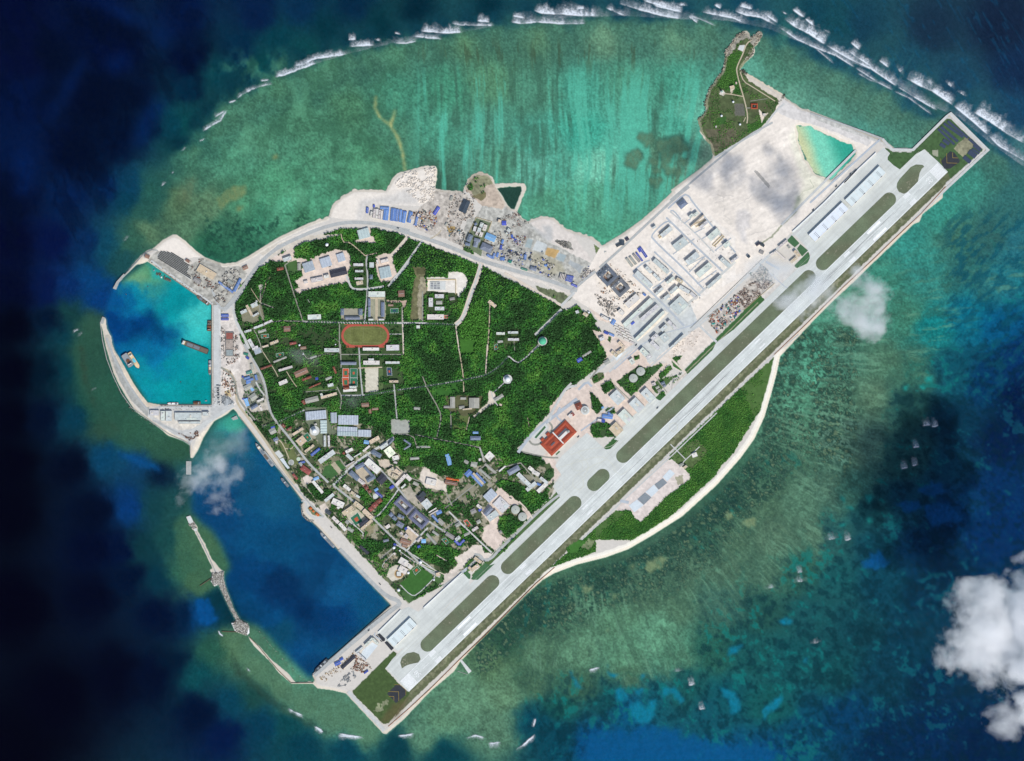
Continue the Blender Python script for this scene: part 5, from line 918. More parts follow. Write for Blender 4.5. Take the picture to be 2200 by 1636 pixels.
for i in range(4): site('in the row of striped cabins', f'{1338 + i * 17},{1352 + i * 4},{1322 + i * 17},{1412 + i * 6},10,w', 'cabin', 'cabin')
for i in range(6): site('in the row of striped cabins', f'{1412 + i * 14},{1372 + i * 3},{1390 + i * 14},{1436 + i * 4},10,c', 'cabin', 'cabin')
site('at the lower end of the cabins', '1460,1478,1525,1508,22,c 1480,1462,1500,1470,12,g')
site('at the north end of the long road', '1985,1032,2030,1008,32,d,5 2050,965,2050,1022,56,d,5 2092,962,2128,938,34,d,5', 'container', 'container')
V(1180, 400)
B_ = 'in the barracks grid'
site('in the top row of the barracks grid', '1520,248,1598,182,72,s 1640,372,1682,335,36,g 1690,352,1738,315,36,g 1655,482,1812,342,13,t 1765,492,1850,420,36,g 1870,622,1985,522,76,g 2046,712,2106,665,56,g 2010,852,2118,950,50,g 2128,892,2210,830,28,g')
site('in the middle row of the barracks grid', '1312,592,1430,492,55,g 1468,735,1600,632,96,g 1610,908,1742,798,72,g 1735,1052,1890,922,72,g 1855,1192,2010,1055,38,g 1205,500,1250,472,22,g')
site('in the lower row of the barracks grid', '1225,868,1395,1018,50,g 1130,952,1196,1018,42,g 1220,1032,1298,1108,34,g 1015,1012,1198,1182,62,g')
site('in the pale plots below the barracks', '1375,1142,1460,1072,34,g 1245,1272,1330,1197,34,g 1415,1257,1500,1182,38,g 1320,1347,1410,1277,40,g 1490,1090,1560,1132,42,t 1522,1178,1640,1250,42,g 1652,1250,1730,1322,36,g 1457,1462,1585,1340,150,g,11')
site('left of the barracks grid', '905,1408,1040,1290,78,w 815,1452,870,1505,46,w 1100,1262,1130,1285,24,b')
site('at the bend of the coast road', '625,1122,750,1002,165,uc 770,1250,895,1137,165,uc')
site('in the blue-striped lumber yard', '1060,718,1140,835,30,c 1040,735,1065,775,18,c 1018,782,1092,880,20,c 985,800,1060,890,28,k 945,830,1015,920,28,k 905,850,975,945,28,k')
V(1180, 640)
site('in the long warehouse row', '875,330,1200,22,56,g 1075,262,1272,92,46,g 1012,492,1345,165,36,g', 'warehouse', 'warehouse')
site('in the paved depot below the warehouses', '1392,275,1482,372,40,g 1310,387,1375,327,46,g 1200,492,1262,435,48,g 1318,492,1383,443,95,g 1188,515,1285,602,46,g 1418,592,1575,440,22,g 1072,602,1150,678,62,g 1138,712,1190,672,46,g')
for r_ in range(5):
    for c_ in range(3): site('in the white cabin rows', f'{745 + c_ * 68 + r_ * 16},{300 + c_ * 34 + r_ * 36},{800 + c_ * 68 + r_ * 16},{328 + c_ * 34 + r_ * 36},17,w,4', 'cabin', 'cabin')
site('beside the white cabin rows', '735,312,765,262,42,b 645,402,690,422,30,c 700,420,760,448,24,b 960,312,995,285,24,c 610,215,690,260,30,w')
site('alone in the eastern woods', '328,745,380,715,42,c 390,690,490,630,26,k')
site('at the tan plaza by the eastern woods', '590,492,645,470,42,g 812,518,880,592,36,t 728,630,795,690,38,t 795,655,872,602,46,t')
site('on the pink ground above the tanks', '950,720,988,775,52,g 645,770,705,735,50,k')
site('facing the runway apron', '752,1212,842,1128,150,g,11 1120,1180,1192,1112,165,g,12 985,1300,1065,1222,162,g,12 855,1435,935,1357,165,g,12 740,1582,825,1502,132,t,12', 'hangar', 'hangar')
site('between terminal and apron hangars', '622,1388,742,1400,46,b 690,1350,745,1385,26,b 612,1292,640,1280,20,bl 600,1430,650,1450,36,c 565,1430,610,1440,30,w')
site('by the round hall above the terminal', '310,1285,380,1255,78,r 230,1402,285,1352,46,w 260,1350,290,1380,26,r')
site('among cottages near the taxiway', '1205,1020,1245,1005,36,w 1250,1062,1285,1042,26,k 1272,1097,1310,1077,30,k 1310,1010,1350,992,30,s 1335,1040,1365,1025,26,s')
site('in the grove left of the warehouses', '310,175,345,160,36,g 400,180,450,215,40,t')
V(480, 740)
site('at the star-shaped junction', '1378,225,1558,225,32,s 1640,218,1830,218,48,w 1900,216,2065,216,28,g 1700,180,1765,180,26,g')
site('south of the pale parade square', '1945,437,2050,437,28,t')
site('at the foot of the sports courts', '1405,545,1565,535,32,w 1410,520,1470,515,30,r 1225,487,1290,472,36,g 1480,505,1560,500,26,g')
site('in the western garden quarter', '650,310,810,263,28,w 440,290,568,245,20,r 840,362,985,300,66,br 655,467,750,427,46,w 925,420,1030,380,24,r 1005,512,1138,455,14,r 1080,405,1110,400,28,c 1200,412,1270,385,26,k 1020,162,1092,138,22,k 905,47,970,40,30,br 1290,265,1320,340,20,r 590,210,740,150,20,k')
site('above the glass greenhouses', '962,670,1112,632,58,k 1145,628,1330,577,32,t 928,660,955,702,28,r 1140,600,1165,590,40,g')
site('in the glasshouse nursery', '965,842,1205,820,98,m 1345,885,1580,888,108,m 1335,992,1570,1002,58,m 1335,1045,1570,1052,50,m 1575,1040,1730,1045,78,m 1175,888,1178,1045,74,m 1258,862,1330,860,120,m', 'greenhouse', 'greenhouse')
site('beside the glasshouse nursery', '1190,1070,1192,1200,26,g 1235,1070,1240,1200,22,g 1620,715,1705,707,46,br 1715,765,1720,810,30,br 1742,762,1815,755,26,br')
site('in the blue shanty yard', '245,405,310,385,24,b 270,432,350,405,24,b 220,382,240,380,16,c 270,455,320,440,26,b 312,492,350,545,30,bl 378,360,392,420,24,b 270,150,300,172,26,c 240,110,290,122,26,gr 270,340,335,318,30,gr 260,640,290,722,38,bl 225,645,290,635,14,c 330,755,400,712,34,s 400,672,475,637,26,w 425,715,455,780,26,w 245,525,330,480,60,k 320,640,385,595,70,k 330,230,350,300,30,k', 'shack', 'shack')
site('around the big white radome', '815,1062,932,987,30,t 875,1165,955,1100,86,t 958,1262,1062,1182,30,t 1080,930,1085,950,26,w')
site('below the long boulevard corner', '690,940,722,972,28,r 745,1005,800,972,22,r 545,1035,612,1000,66,k 560,978,602,965,22,c 590,1125,640,1100,36,s 612,1150,640,1145,30,w 1030,1300,1130,1222,28,c')
V(560, 940)
site('facing the lawn avenue', '690,290,865,165,58,g,12')
site('in the harbour-side gardens', '450,302,520,285,20,c 480,345,580,420,60,r 380,430,432,492,26,r 622,495,680,470,30,bl 612,512,730,652,35,w 545,410,575,395,40,r 460,300,500,350,30,k')
site('at the corner of the boulevard', '998,175,1080,137,36,w 1010,200,1080,265,40,g 998,342,1100,282,14,w 1095,232,1180,182,14,g 965,180,985,192,24,r 1202,165,1280,100,26,w 1280,62,1390,0,46,t 1212,52,1270,62,40,bl')
site('at the green-roofed market', '1305,165,1410,222,50,s 1475,200,1552,142,112,y,14 1405,130,1490,75,42,g 1545,250,1620,232,52,w 1560,290,1600,300,24,w 1505,80,1560,20,18,s 1680,30,1760,85,18,s 1680,140,1755,95,16,s')
site('in the dense town block', '1115,362,1212,310,46,s 1048,402,1145,490,56,s 1240,275,1390,402,85,w,12 1215,345,1320,460,30,s 1245,510,1340,455,46,s 1385,525,1455,452,88,d,10 1145,492,1220,550,40,w')
site('in the row below the town block', '1190,562,1225,545,34,r 1222,602,1260,582,38,r 1262,640,1295,622,34,r 1335,625,1375,600,26,bl 1350,640,1425,700,26,c 1515,598,1560,567,30,c')
site('on the slope of red-roofed flats', '1275,852,1312,825,50,r 1315,812,1365,772,50,r 1370,762,1415,727,46,r', 'block')
site('in the eastern town plots', '1500,402,1560,362,40,t 1575,380,1640,432,42,t 1540,440,1612,472,40,t 1590,560,1700,442,40,w 1700,442,1760,502,46,w 1650,595,1700,550,24,g 1790,530,1850,560,36,k')
site('in the slate-roofed twin courtyards', '1600,722,1752,865,128,us 1775,890,1935,1030,135,us')
site('right of the twin courtyards', '1848,732,1900,687,76,d,9 1910,812,1982,752,105,g,8 1970,882,2060,828,16,w 1990,905,2080,853,16,w 2060,892,2118,865,40,b 2010,912,2060,965,26,b 2040,940,2080,990,24,b 2080,960,2140,1020,50,k')
site('around the southern sports court', '968,900,1085,820,56,t,12 1100,762,1195,838,52,t,12 1205,850,1310,950,52,t,12 1165,1032,1255,957,40,d,12 1180,1080,1310,968,34,t,12')
site('by the seafront orange pavilions', '755,748,858,665,38,g 840,740,975,800,70,w,10 900,832,960,790,30,w 770,865,820,895,42,d', None)
site('in the small garden by the main lane', '975,560,1050,622,40,w 1060,640,1115,680,34,t 1120,680,1165,705,26,g')
site('in the workshop yard', '1515,890,1545,922,42,s 1552,932,1592,962,40,s 1600,1000,1670,1042,56,s 1610,910,1645,925,36,s 1655,925,1675,945,30,s 1470,1060,1515,1030,40,w')
site('in the lower town yards', '1720,1045,1850,1155,22,w 1640,1112,1662,1142,30,w 1690,1142,1722,1172,42,w 1640,1205,1760,1240,50,br 1835,1222,1890,1172,30,w 1885,1215,1935,1215,44,bl 1690,1075,1715,1060,30,c 1660,1260,1720,1275,40,br 1440,1215,1500,1200,26,s 1560,1250,1590,1260,22,c 1840,1285,1870,1275,26,c')
site('along the seafront quay road', '845,932,915,1002,40,w 925,1005,1000,1090,42,w 1020,1060,1085,1100,42,k 1000,980,1030,1010,30,k')
site('on the seafront under palms', '575,822,600,840,26,o 608,858,628,872,20,o 650,890,682,917,26,o', 'pavilion', 'pavilion')
site('beside the southern naval yard', '1165,1272,1262,1362,34,d,4', 'array')
V(660, 1180)
site('in the southern radar compound', '1082,122,1172,175,76,w 1150,165,1230,222,50,w 1078,218,1168,268,72,w 1510,302,1558,290,42,t 1015,60,1035,50,26,w')
site('around the south control tower', '1890,210,1945,258,30,t 1960,100,2040,162,36,t 1940,235,2010,185,40,t')
site('on the southern sandy yard', '680,1130,770,1042,26,g 770,1045,832,1110,26,g 572,1215,652,1150,20,g 590,1215,690,1305,22,g 405,1395,560,1252,34,d 325,1352,390,1322,40,c 385,1300,422,1277,26,c 668,1455,715,1422,18,c')
build(660 + 980 / 5.4525, 1180 + 1102 / 5.4525, 660 + 1247 / 5.4525, 1180 + 845 / 5.4525, 118 / 5.4525, 'h', 11, '', label='white open-fronted aircraft shelter on the southern apron beside the sea wall')
V(1740, 220)
build(1740 + 447 / 5.4525, 220 + 1187 / 5.4525, 1740 + 847 / 5.4525, 220 + 790 / 5.4525, 112 / 5.4525, 'h', 11, '', label='long white aircraft shelter nearest the turquoise pond at the runway end')
V(1440, 260)
build(1440 + 1655 / 5.4525, 260 + 1378 / 5.4525, 1440 + 2048 / 5.4525, 260 + 996 / 5.4525, 112 / 5.4525, 'h', 11, '', label='long white aircraft shelter beside the lawns and second control tower')
V(880, 960)
site('in the southern woods', '440,90,475,215,50,bl 905,145,968,80,85,w 1048,292,1125,227,18,w 885,202,1010,312,30,k 820,262,945,372,26,k 10,145,110,135,24,k 640,170,690,190,40,k 720,200,790,215,60,k 810,155,840,150,30,w')
site('on the palm street below the wood', '660,340,718,282,56,b 722,328,850,460,24,b 780,310,885,425,24,b 745,310,865,440,26,t')
site('on the sandy patch in the southern woods', '195,400,310,428,74,w 415,412,560,440,42,br 430,370,580,395,20,o 120,560,160,600,110,d')
site('in the pink tank-farm clearing', '895,620,995,525,105,m 1030,728,1120,635,160,g,6 885,802,960,712,50,s 920,850,1030,770,74,g')
site('on the lower palm lanes', '735,985,800,942,36,w 790,682,840,720,36,w 810,752,842,727,26,c 720,770,775,742,52,k 530,1100,585,1150,26,c 585,1150,640,1092,26,c 540,1095,590,1055,40,g 430,1015,520,1072,46,k 200,1022,310,1142,30,k 790,890,830,870,40,k 540,930,590,900,40,k 640,1040,700,1010,30,k 1050,1010,1080,990,30,k 270,990,340,1040,26,k')
site('near the central apron', '1155,312,1282,240,62,s 1265,315,1405,452,50,g 1370,512,1480,422,46,g 1500,530,1610,430,48,w 1395,240,1450,282,42,w 1440,290,1520,332,46,w 1530,362,1620,432,36,g 1490,432,1540,452,26,b 1300,380,1350,430,40,k')
V(840, 740)
site('in the compound left of the forest radome', '722,618,722,748,54,k,10 975,630,975,748,116,k,10 800,742,860,738,34,k 620,735,690,735,26,k 840,765,950,755,16,t 815,635,880,635,26,k')
site('by the radome lane', '1215,660,1312,597,42,k 1270,705,1300,715,22,t')
site('in the lower central woods', '930,1100,1050,1100,44,s 960,1036,1022,1036,22,bl 300,1205,460,1200,24,k 225,1340,330,1330,26,k 270,750,340,755,30,k')
V(1140, 860)
site('in the eastern weather station', '1890,655,1948,632,50,w 1740,770,1790,745,30,k 1790,800,1830,770,30,t')
V(200, 500)
site('in the harbour batching yard', '1232,408,1430,522,92,t,6 1475,582,1640,702,22,b 1655,690,1730,542,30,b 1505,972,1590,972,28,c 1505,1015,1590,1015,28,c 1757,425,1812,400,42,br 612,272,662,292,40,br 1185,540,1260,590,50,k 1500,600,1560,640,24,k 1580,560,1640,600,30,k 1090,320,1130,345,30,br')
V(200, 720)
site('on the southern harbour quay', '670,915,775,915,60,g,9 820,892,820,1005,50,g,9 890,890,890,1010,72,g,9 960,955,1275,955,88,g,9 1285,925,1360,925,45,g 1005,1027,1260,1027,26,g', 'warehouse', 'warehouse')
V(1480, 40)
site('on the wooded northern headland', '480,818,530,805,40,t 545,760,562,760,24,t 870,1135,895,1130,30,w 310,1270,325,1270,20,w')
V(1480, 480)
site('in the second control tower compound', '1232,325,1300,392,36,t 1190,462,1262,402,36,t 1052,282,1150,202,26,w 952,372,1030,322,22,w 1160,265,1180,290,26,k 1020,330,1130,430,18,w')
site('by the sand plain road junction', '785,260,830,225,30,d 840,245,880,270,30,d 685,380,710,400,30,d 830,330,870,350,40,k')
build(*RF(0, 0), *RF(1, 0), .4, 'g', 1, 'x') if False else None
ORD = ['', 'second', 'third', 'fourth', 'fifth', 'sixth', 'seventh', 'eighth', 'ninth', 'tenth']
def rank_labels(items, catof=None):
    """items: (obj, base label, x, y); repeats are told apart by their order along the longer spread"""
    from collections import defaultdict
    G = defaultdict(list)
    for it in items: G[it[1]].append(it)
    for base, L_ in G.items():
        if len(L_) == 1: L_[0][0]['label'] = base; continue
        sx = max(i[2] for i in L_) - min(i[2] for i in L_); sy = max(i[3] for i in L_) - min(i[3] for i in L_); ax = 2 if sx >= sy else 3
        L_.sort(key=lambda i: i[ax]); n = len(L_); lo, hi = ('left', 'right') if ax == 2 else ('top', 'bottom')
        for k, it in enumerate(L_):
            j = n - 1 - k
            if k == 0: s = lo + 'most' if ax == 2 else 'topmost'
            elif j == 0: s = 'rightmost' if ax == 2 else 'lowest'
            elif k <= j: s = f'{ORD[k]} from the {lo}'
            else: s = f'{ORD[j]} from the {hi}'
            if n == 3 and k == 1: s = 'the middle one'
            it[0]['label'] = f'{base}, {s}'
rank_labels([b[:4] for b in BLD])
from collections import Counter
_c = Counter((b[5], b[6]) for b in BLD)
for b in BLD:
    b[0]['category'] = b[5]
    if _c[(b[5], b[6])] > 1 and b[6]: b[0]['group'] = f'{b[5]}s {b[6]}'
print('BUILDINGS', len(BLD), 'dups', [k for k, v in Counter(b[0]['label'] for b in BLD).items() if v > 1][:8])
# ---------------------------------------------------------------- domes, tanks, terminal, harbour craft, walls
def lathe(name, prof, mat, par, n=28, loc=None):
    v, f = [], []
    for r, zz_ in prof:
        for k in range(n): a = 2 * math.pi * k / n; v.append((r * math.cos(a), r * math.sin(a), zz_))
    for i in range(len(prof) - 1):
        for k in range(n): a = i * n + k; b = i * n + (k + 1) % n; f.append((a, b, b + n, a + n))
    f.append(tuple(range((len(prof) - 1) * n, len(prof) * n)))
    o = link(name, mesh(name, v, f), mat, par, loc)
    for p in o.data.polygons: p.use_smooth = len(prof) > 6
    return o
def thing(o, label, cat, group=None): return tag(o, label, cat, group)
M_C1 = noise_mat('weathered_concrete', (166, 168, 162), .14, .12); M_C2 = noise_mat('clean_concrete', (204, 206, 200), .08, .1); M_DOMEW = noise_mat('radome_white', (240, 243, 244), .03, .1); M_DOMEG = noise_mat('radome_green', (92, 186, 146), .05, .1)
def foot(x, y, r): FOOT.append([(x + r * math.cos(k * .785), y + r * math.sin(k * .785)) for k in range(8)])
def radome(x, y, rb, rd_, h, mat, label, name='radome', cat='radome', group=None):
    r = empty(name, x, y); R = rd_ * U; foot(x, y, max(rb, rd_) + .8)
    lathe('base', [(rb * U, 0), (rb * U, 3 if rb > 6 else .6), (rb * U * .94, 3.1 if rb > 6 else .65)], M_C1, r)
    if rb > 6:
        lathe('parapet_ring', [(rb * U, 3.12), (rb * U, 4.2), (rb * U - .8, 4.2), (rb * U - .8, 3.15)], M_C2, r); lathe('tower', [(R * .75, 3.2), (R * .7, h)], M_C2, r); lathe('platform', [(R * 1.02, h), (R * 1.02, h + .7)], M_C2, r)
    else: lathe('tower', [(R * .6, .6), (R * .55, h)], M_C2, r)
    lathe('dome', [(R * math.cos(a), h + .7 + R * .55 + R * math.sin(a)) for a in np.linspace(-.6, 1.5, 10)], mat, r)
    return thing(r, label, cat, group)
radome(676.2, 926, 10.6, 5, 16, M_DOMEW, 'large white radome on a round grey base left of the greenhouses')
radome(1090.7, 815.4, 10, 5.4, 10, M_DOMEW, 'white radome on a round base alone in the central forest')
radome(1165.6, 733.5, 10, 8, 9, M_DOMEG, 'green radome on a round base in the eastern forest')
for x, y, r_, lb in ((643.8, 742, 2.1, 'small white radome in the western palm grove'), (651.6, 761, 1.3, 'tiny white radome just below the western palm grove radome'), (721, 740.6, 1.3, 'tiny white radome above the grey hall left of the running track'), (1310.7, 688, 2.8, 'white radome beside the white cabin rows'), (1265, 672, 2, 'small white radome in the grove left of the warehouses'), (903.6, 1208, 3.2, 'pale blue-white radome beside the southern woods lane'), (856.6, 1268, 3, 'white radome on the lower seafront corner'), (932.4, 1246, 2, 'small white radome at the lawn path bend'), (846.5, 1177, 3, 'white radome by the lane above the radar compound'), (859, 1183, 1.8, 'smaller white radome along the lane above the radar compound'), (877.5, 1231, 2.6, 'white radome touching the radar compound halls'), (1575, 219.7, 2.2, 'white radome near the ruined square on the headland'), (1550, 249.6, 2.2, 'white radome in the headland scrub, lower left'), (1589.7, 268, 2.2, 'white radome in the headland scrub, lower right'), (702.6, 526.4, 3.4, 'pale round radar in the northern coastal strip')):
    radome(x, y, r_ * 1.15, r_, 5, M_DOMEW, lb)
for x, y, lb in ((1376.2, 798.3, 'grey dome-roofed storage tank, upper right of the pair by the taxiway'), (1360.5, 813, 'grey dome-roofed storage tank, lower left of the pair by the taxiway'), (1107.4, 1095.4, 'grey dome-roofed storage tank, upper left of the pair in the pink clearing'), (1122.6, 1110.4, 'grey dome-roofed storage tank, lower right of the pair in the pink clearing')):
    r = empty('storage_tank', x, y); R = 9.3 * U; foot(x, y, 10); lathe('shell', [(R, 0), (R, 9), (R - .4, 9.05)], M_C1, r, 40); lathe('roof', [(R - .5, 9.1), (R * .66, 10.2), (R * .33, 10.9), (1.5, 11.1)], noise_mat('tank_roof', (178, 182, 172), .1, .12), r, 40); lathe('hatch', [(1.3, 11.12), (1.3, 12), (.9, 12.1)], M_UNIT[2], r, 10); boxobj('stair', R, R + 1.2, -2, 2, 0, 8.6, M_UNIT[1], r); thing(r, lb, 'tank', 'dome-roofed storage tanks')
def rotated(name, x1, y1, x2, y2, zt=GZ):
    return empty(name, (x1 + x2) / 2, (y1 + y2) / 2, zt, math.atan2(-(y2 - y1), x2 - x1)), math.hypot(x2 - x1, y2 - y1) * U / 2
# passenger terminal
V(1140, 860); (a, b), (c, d) = z("475,302 180,588"); r, L = rotated('terminal', a, b, c, d); B = 17.8 * U; q = 13.
FOOT.append(z("405,225 555,370 250,665 100,520"))
v, f = [], []; box_vf(-L, L, -B, B, 0, 8, v, f, False); link('wall', mesh('wall', v, f), M_WALL[0], r)
M_RT = noise_mat('terracotta_tiles', (172, 84, 62), .12, .15, .8, wave=.5); M_RT2 = noise_mat('terracotta_dark', (140, 66, 52), .12, .15, .8)
v, f = [], []
for (s, zz_) in ((0, 8), (q * .55, 11), (q, 9.2)): v += [(-L + s, -B + s, zz_), (L - s, -B + s, zz_), (L - s, B - s, zz_), (-L + s, B - s, zz_)]
f = [(i4 * 4 + i, i4 * 4 + (i + 1) % 4, i4 * 4 + 4 + (i + 1) % 4, i4 * 4 + 4 + i) for i4 in (0, 1) for i in range(4)]
link('roof', mesh('roof', v, f), M_RT, r); boxobj('roof_terrace', -L + q, L - q, -B + q, B - q, 6, 8.6, M_RT2, r)
v, f = [], []; gable_vf(L * .12, L * .78, -B * .34, B * .36, 8.7, 3.6, 9, v, f); link('central_roof', mesh('central_roof', v, f), M_RT, r)
boxobj('skylight', L * .32, L * .6, -B * .08, B * .1, 12, 13.4, M_UNIT[2], r); boxobj('atrium_roof', -L * .72, -L * .02, B * .0, B * .34, 8.65, 9.6, M_WALL[2], r); boxobj('atrium_glass', -L * .7, -L * .04, -B * .3, -B * .06, 8.65, 9.3, M_UNIT[2], r)
boxobj('roof_bridge', -L * .02, L * .05, -B, B * .9, 10.2, 11.4, M_WALL[2], r)
lathe('dome', [(5.6, 8.7), (5.6, 12), (4.6, 14), (2.6, 15.4), (.3, 16)], M_C1, r, 24, (-L * .66, B * .22, 0))
for x_ in (L * .28, L * .72): v, f = [], []; gable_vf(x_ - 7, x_ + 7, -B - 13, -B - .6, 6, 2, 4, v, f); link('porch', mesh('porch', v, f), M_RT, r)
thing(r, 'large red-tiled terminal with courtyard roofs beside the central apron', 'terminal')
# forecourt loop of the terminal
V(840, 740); rd("1850,910 1890,960 1885,1010 1840,1040", 4, M_R4, 1); rd("1620,1130 1650,1170 1700,1180 1760,1160", 4, M_R4, 1)
sheet('forecourt', z("1650,1080 1810,920 1840,980 1690,1120"), GZ + .9, M_C2); sheet('lawn', z("1680,1090 1800,955 1815,975 1700,1105"), GZ + 1.0, M_LAWN)
V(1180, 640); (x, y), = z("420,1320"); r = empty('round_hall', x, y); foot(x, y, 10.5)
lathe('wall', [(9.4 * U, 0), (9.4 * U, 11)], M_WALL[2], r, 40); lathe('roof', [(9.5 * U, 11.1), (9.2 * U, 12.2), (7 * U, 12.8), (6.8 * U, 12.3)], M_C2, r, 40); lathe('drum', [(5.4 * U, 12.3), (5.4 * U, 14.4), (5 * U, 14.5)], M_C1, r, 40); lathe('lantern', [(2 * U, 14.6), (2 * U, 16), (.4, 17.4)], M_C2, r, 24); thing(r, 'round grey domed hall beside a curved red roof above the terminal', 'hall')
V(1480, 40); (x, y), = z("385,862"); r = empty('lighthouse', x, y); foot(x, y, 4)
lathe('base', [(4.6, 0), (4.6, 4), (4.2, 4.1)], M_C2, r, 20); lathe('tower', [(3, 4.2), (2.4, 27)], M_DOMEW, r, 20); lathe('gallery', [(3.4, 27.1), (3.4, 28)], M_C2, r, 20); lathe('lantern', [(1.8, 28.1), (1.8, 31), (.2, 33)], M_DOMEG, r, 16); thing(r, 'white lighthouse tower casting a long shadow on the headland', 'lighthouse')
V(1480, 40); (a, b), (c, d) = z("725,1030 805,1030"); r, L = rotated('walled_temple', a, b, c, d); FOOT.append(z("715,990 815,990 815,1070 715,1070"))
v, f = [], []; B = 6 * U; q = 5
for (s, zz_) in ((0, 5), (q * .5, 6.8), (q, 5)): v += [(-L + s, -B + s, zz_), (L - s, -B + s, zz_), (L - s, B - s, zz_), (-L + s, B - s, zz_)]
link('roof', mesh('roof', v, [(i4 * 4 + i, i4 * 4 + (i + 1) % 4, i4 * 4 + 4 + (i + 1) % 4, i4 * 4 + 4 + i) for i4 in (0, 1) for i in range(4)]), M_RT, r); v, f = [], []; box_vf(-L + .3, L - .3, -B + .3, B - .3, 0, 5, v, f, False); link('wall', mesh('wall', v, f), M_WALL[0], r); boxobj('inner_hall', -2.5, 2.5, -2.5, 2.5, 0, 7.5, M_UNIT[2], r); thing(r, 'red-roofed square courtyard house on the wooded headland', 'house')
# walls and fences
def wall(name, P, w, h, mat, label, cat='wall', zb=GZ, group=None):
    L_, R_ = ribbon(P, w); n = len(P); o = empty(name, *P[0], 0); ox, oy = W(*P[0])
    q = lambda p, zz_: (W(*p)[0] - ox, W(*p)[1] - oy, zz_)
    v = [q(p, zb + h) for p in L_] + [q(p, zb + h) for p in R_] + [q(p, zb - 2) for p in L_] + [q(p, zb - 2) for p in R_]; f = []
    for i in range(n - 1): f += [(i, i + 1, i + 1 + n, i + n), (i, i + 2 * n, i + 1 + 2 * n, i + 1), (i + n, i + 1 + n, i + 1 + 3 * n, i + 3 * n)]
    f += [(0, n, 3 * n, 2 * n), (n - 1, 3 * n - 1, 4 * n - 1, 2 * n - 1)]
    bpy.data.objects.remove(o); o = link(name, mesh(name, v, f), mat); o.location = (ox, oy, 0); return tag(o, label, cat, group)
M_OR = noise_mat('rusty_seawall', (176, 120, 76), .2, .1); M_WW = noise_mat('white_barrier', (236, 237, 235), .05, .1); M_TW = noise_mat('tan_wall', (196, 176, 132), .1, .1)
V(640, 1290); P_ = z("1060,1478 1300,1270 1560,1030 1900,690 2181,425"); V(880, 960); P_ += z("1480,1605 1700,1415")
wall('sea_wall', P_, .9, 2.6, M_OR, 'rust-coloured sea wall along the southern half of the runway', 'sea wall')
V(1480, 480); P_ = z("1000,1540 1400,1160 1800,760 2181,405"); V(1740, 220); P_ += z("960,1630 1300,1310 1590,990")
wall('sea_wall', P_, .9, 2.6, M_OR, 'rust-coloured sea wall along the northern half of the runway', 'sea wall')
V(660, 1180)
wall('blast_wall', z("832,972 1096,712"), 1.3, 6, M_WW, 'white blast wall behind the southern aircraft shelter', 'wall'); wall('blast_wall', z("1366,686 1812,278"), 1.5, 6, M_WW, 'long white blast wall along the southern apron woods', 'wall')
V(1440, 260); P_ = z("1430,1300 1800,960 2181,575"); V(1740, 220); P_ += z("400,945 772,592"); wall('blast_wall', P_, 1.6, 6, M_WW, 'very long white blast wall between sand plain and northern aprons', 'wall')
V(840, 460); wall('basin_wall', z("425,770 760,770 760,945"), 1.4, 3, M_TW, 'tan wall around the pale water basin yard', 'wall'); wall('basin_wall', z("425,770 425,900"), 1.2, 3, M_TW, 'short tan wall left of the water basin', 'wall')
r, L = rotated('water_basin', *z("455,840")[0], *z("640,840")[0]); B = 9.4 * U; FOOT.append(z("440,780 760,780 760,940 440,920"))
boxobj('slab', -L, L, -B, B, 0, .8, M_C2, r)
for i in range(3):
    for j in range(3): boxobj('cell', -L * .9 + i * L * .42, -L * .56 + i * L * .42, -B * .8 + j * B * .54, -B * .36 + j * B * .54, .81, 1.2, M_UNIT[1] if (i + j) % 3 else M_C1, r)
boxobj('cell_wall', -L * .97, L * .25, B * .86, B * .94, .81, 3, M_C1, r); thing(r, 'grey water basin divided into cells in the pale sandy yard', 'basin')
wall('perimeter_wall', [RF(a_, 33.5) for a_ in (0, 1)] if False else z("1000,40 1180,90 1060,420"), .7, 2.5, M_TW, 'pale wall around the right side of the hedged plant', 'wall'); wall('perimeter_wall', z("1000,40 840,390"), .7, 2.5, M_TW, 'pale wall around the left side of the hedged plant', 'wall')
V(1180, 400)
for s_, lb in (("1275,590 1385,485 1400,500 1290,612 1275,590", 'open tan wall enclosure beside the first middle-row barracks'), ("1910,690 2030,575 2048,592 1935,708 1910,690", 'open tan wall enclosure in the top row of barracks'), ("1700,450 1820,395 1835,420 1720,480 1700,450", 'open tan wall enclosure above a narrow barracks')):
    wall('enclosure_wall', z(s_), 1.0, 3.5, M_TW, lb, 'wall')
V(1480, 480); wall('perimeter_fence', z("20,1230 860,420"), .5, 2.4, M_C1, 'grey boundary fence along the boulevard below the barracks grid', 'fence'); wall('perimeter_fence', z("640,1020 1010,700"), .6, 2.4, M_TW, 'pale fence between the material yard and taxiway grass', 'fence')
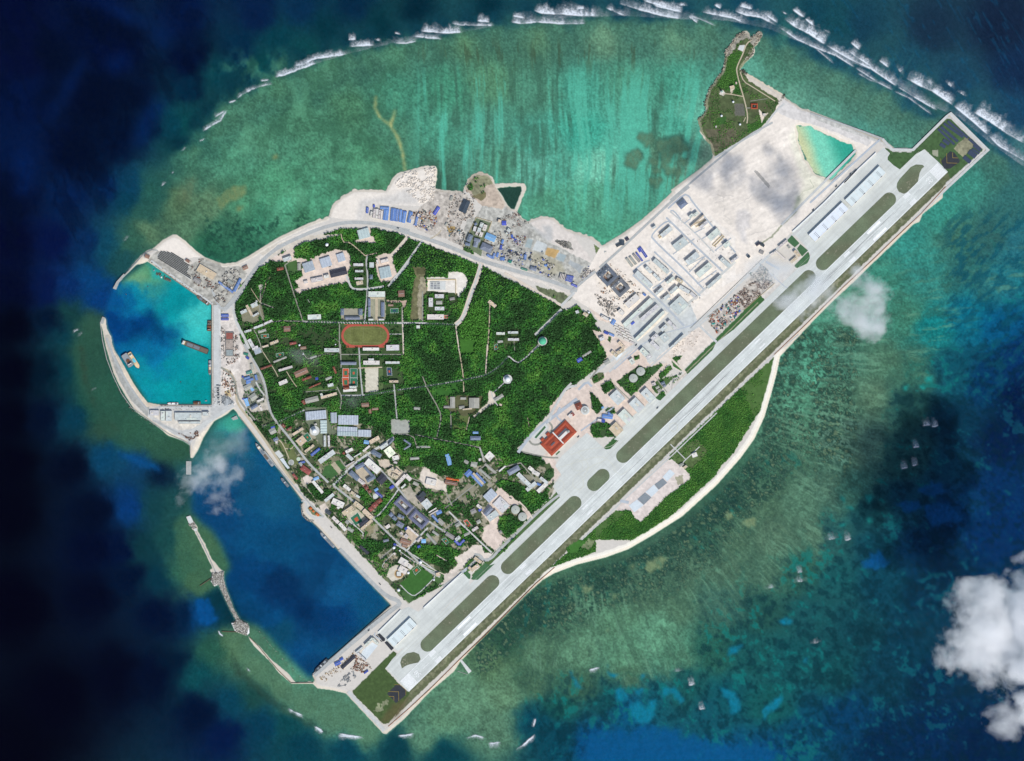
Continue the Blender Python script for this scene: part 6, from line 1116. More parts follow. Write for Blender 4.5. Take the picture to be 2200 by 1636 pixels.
# quays, piers, breakwaters
def pier(name, P, h, mat, label, cat='pier', zb=0):
    o = sheet(name, P, zb + h, mat, None, h + 4); return tag(o, label, cat)
V(200, 500); pier('pier', z("232,655 270,668 302,590 380,500 360,482 275,575"), 3.4, M_C1, 'grey pier head of the northern harbour breakwater', 'pier')
pier('pier', z("110,985 142,998 118,1075 82,1062"), 3.4, M_C1, 'grey pier head of the curved western breakwater', 'pier')
wall('breakwater_wall', z("300,578 400,470 510,350 600,250 690,207 760,210"), 1.6, 3.5, M_C1, 'thin concrete wall of the northern harbour breakwater', 'breakwater', 0)
V(200, 720); wall('breakwater_wall', z("85,-150 110,60 160,280 235,480 330,680 450,850 640,985 780,1090 900,1170 1060,1240 1140,1290 1140,1400"), 1.3, 4.6, M_C1, 'long curved concrete wall outside the western harbour spit', 'breakwater', 0)
V(340, 1000); pier('pier', z("328,605 375,590 415,665 362,690"), 3.2, M_C2, 'pale pier head at the top of the southern breakwater', 'pier')
pier('pier', z("415,745 445,735 462,760 428,775"), 3.2, M_C2, 'short pale pier section below the southern pier head', 'pier'); wall('breakwater_wall', z("440,770 520,920 600,1090 680,1270"), 2.4, 2.6, M_C1, 'straight concrete causeway on the southern breakwater', 'breakwater', .4)
V(380, 1230)
wall('groyne', z("270,160 440,45"), 1.2, 2.6, noise_mat('dark_groyne', (108, 98, 80), .2, .1), 'dark groyne sticking out left of the rubble mound top', 'groyne', 0); wall('groyne', z("528,695 760,700"), 1.2, 2.6, MATS['dark_groyne'], 'dark groyne sticking out left of the rubble mound foot', 'groyne', 0)
pier('caisson', z("640,595 662,590 692,680 680,688"), 3.4, M_WW, 'white caisson left of the rubble mound foot', 'caisson'); pier('caisson', z("826,636 846,632 850,712 826,735"), 3.4, M_WW, 'white caisson right of the rubble mound foot', 'caisson'); pier('caisson', z("395,100 470,85 478,150 440,165"), 3.2, M_C2, 'pale concrete ramp left of the rubble mound top', 'caisson')
wall('breakwater_wall', z("850,760 960,870 1080,1020 1190,1150 1340,1296 1600,1292"), 1.2, 2.6, MATS['dark_groyne'], 'dark wall along the thin southern sand spit', 'breakwater', .3)
V(640, 1290); pier('pier', z("1885,690 1915,690 2035,830 2000,860"), 3.2, M_C2, 'narrow pale pier jutting from the runway shore into the reef', 'pier'); wall('breakwater_wall', z("1870,830 1990,870"), .8, .8, M_C1, 'low concrete edge left of the runway shore pier', 'breakwater', 0); wall('breakwater_wall', z("1900,680 1960,620 2000,640"), .8, .8, M_C1, 'low concrete edge right of the runway shore pier', 'breakwater', 0)
V(200, 720); pier('pier', z("1620,975 1680,945 1690,960 1700,985 1640,1000"), 3, M_C1, 'small jetty at the corner between the two harbours', 'pier'); pier('pier', z("1090,1480 1150,1480 1150,1636 1090,1636"), .8, M_C1, 'low submerged slab under the cloud below the harbour point', 'pier')
M_ED = noise_mat('quay_edge', (120, 122, 118), .12, .2)
wall('quay_wall', pstr("455,656 455,870.6 344,870.6"), .9, .5, M_ED, 'dark quay edge around the turquoise harbour', 'quay'); wall('quay_wall', pstr("352,586 423,636 455,656"), .9, .5, M_ED, 'dark quay edge along the northern harbour yard', 'quay'); wall('quay_wall', pstr("515,896 539,927 583,986 600,1010 652,1079"), .9, .5, M_ED, 'dark quay edge along the seafront promenade', 'quay'); wall('quay_wall', pstr("672,1123 725,1180 840,1301 671,1451 676,1462"), .9, .5, M_ED, 'dark quay edge around the deep blue harbour', 'quay')
# ships and boats
M_SH = {k: noise_mat('ship_' + k, c, .12, .4, .6) for k, c in dict(grey=(118, 126, 132), dark=(72, 78, 82), rust=(122, 84, 62), brown=(112, 100, 86), white=(228, 228, 222), red=(164, 66, 50), cream=(220, 200, 160), steel=(150, 156, 158), aqua=(110, 200, 214)).items()}
def ship(x1, y1, x2, y2, w, hull, deck, sup, label, cat='ship', name='ship', bow=.75, bridge=.72, cargo=None, group=None, crane=0):
    """bow at the first point"""
    r, L = rotated(name, x2, y2, x1, y1, 0); B = w * U / 2; h = 1.2 + B * .45
    prof = [(-L, -B * .8), (-L * .9, -B), (L * (1 - .5 * bow), -B), (L * (1 - .22 * bow), -B * .7), (L, 0), (L * (1 - .22 * bow), B * .7), (L * (1 - .5 * bow), B), (-L * .9, B), (-L, B * .8)]
    n = len(prof); v = [(x * .985, y * .8, -1) for x, y in prof] + [(x, y, h) for x, y in prof]; link('hull', mesh('hull', v, [(i, (i + 1) % n, (i + 1) % n + n, i + n) for i in range(n)]), M_SH[hull], r)
    v = [(x * .97, y * .9, h - .25) for x, y in prof]; link('deck', mesh('deck', v, [tuple(range(n))]), M_SH[deck], r)
    if B > 1.2:
        xb = -L + bridge * 2 * L; su = boxobj('superstructure', xb - L * .1, xb + L * .1, -B * .72, B * .72, h - .3, h + B * .55, M_SH[sup], r); boxobj('bridge', xb - L * .05, xb + L * .055, -B * .6, B * .6, h + B * .551, h + B * .95, M_SH['white' if sup != 'white' else 'steel'], su); boxobj('mast', xb - .4, xb + .4, -.4, .4, h + B * .951, h + B * 1.7, M_SH['dark'], su)
    if cargo:
        for k, (a_, b_, cc) in enumerate(cargo): boxobj('hatch_cover' if cc in ('rust', 'brown', 'grey') else 'deck_cargo', -L + a_ * 2 * L, -L + b_ * 2 * L, -B * .62, B * .62, h - .28, h + .9 + .2 * k, M_SH[cc], r)
    for k in range(crane): lathe('crane_ring', [(B * .55, h), (B * .55, h + 2.5), (B * .36, h + 2.6)], M_SH['rust'], r, 18, (L * .1 - L * .7 * k, 0, 0)); boxobj('crane_jib', -L * .2, L * .9, -.5, .5, h + 3, h + 4, M_SH['rust'], r)
    return tag(r, label, cat, group)
def zs(s): q = z(s); return (*q[0], *q[1])
V(200, 720)
ship(*zs("1040,80 1350,200"), 11.2, 'rust', 'brown', 'cream', 'long brown cargo ship lying stern-on to the harbour quay', bridge=.93, cargo=[(.1, .3, 'brown'), (.33, .55, 'grey'), (.58, .8, 'grey')])
ship(*zs("540,392 420,205"), 9.5, 'dark', 'cream', 'cream', 'working ship with a turquoise hold beside the dredging barge', bridge=.2, cargo=[(.4, .62, 'aqua'), (.66, .82, 'cream')], bow=.6)
ship(*zs("455,370 360,225"), 15, 'brown', 'steel', 'dark', 'rusty square dredging barge with a round crane', 'barge', 'barge', bow=.15, bridge=.8, crane=1)
ship(*zs("1370,475 1370,295"), 6.6, 'dark', 'steel', 'white', 'slim grey ship moored along the long eastern quay', bridge=.3, cargo=[(.45, .62, 'cream'), (.66, .85, 'brown')])
ship(*zs("868,806 1000,806"), 5, 'red', 'white', 'white', 'red and white ship at the southern harbour quay', bridge=.6, cargo=[(.1, .3, 'grey')])
ship(*zs("1172,800 1262,800"), 7.5, 'rust', 'brown', 'dark', 'short rusty barge at the southern harbour quay', 'barge', 'barge', bow=.3, bridge=.3, cargo=[(.5, .8, 'rust')], crane=1)
ship(*zs("1310,772 1335,772"), 2.4, 'dark', 'steel', 'white', 'small tug off the corner of the southern harbour quay', 'boat', 'boat')
ship(*zs("1900,1262 2112,1540"), 8, 'dark', 'steel', 'cream', 'long grey ship moored at the seafront promenade', bridge=.8, cargo=[(.1, .22, 'grey'), (.3, .5, 'brown'), (.54, .66, 'grey')])
V(200, 500)
ship(*zs("1340,1150 1340,1092") if False else zs("1362,1155 1362,1090"), 9.5, 'brown', 'rust', 'dark', 'brown flat barge at the long eastern quay, lower of two', 'barge', 'barge', bow=.1, cargo=[(.1, .5, 'rust')]); ship(*zs("1365,1085 1365,1032"), 8.5, 'rust', 'brown', 'dark', 'brown flat barge at the long eastern quay, upper of two', 'barge', 'barge', bow=.1, cargo=[(.1, .5, 'brown')])
ship(*zs("1212,742 1358,845"), 7.2, 'dark', 'brown', 'steel', 'dark cargo ship along the northern harbour yard', bridge=.15, cargo=[(.3, .5, 'brown'), (.54, .76, 'grey')])
ship(*zs("805,512 800,535"), 3.2, 'white', 'white', 'steel', 'white launch among the dark fishing boats', 'boat', 'boat')
ship(*zs("715,430 712,452"), 2.2, 'dark', 'steel', 'aqua', 'lone small boat left of the fishing boats', 'boat', 'boat')
for k, (x, y) in enumerate(((745, 482), (758, 490), (770, 482), (782, 497), (795, 492), (832, 520), (840, 540), (850, 545), (862, 545), (873, 552), (884, 556), (896, 560), (906, 566))):
    a_ = random.uniform(-5, 5); ship(*zs(f"{x - 6 + a_},{y + 16} {x + 6 + a_},{y - 14}"), 1.9, 'dark', 'brown', 'steel', 'dark fishing boat moored in the cluster at the northern harbour yard', 'boat', 'fishing_boat', group='dark fishing boats')
V(560, 940); ship(*zs("238,472 328,580"), 6.4, 'dark', 'grey', 'steel', 'dark grey patrol ship at the promenade quay', bridge=.5, cargo=[(.2, .3, 'grey')]); ship(*zs("696,1112 866,1290"), 6.8, 'grey', 'steel', 'white', 'grey ship with white upper works at the deep harbour quay', bridge=.7, cargo=[(.1, .3, 'grey'), (.34, .52, 'grey')])
V(660, 1180); ship(*zs("85,1440 240,1290"), 7, 'dark', 'dark', 'steel', 'dark ship at the lower corner of the deep harbour', bridge=.5, cargo=[(.15, .3, 'steel'), (.65, .78, 'grey')])
for x, y, lb in ((317.5, 616, 'dark mooring buoy off the fishing boats'), (271, 633, 'dark mooring buoy in the harbour entrance'), (388, 821, 'dark mooring buoy in the lower turquoise harbour')):
    r = empty('mooring_buoy', x, y, 0); lathe('float', [(2, -.5), (2, 1.2), (1.4, 1.5)], M_SH['dark'], r, 12); lathe('post', [(.4, 1.5), (.4, 3)], M_SH['white'], r, 8); thing(r, lb, 'buoy')
# sports grounds
M_TRK = noise_mat('track_red', (178, 88, 74), .08, .1); M_CG = noise_mat('court_green', (58, 112, 84), .08, .1); M_CR = noise_mat('court_red', (186, 92, 66), .08, .1); M_CB = noise_mat('court_blue', (52, 74, 96), .08, .1); M_INF = noise_mat('infield', (108, 114, 66), .2, .03, scale2=.2)
def court(s, m1, m2, label, inset=.22, h=.4):
    P = z(s); cx = sum(p[0] for p in P) / len(P); cy = sum(p[1] for p in P) / len(P); FOOT.append(P); r = empty('sports_court', cx, cy, 0); wx_, wy_ = W(cx, cy)
    for nm, k, zt, m in (('court_surface', 1, GZ + h, m1), ('court_zone', 1 - inset * 2, GZ + h + .12, m2)):
        Q = [(cx + (x - cx) * k, cy + (y - cy) * k) for x, y in P]; o = sheet(nm, Q, zt, m, None); o.data.transform(__import__('mathutils').Matrix.Translation((-wx_, -wy_, 0))); o.parent = r
    L_, R_ = ribbon(P + [P[0]], .35); n = len(L_); v = [(W(*p)[0] - wx_, W(*p)[1] - wy_, GZ + h + .25) for p in L_ + R_]; link('court_line', mesh('court_line', v, [(i, i + 1, i + 1 + n, i + n) for i in range(n - 1)]), M_WHT, r)
    return thing(r, label, 'sports court')
V(480, 460)
court("440,1415 530,1408 535,1448 445,1455", M_CG, M_CR, 'green court with red zones in the western palm grove', .3); court("1955,1112 2050,1108 2052,1158 1957,1162", M_CG, M_CB, 'dark green court in palms above the running track', .3)
P = []
for cx_, a0 in ((1800, -90), (1525, 90)):
    for k in range(13): a = math.radians(a0 + 180 * k / 12); P.append((cx_ + 145 * math.cos(a), 1427 + 138 * math.sin(a)))
P = [(480 + x / 5.4525, 460 + y / 5.4525) for x, y in P]; FOOT.append(P); cx, cy = 480 + 1662 / 5.4525, 460 + 1427 / 5.4525; r = empty('running_track', cx, cy, 0); wx_, wy_ = W(cx, cy); TM = __import__('mathutils').Matrix.Translation((-wx_, -wy_, 0))
for nm, kx, ky, zt, m in (('track_surface', 1, 1, GZ + .4, M_TRK), ('infield', .905, .80, GZ + .52, M_INF)):
    o = sheet(nm, [(cx + (x - cx) * kx, cy + (y - cy) * ky) for x, y in P], zt, m, None); o.data.transform(TM); o.parent = r
V(480, 460)
for s_ in ("1418,1289 1885,1289 1885,1303 1418,1303", "1418,1551 1612,1551 1612,1566 1418,1566", "1820,1551 1885,1551 1885,1566 1820,1566"): o = sheet('track_straight', z(s_), GZ + .46, M_TRK, None); o.data.transform(TM); o.parent = r
for s_ in ("1486,1345 1486,1510 1838,1510 1838,1345 1486,1345", "1640,1340 1640,1515"):
    L_, R_ = ribbon(z(s_), .3); n = len(L_); o = link('pitch_line', mesh('pitch_line', [(*W(*p), GZ + .66) for p in L_ + R_], [(i, i + 1, i + 1 + n, i + n) for i in range(n - 1)]), noise_mat('pitch_paint', (150, 154, 110), .05, .1), r); o.data.transform(TM)
thing(r, 'red oval running track around a worn green football pitch', 'sports ground')
V(480, 740)
court("1398,285 1470,285 1470,390 1398,390", M_CR, M_CG, 'red court with green middle, upper left of the court block', .26); court("1390,392 1470,392 1475,505 1400,505", M_CR, M_CG, 'red court with green middle, lower left of the court block', .26); court("1486,285 1568,285 1568,392 1486,392", M_CG, M_CR, 'dark green court with red zone, upper right of the court block', .36); court("1486,396 1570,396 1570,500 1486,500", M_CG, M_CR, 'dark green court with red zone, lower right of the court block', .36)
court("1915,275 1968,275 1975,365 1920,365", M_CB, M_CR, 'dark blue court among palms right of the parade square', .34); court("615,112 705,96 712,134 622,150", M_CG, M_CR, 'dark green court in the western garden quarter', .34); court("935,1075 985,1035 1035,1110 985,1145", M_CG, M_CR, 'green court beside the big white radome', .38)
V(560, 940); court("1050,945 1140,880 1195,985 1110,1035", M_CG, M_CR, 'large green court inside the southern tan barracks', .3)
V(880, 960); court("628,868 672,852 718,910 690,952", M_CR, M_CG, 'red court with a green centre on the lower palm lanes', .24); court("375,1085 420,1068 468,1118 432,1148", M_CG, M_CR, 'green court left of the blue L-shaped shed', .36)
V(840, 460); court("622,1188 672,1188 672,1224 622,1224", M_CR, M_CG, 'small red court at the end of the long white hall', .26); court("1212,1535 1248,1520 1252,1585 1215,1595", M_CG, M_CR, 'narrow green court in the clearing with palm rows', .34)
V(660, 1180); court("1235,245 1290,195 1330,245 1265,305", MATS['lawn'], M_CR, 'faded red court on the radar compound lawn', .3)
# pads and slabs
def pad(s, m, label, cat='slab', name='concrete_slab', h=.5): P = z(s); FOOT.append(P); o = sheet(name, P, GZ + h, m, None, h); return tag(o, label, cat)
V(1140, 860)
M_SL = noise_mat('slab_blue_grey', (206, 214, 216), .06, .05); M_SD = noise_mat('slab_dark', (134, 142, 146), .1, .06)
for s_, m, lb in (("1150,1235 1245,1165 1325,1230 1215,1315", M_SL, 'pale slab at the lower left of the five hardstands'), ("1250,1160 1340,1080 1415,1140 1325,1228", M_SD, 'dark slab beside the lowest pale hardstand'), ("1345,1075 1445,990 1500,1055 1415,1136", M_SL, 'pale slab in the middle of the five hardstands'), ("1450,988 1550,915 1600,970 1500,1050", M_SD, 'dark slab beside the top pale hardstand'), ("1545,900 1630,810 1690,860 1600,955", M_SL, 'pale slab at the upper right of the five hardstands')): pad(s_, m, lb)
V(480, 740); pad("600,1270 650,1240 705,1310 660,1340", M_C2, 'pale paved strip along the promenade, upper'); pad("660,1345 700,1330 780,1450 750,1460", M_SL, 'pale paved strip along the promenade, lower')
V(960, 340); pad("1840,1085 1870,1085 1870,1100 1840,1110", M_C1, 'small grey slab by the coast road', h=.3)
V(1180, 640); pad("745,680 790,740 860,660 815,600", M_SL, 'pale tiled plaza inside the tan buildings', h=.25)
V(660, 1180); pad("655,1180 760,1090 830,1130 700,1290 620,1260", M_SL, 'pale blue-grey slab on the southern sandy yard', h=.3)
V(1480, 40); pad("595,315 655,315 635,385 575,365", M_C2, 'grey lookout square on the rocky headland tip', h=.4); pad("540,1005 640,1005 660,1140 545,1135", noise_mat('ruin_paving', (104, 104, 94), .2, .2), 'dark paved ruin square on the wooded headland', h=.3)
V(880, 960); pad("1710,90 1750,50 1765,60 1720,100", MATS['lawn'], 'green hedge square beside the terminal corner', 'lawn', 'hedge_square', 1.2)
V(660, 1180); (x, y), = z("1075,290"); r = empty('round_plaza', x, y); foot(x, y, 11); lathe('paving', [(10 * U, 0), (10 * U, .3), (9.9 * U, .35)], noise_mat('plaza_tan', (200, 172, 130), .1, .1), r, 40); lathe('lawn_ring', [(8 * U, .36), (8 * U, .5)], noise_mat('plaza_brown', (128, 100, 66), .1, .1), r, 40); boxobj('pavilion', -8, 8, -8, 8, .5, 4.5, M_C2, r); thing(r, 'oval brown plaza with a pale pavilion in the radar compound', 'plaza')
V(480, 740)
for (x, y), R, m, lb in ((z("880,1345")[0], 4.2, noise_mat('pond_pale', (190, 206, 180), .06, .2), 'pale round pond in the promenade park'), (z("795,1385")[0], 6, M_C1, 'round grey plaza at the end of the promenade park path')): r = empty('round_pond', x, y); foot(x, y, R + .6); lathe('rim', [(R * U, 0), (R * U, .5), (R * U - .8, .55)], M_C2, r, 30); lathe('basin', [(R * U * .86, .2), (R * U * .86, .6)], m, r, 30); thing(r, lb, 'pond')
V(560, 940); (x, y), = z("1347,692"); r = empty('round_pond', x, y); foot(x, y, 6); lathe('rim', [(5.8 * U, 0), (5.8 * U, .6), (5.2 * U, .65)], M_C2, r, 30); lathe('water', [(5.1 * U, .2), (5.1 * U, .5)], noise_mat('pond_green', (84, 150, 92), .1, .2), r, 30); thing(r, 'round green pond below the red-roofed row', 'pond')
(x, y), = z("772,212"); r = empty('roof_dome', x, y, GZ + 12); 
lathe('dome', [(5, 0), (5, 2), (4.2, 4), (2.4, 5.4), (.3, 6)], M_C2, r, 20); thing(r, 'grey dome on the roof facing the lawn avenue', 'dome')
# solar fields by the runway end
M_SOL = noise_mat('solar_panel', (62, 74, 94), .12, .2, .5, wave=.35)
V(1740, 220)
for i, (a, b, c, d, w_) in enumerate(((1612, 222, 1850, 420, 30), (1860, 430, 2000, 552, 30), (1568, 250, 1792, 410, 30), (1532, 290, 1732, 462, 32), (1500, 315, 1692, 497, 26), (1558, 442, 1632, 492, 40), (1525, 488, 1585, 530, 40), (1915, 505, 1996, 572, 34), (1900, 548, 1982, 605, 26), (1860, 575, 1944, 640, 60), (1800, 640, 1880, 706, 48))):
    P1, P2 = z(f"{a},{b} {c},{d}"); r, L = rotated('solar_array', *P1, *P2, GZ); B = w_ / 5.4525 * U / 2; v = [(-L, -B, 1.0), (L, -B, 1.0), (L, B, 2.4), (-L, B, 2.4)]; link('panels', mesh('panels', v, [(0, 1, 2, 3)]), M_SOL, r); boxobj('support_frame', -L, L, B - .6, B - .2, 0, 2.2, M_UNIT[1], r)
    lb = ('longest dark solar strip along the runway-end corner', 'dark solar strip at the far right corner by the seawall', 'second dark solar strip from the runway-end seawall', 'third dark solar strip from the runway-end seawall', 'innermost long dark solar strip by the runway end', 'short dark solar block, upper, near the runway-end grass', 'short dark solar block, lower, near the runway-end grass', 'dark solar block beside the right seawall, topmost', 'narrow dark solar block beside the right seawall', 'wide dark solar block beside the right seawall', 'dark solar block nearest the yellow chevron pad')[i]; thing(r, lb, 'solar array', 'solar strips at the runway end')
# the unfinished block on the harbour yard
V(200, 500); (a, b), (c, d) = z("1600,1165 1600,1450"); r, L = rotated('unfinished_building', a, b, c, d); B = 8.6 * U
boxobj('slab', -L, L, -B, B, 0, 4, noise_mat('raw_concrete', (128, 124, 118), .25, .25), r); boxobj('rebar_deck', -L * .92, -L * .42, -B * .8, B * .8, 4.01, 4.8, noise_mat('red_rebar', (150, 92, 82), .25, .3), r); boxobj('scaffold_deck', -L * .36, L * .4, -B * .85, B * .85, 4.01, 5.4, noise_mat('pale_formwork', (170, 158, 146), .35, .3), r); boxobj('floor_panel', L * .48, L * .94, -B * .8, B * .8, 4.01, 4.7, noise_mat('grey_formwork', (150, 160, 158), .2, .3), r)
for k in range(6): boxobj('shoring_tower', -L * .9 + k * L * .36, -L * .84 + k * L * .36, B + .6, B + 2, 0, 8, M_UNIT[2], r)
thing(r, 'long unfinished building with a red rebar deck beside the harbour quay', 'building')
# ---- uncountable clutter on the yards
def clutter(name, s, n, pal, seed, label, size=(1.5, 6), hh=(.6, 3.0), ang=None, zb=GZ, fil=.4):
    P = z(s) if isinstance(s, str) else s; A = np.array(P); rg = np.random.default_rng(seed); x = rg.uniform(A[:, 0].min(), A[:, 0].max(), n * 6); y = rg.uniform(A[:, 1].min(), A[:, 1].max(), n * 6)
    ok = inpoly(P, x, y) & (fbm(x / 9, y / 9, seed, 2) > fil); x = x[ok][:n]; y = y[ok][:n]; n = len(x); wx_, wy_ = (x - 1100) * U, (818 - y) * U
    a = (rg.integers(0, 2, n) * math.pi / 2 + (ang if ang is not None else 0) + rg.normal(0, .25, n)) if ang is not None else rg.uniform(0, 3.14, n)
    l = rg.uniform(*size, n) ** 1.0; w = l * rg.uniform(.25, .8, n); h = rg.uniform(*hh, n); ca, sa = np.cos(a), np.sin(a); Vv = []
    for zz_, t in ((0, 1), (1, .86)):
        for sx, sy in ((-1, -1), (1, -1), (1, 1), (-1, 1)):
            dx, dy = sx * l / 2 * t, sy * w / 2 * t; Vv.append(np.stack([wx_ + dx * ca - dy * sa, wy_ + dx * sa + dy * ca, zb - .3 + zz_ * (h + .3)], -1))
    Vv = np.stack(Vv, 1).reshape(-1, 3); base = np.arange(n)[:, None, None] * 8; q = np.array([(0, 1, 5, 4), (1, 2, 6, 5), (2, 3, 7, 6), (3, 0, 4, 7), (4, 5, 6, 7)])[None]
    pc = np.array([lin(c) for c in pal])[rg.integers(0, len(pal), n)] * rg.uniform(.75, 1.2, (n, 1)); col = np.repeat(pc, 8, 0)
    return tag(link(name, npmesh(name, Vv, (base + q).reshape(-1, 4), np.clip(col, 0, .9)), noise_mat('loose_material', None, .12, .3)), label, 'materials', None, 'stuff')
MIX = [(120, 92, 76), (96, 92, 88), (176, 170, 160), (214, 206, 196), (74, 78, 84), (140, 120, 100), (70, 96, 180), (160, 100, 70), (64, 120, 112)]
GRYS = [(120, 120, 116), (160, 158, 152), (90, 90, 88), (196, 190, 180), (140, 132, 120)]
V(1480, 480)
clutter('timber_piles', "560,830 720,700 880,640 990,700 640,1010 600,900", 420, [(140, 122, 110), (110, 92, 82), (176, 160, 148), (92, 84, 80)], 1, 'piles of timber and scaffold in the yard beside the taxiway', (1.5, 7), ang=.74)
clutter('yard_materials', "200,1110 420,930 560,820 600,900 640,1010 340,1300", 300, MIX + [(60, 150, 140), (40, 50, 60), (180, 84, 60)], 2, 'coloured materials and machines in the yard beside the taxiway', (2, 9), ang=.74); clutter('yard_materials', "690,600 800,550 830,480 1000,600 960,720 820,680", 200, GRYS + [(70, 110, 106), (200, 190, 180)], 3, 'grey materials in the upper end of the taxiway yard', (2, 6), ang=.74)
V(960, 340)
clutter('scrap_heaps', "0,560 100,420 240,380 330,470 340,680 180,760 60,860 0,800", 260, GRYS + [(170, 130, 100), (110, 90, 76)], 4, 'scrap and rubble beside the round vegetated spit', (1.5, 6)); clutter('yard_materials', "700,840 930,920 890,1040 700,980", 150, MIX, 5, 'stored materials in the walled gravel yard', (1.5, 5), ang=-.4)
clutter('yard_materials', "600,960 720,1000 1000,1110 1300,1250 1250,1420 900,1300 600,1190", 260, GRYS + [(80, 104, 180), (60, 70, 80)], 6, 'plant and materials across the northern gravel yard', (2, 8), ang=-.4); clutter('rock_heap', "1280,960 1440,980 1480,1080 1380,1050 1270,980", 260, GRYS, 7, 'heap of broken rock beside the sand mound', (1.5, 4)); clutter('scrap_heaps', "1540,1400 1640,1260 1740,1300 1590,1440", 150, GRYS + [(90, 110, 180)], 8, 'scrap beside the coast road bend', (1.5, 5)); clutter('scrap_heaps', "580,720 820,620 960,760 900,820 700,800", 160, GRYS + [(150, 96, 84)], 9, 'debris along the small lagoon wall', (1.5, 5)); clutter('yard_materials', "440,920 640,840 640,960 500,1140 420,1080", 160, GRYS + [(150, 110, 90), (186, 170, 150)], 10, 'materials around the blue pool hall', (1.5, 6))
V(700, 320); clutter('yard_materials', "1020,740 1200,700 1300,760 1300,900 1180,960 1020,900", 240, MIX + [(190, 130, 70)], 11, 'materials right of the workers camp', (1.5, 7), ang=-.2)
clutter('yard_materials', "1420,960 1560,900 1640,1000 1590,1130 1450,1040", 120, GRYS + [(96, 130, 140)], 12, 'materials left of the hedged plant', (1.5, 7))
V(1180, 400); clutter('rubble', "500,1240 700,1330 860,1450 760,1560 620,1400", 260, GRYS + [(200, 186, 170), (110, 100, 92)], 13, 'rubble below the dark unfinished courtyards', (1.5, 5)); clutter('scaffold_piles', "560,1000 700,900 1000,1100 1080,1260 900,1430 700,1330 540,1180", 260, GRYS + [(150, 120, 96), (180, 140, 110)], 14, 'scaffold stacks around the dark unfinished courtyards', (1.5, 6), ang=-.8)
V(1180, 400)
clutter('yard_materials', "1480,300 1600,100 1900,420 2180,740 2100,960 1900,1200 1800,1240 1300,700 1230,600 1400,450", 170, GRYS + [(214, 204, 190), (190, 176, 156)], 50, 'scattered small stock across the barracks plots', (1.2, 4), ang=-.8)
clutter('yard_materials', "1010,1050 1230,830 1450,1010 1780,1300 1560,1500 1400,1400", 120, GRYS + [(214, 204, 190), (150, 120, 100)], 51, 'scattered small stock below the barracks', (1.2, 4), ang=-.8)
V(200, 500)
clutter('yard_materials', "1100,330 1300,300 1200,420 1300,520 1500,620 1400,700 1180,600 1150,440", 260, GRYS + [(130, 84, 68), (110, 74, 62)], 15, 'machines and stock in the harbour batching yard', (1.5, 6), ang=-.55); clutter('yard_materials', "1500,520 1600,420 1740,440 1680,600 1560,700", 140, GRYS + [(80, 84, 90)], 16, 'stock around the batching plant silos', (2, 7), ang=-.55); clutter('yard_materials', "1400,760 1500,700 1600,640 1600,760 1500,860", 120, GRYS + [(130, 90, 74)], 17, 'stock at the narrow end of the harbour yard', (1.5, 6)); clutter('scrap_heaps', "1500,1100 1550,1150 1550,1460 1500,1480", 120, GRYS + [(120, 84, 70)], 18, 'formwork left of the unfinished building', (1.5, 5)); clutter('scrap_heaps', "1660,1200 1690,1200 1720,1500 1560,1560 1560,1480 1660,1460", 160, GRYS + [(150, 100, 80)], 19, 'formwork right of the unfinished building', (1.5, 5)); clutter('quay_stock', "640,330 720,360 1400,820 1380,850 1200,720 830,470", 240, GRYS + [(70, 84, 110), (190, 160, 110)], 20, 'stock along the northern harbour quay', (1.2, 5), ang=-.6)
P_ = z("750,268 800,215 860,225 940,240 1035,300 1130,390 1100,480 1150,520 1140,552 760,300")
gx_, gy_ = np.meshgrid(np.arange(-60, 60) * 2.55, np.arange(-40, 40) * 3.1); ca_, sa_ = math.cos(.56), math.sin(.56); bx = 370 + gx_ * ca_ - gy_ * sa_; by = 570 + gx_ * sa_ + gy_ * ca_; ok = inpoly(P_, bx, by); bx, by = bx[ok], by[ok]
v, f = [], []
for x, y in zip(bx, by):
    wx_, wy_ = W(x, y); k = len(v); l, w_ = 1.75, 2.0; c_, s_ = math.cos(-.56), math.sin(-.56)
    for zz_, t in ((GZ - .2, 1), (GZ + 2.2, .8)):
        for sx, sy in ((-1, -1), (1, -1), (1, 1), (-1, 1)): v.append((wx_ + (sx * l * c_ - sy * w_ * s_) * t, wy_ + (sx * l * s_ + sy * w_ * c_) * t, zz_))
    f += [(k + i, k + (i + 1) % 4, k + 4 + (i + 1) % 4, k + 4 + i) for i in range(4)] + [(k + 4, k + 5, k + 6, k + 7)]
tag(link('armour_blocks', mesh('armour_blocks', v, f), noise_mat('dark_block', (62, 62, 60), .15, .3)), 'dark field of cast concrete blocks in rows behind the white spit', 'concrete blocks', None, 'stuff')
sheet('block_yard', [(x, y) for x, y in P_], GZ + .12, M_C2)
V(200, 720); clutter('yard_materials', "1510,400 1600,400 1680,520 1680,700 1560,720 1510,600", 130, [(130, 84, 66), (110, 100, 90), (150, 110, 80), (90, 110, 104)], 21, 'rusty machines on the sandy yard behind the quay', (2, 7)); clutter('rubble', "1500,710 1560,690 1660,800 1560,830 1505,800", 200, [(150, 156, 158), (130, 136, 138), (176, 180, 180)], 22, 'grey stone heap at the quay corner', (1.2, 4)); clutter('yard_materials', "960,1130 1140,1240 1240,1180 1230,1120 1150,1140 1100,1180", 90, [(130, 90, 74), (100, 90, 84), (150, 120, 100)], 23, 'rusty pipes at the harbour point', (2, 6)); clutter('quay_stock', "1400,600 1490,600 1490,820 1400,820", 60, GRYS + [(80, 110, 110)], 24, 'stock on the long eastern quay', (1.5, 4)); clutter('quay_stock', "800,830 1390,830 1390,880 800,880", 50, GRYS, 25, 'stock on the southern harbour quay', (1.5, 4))
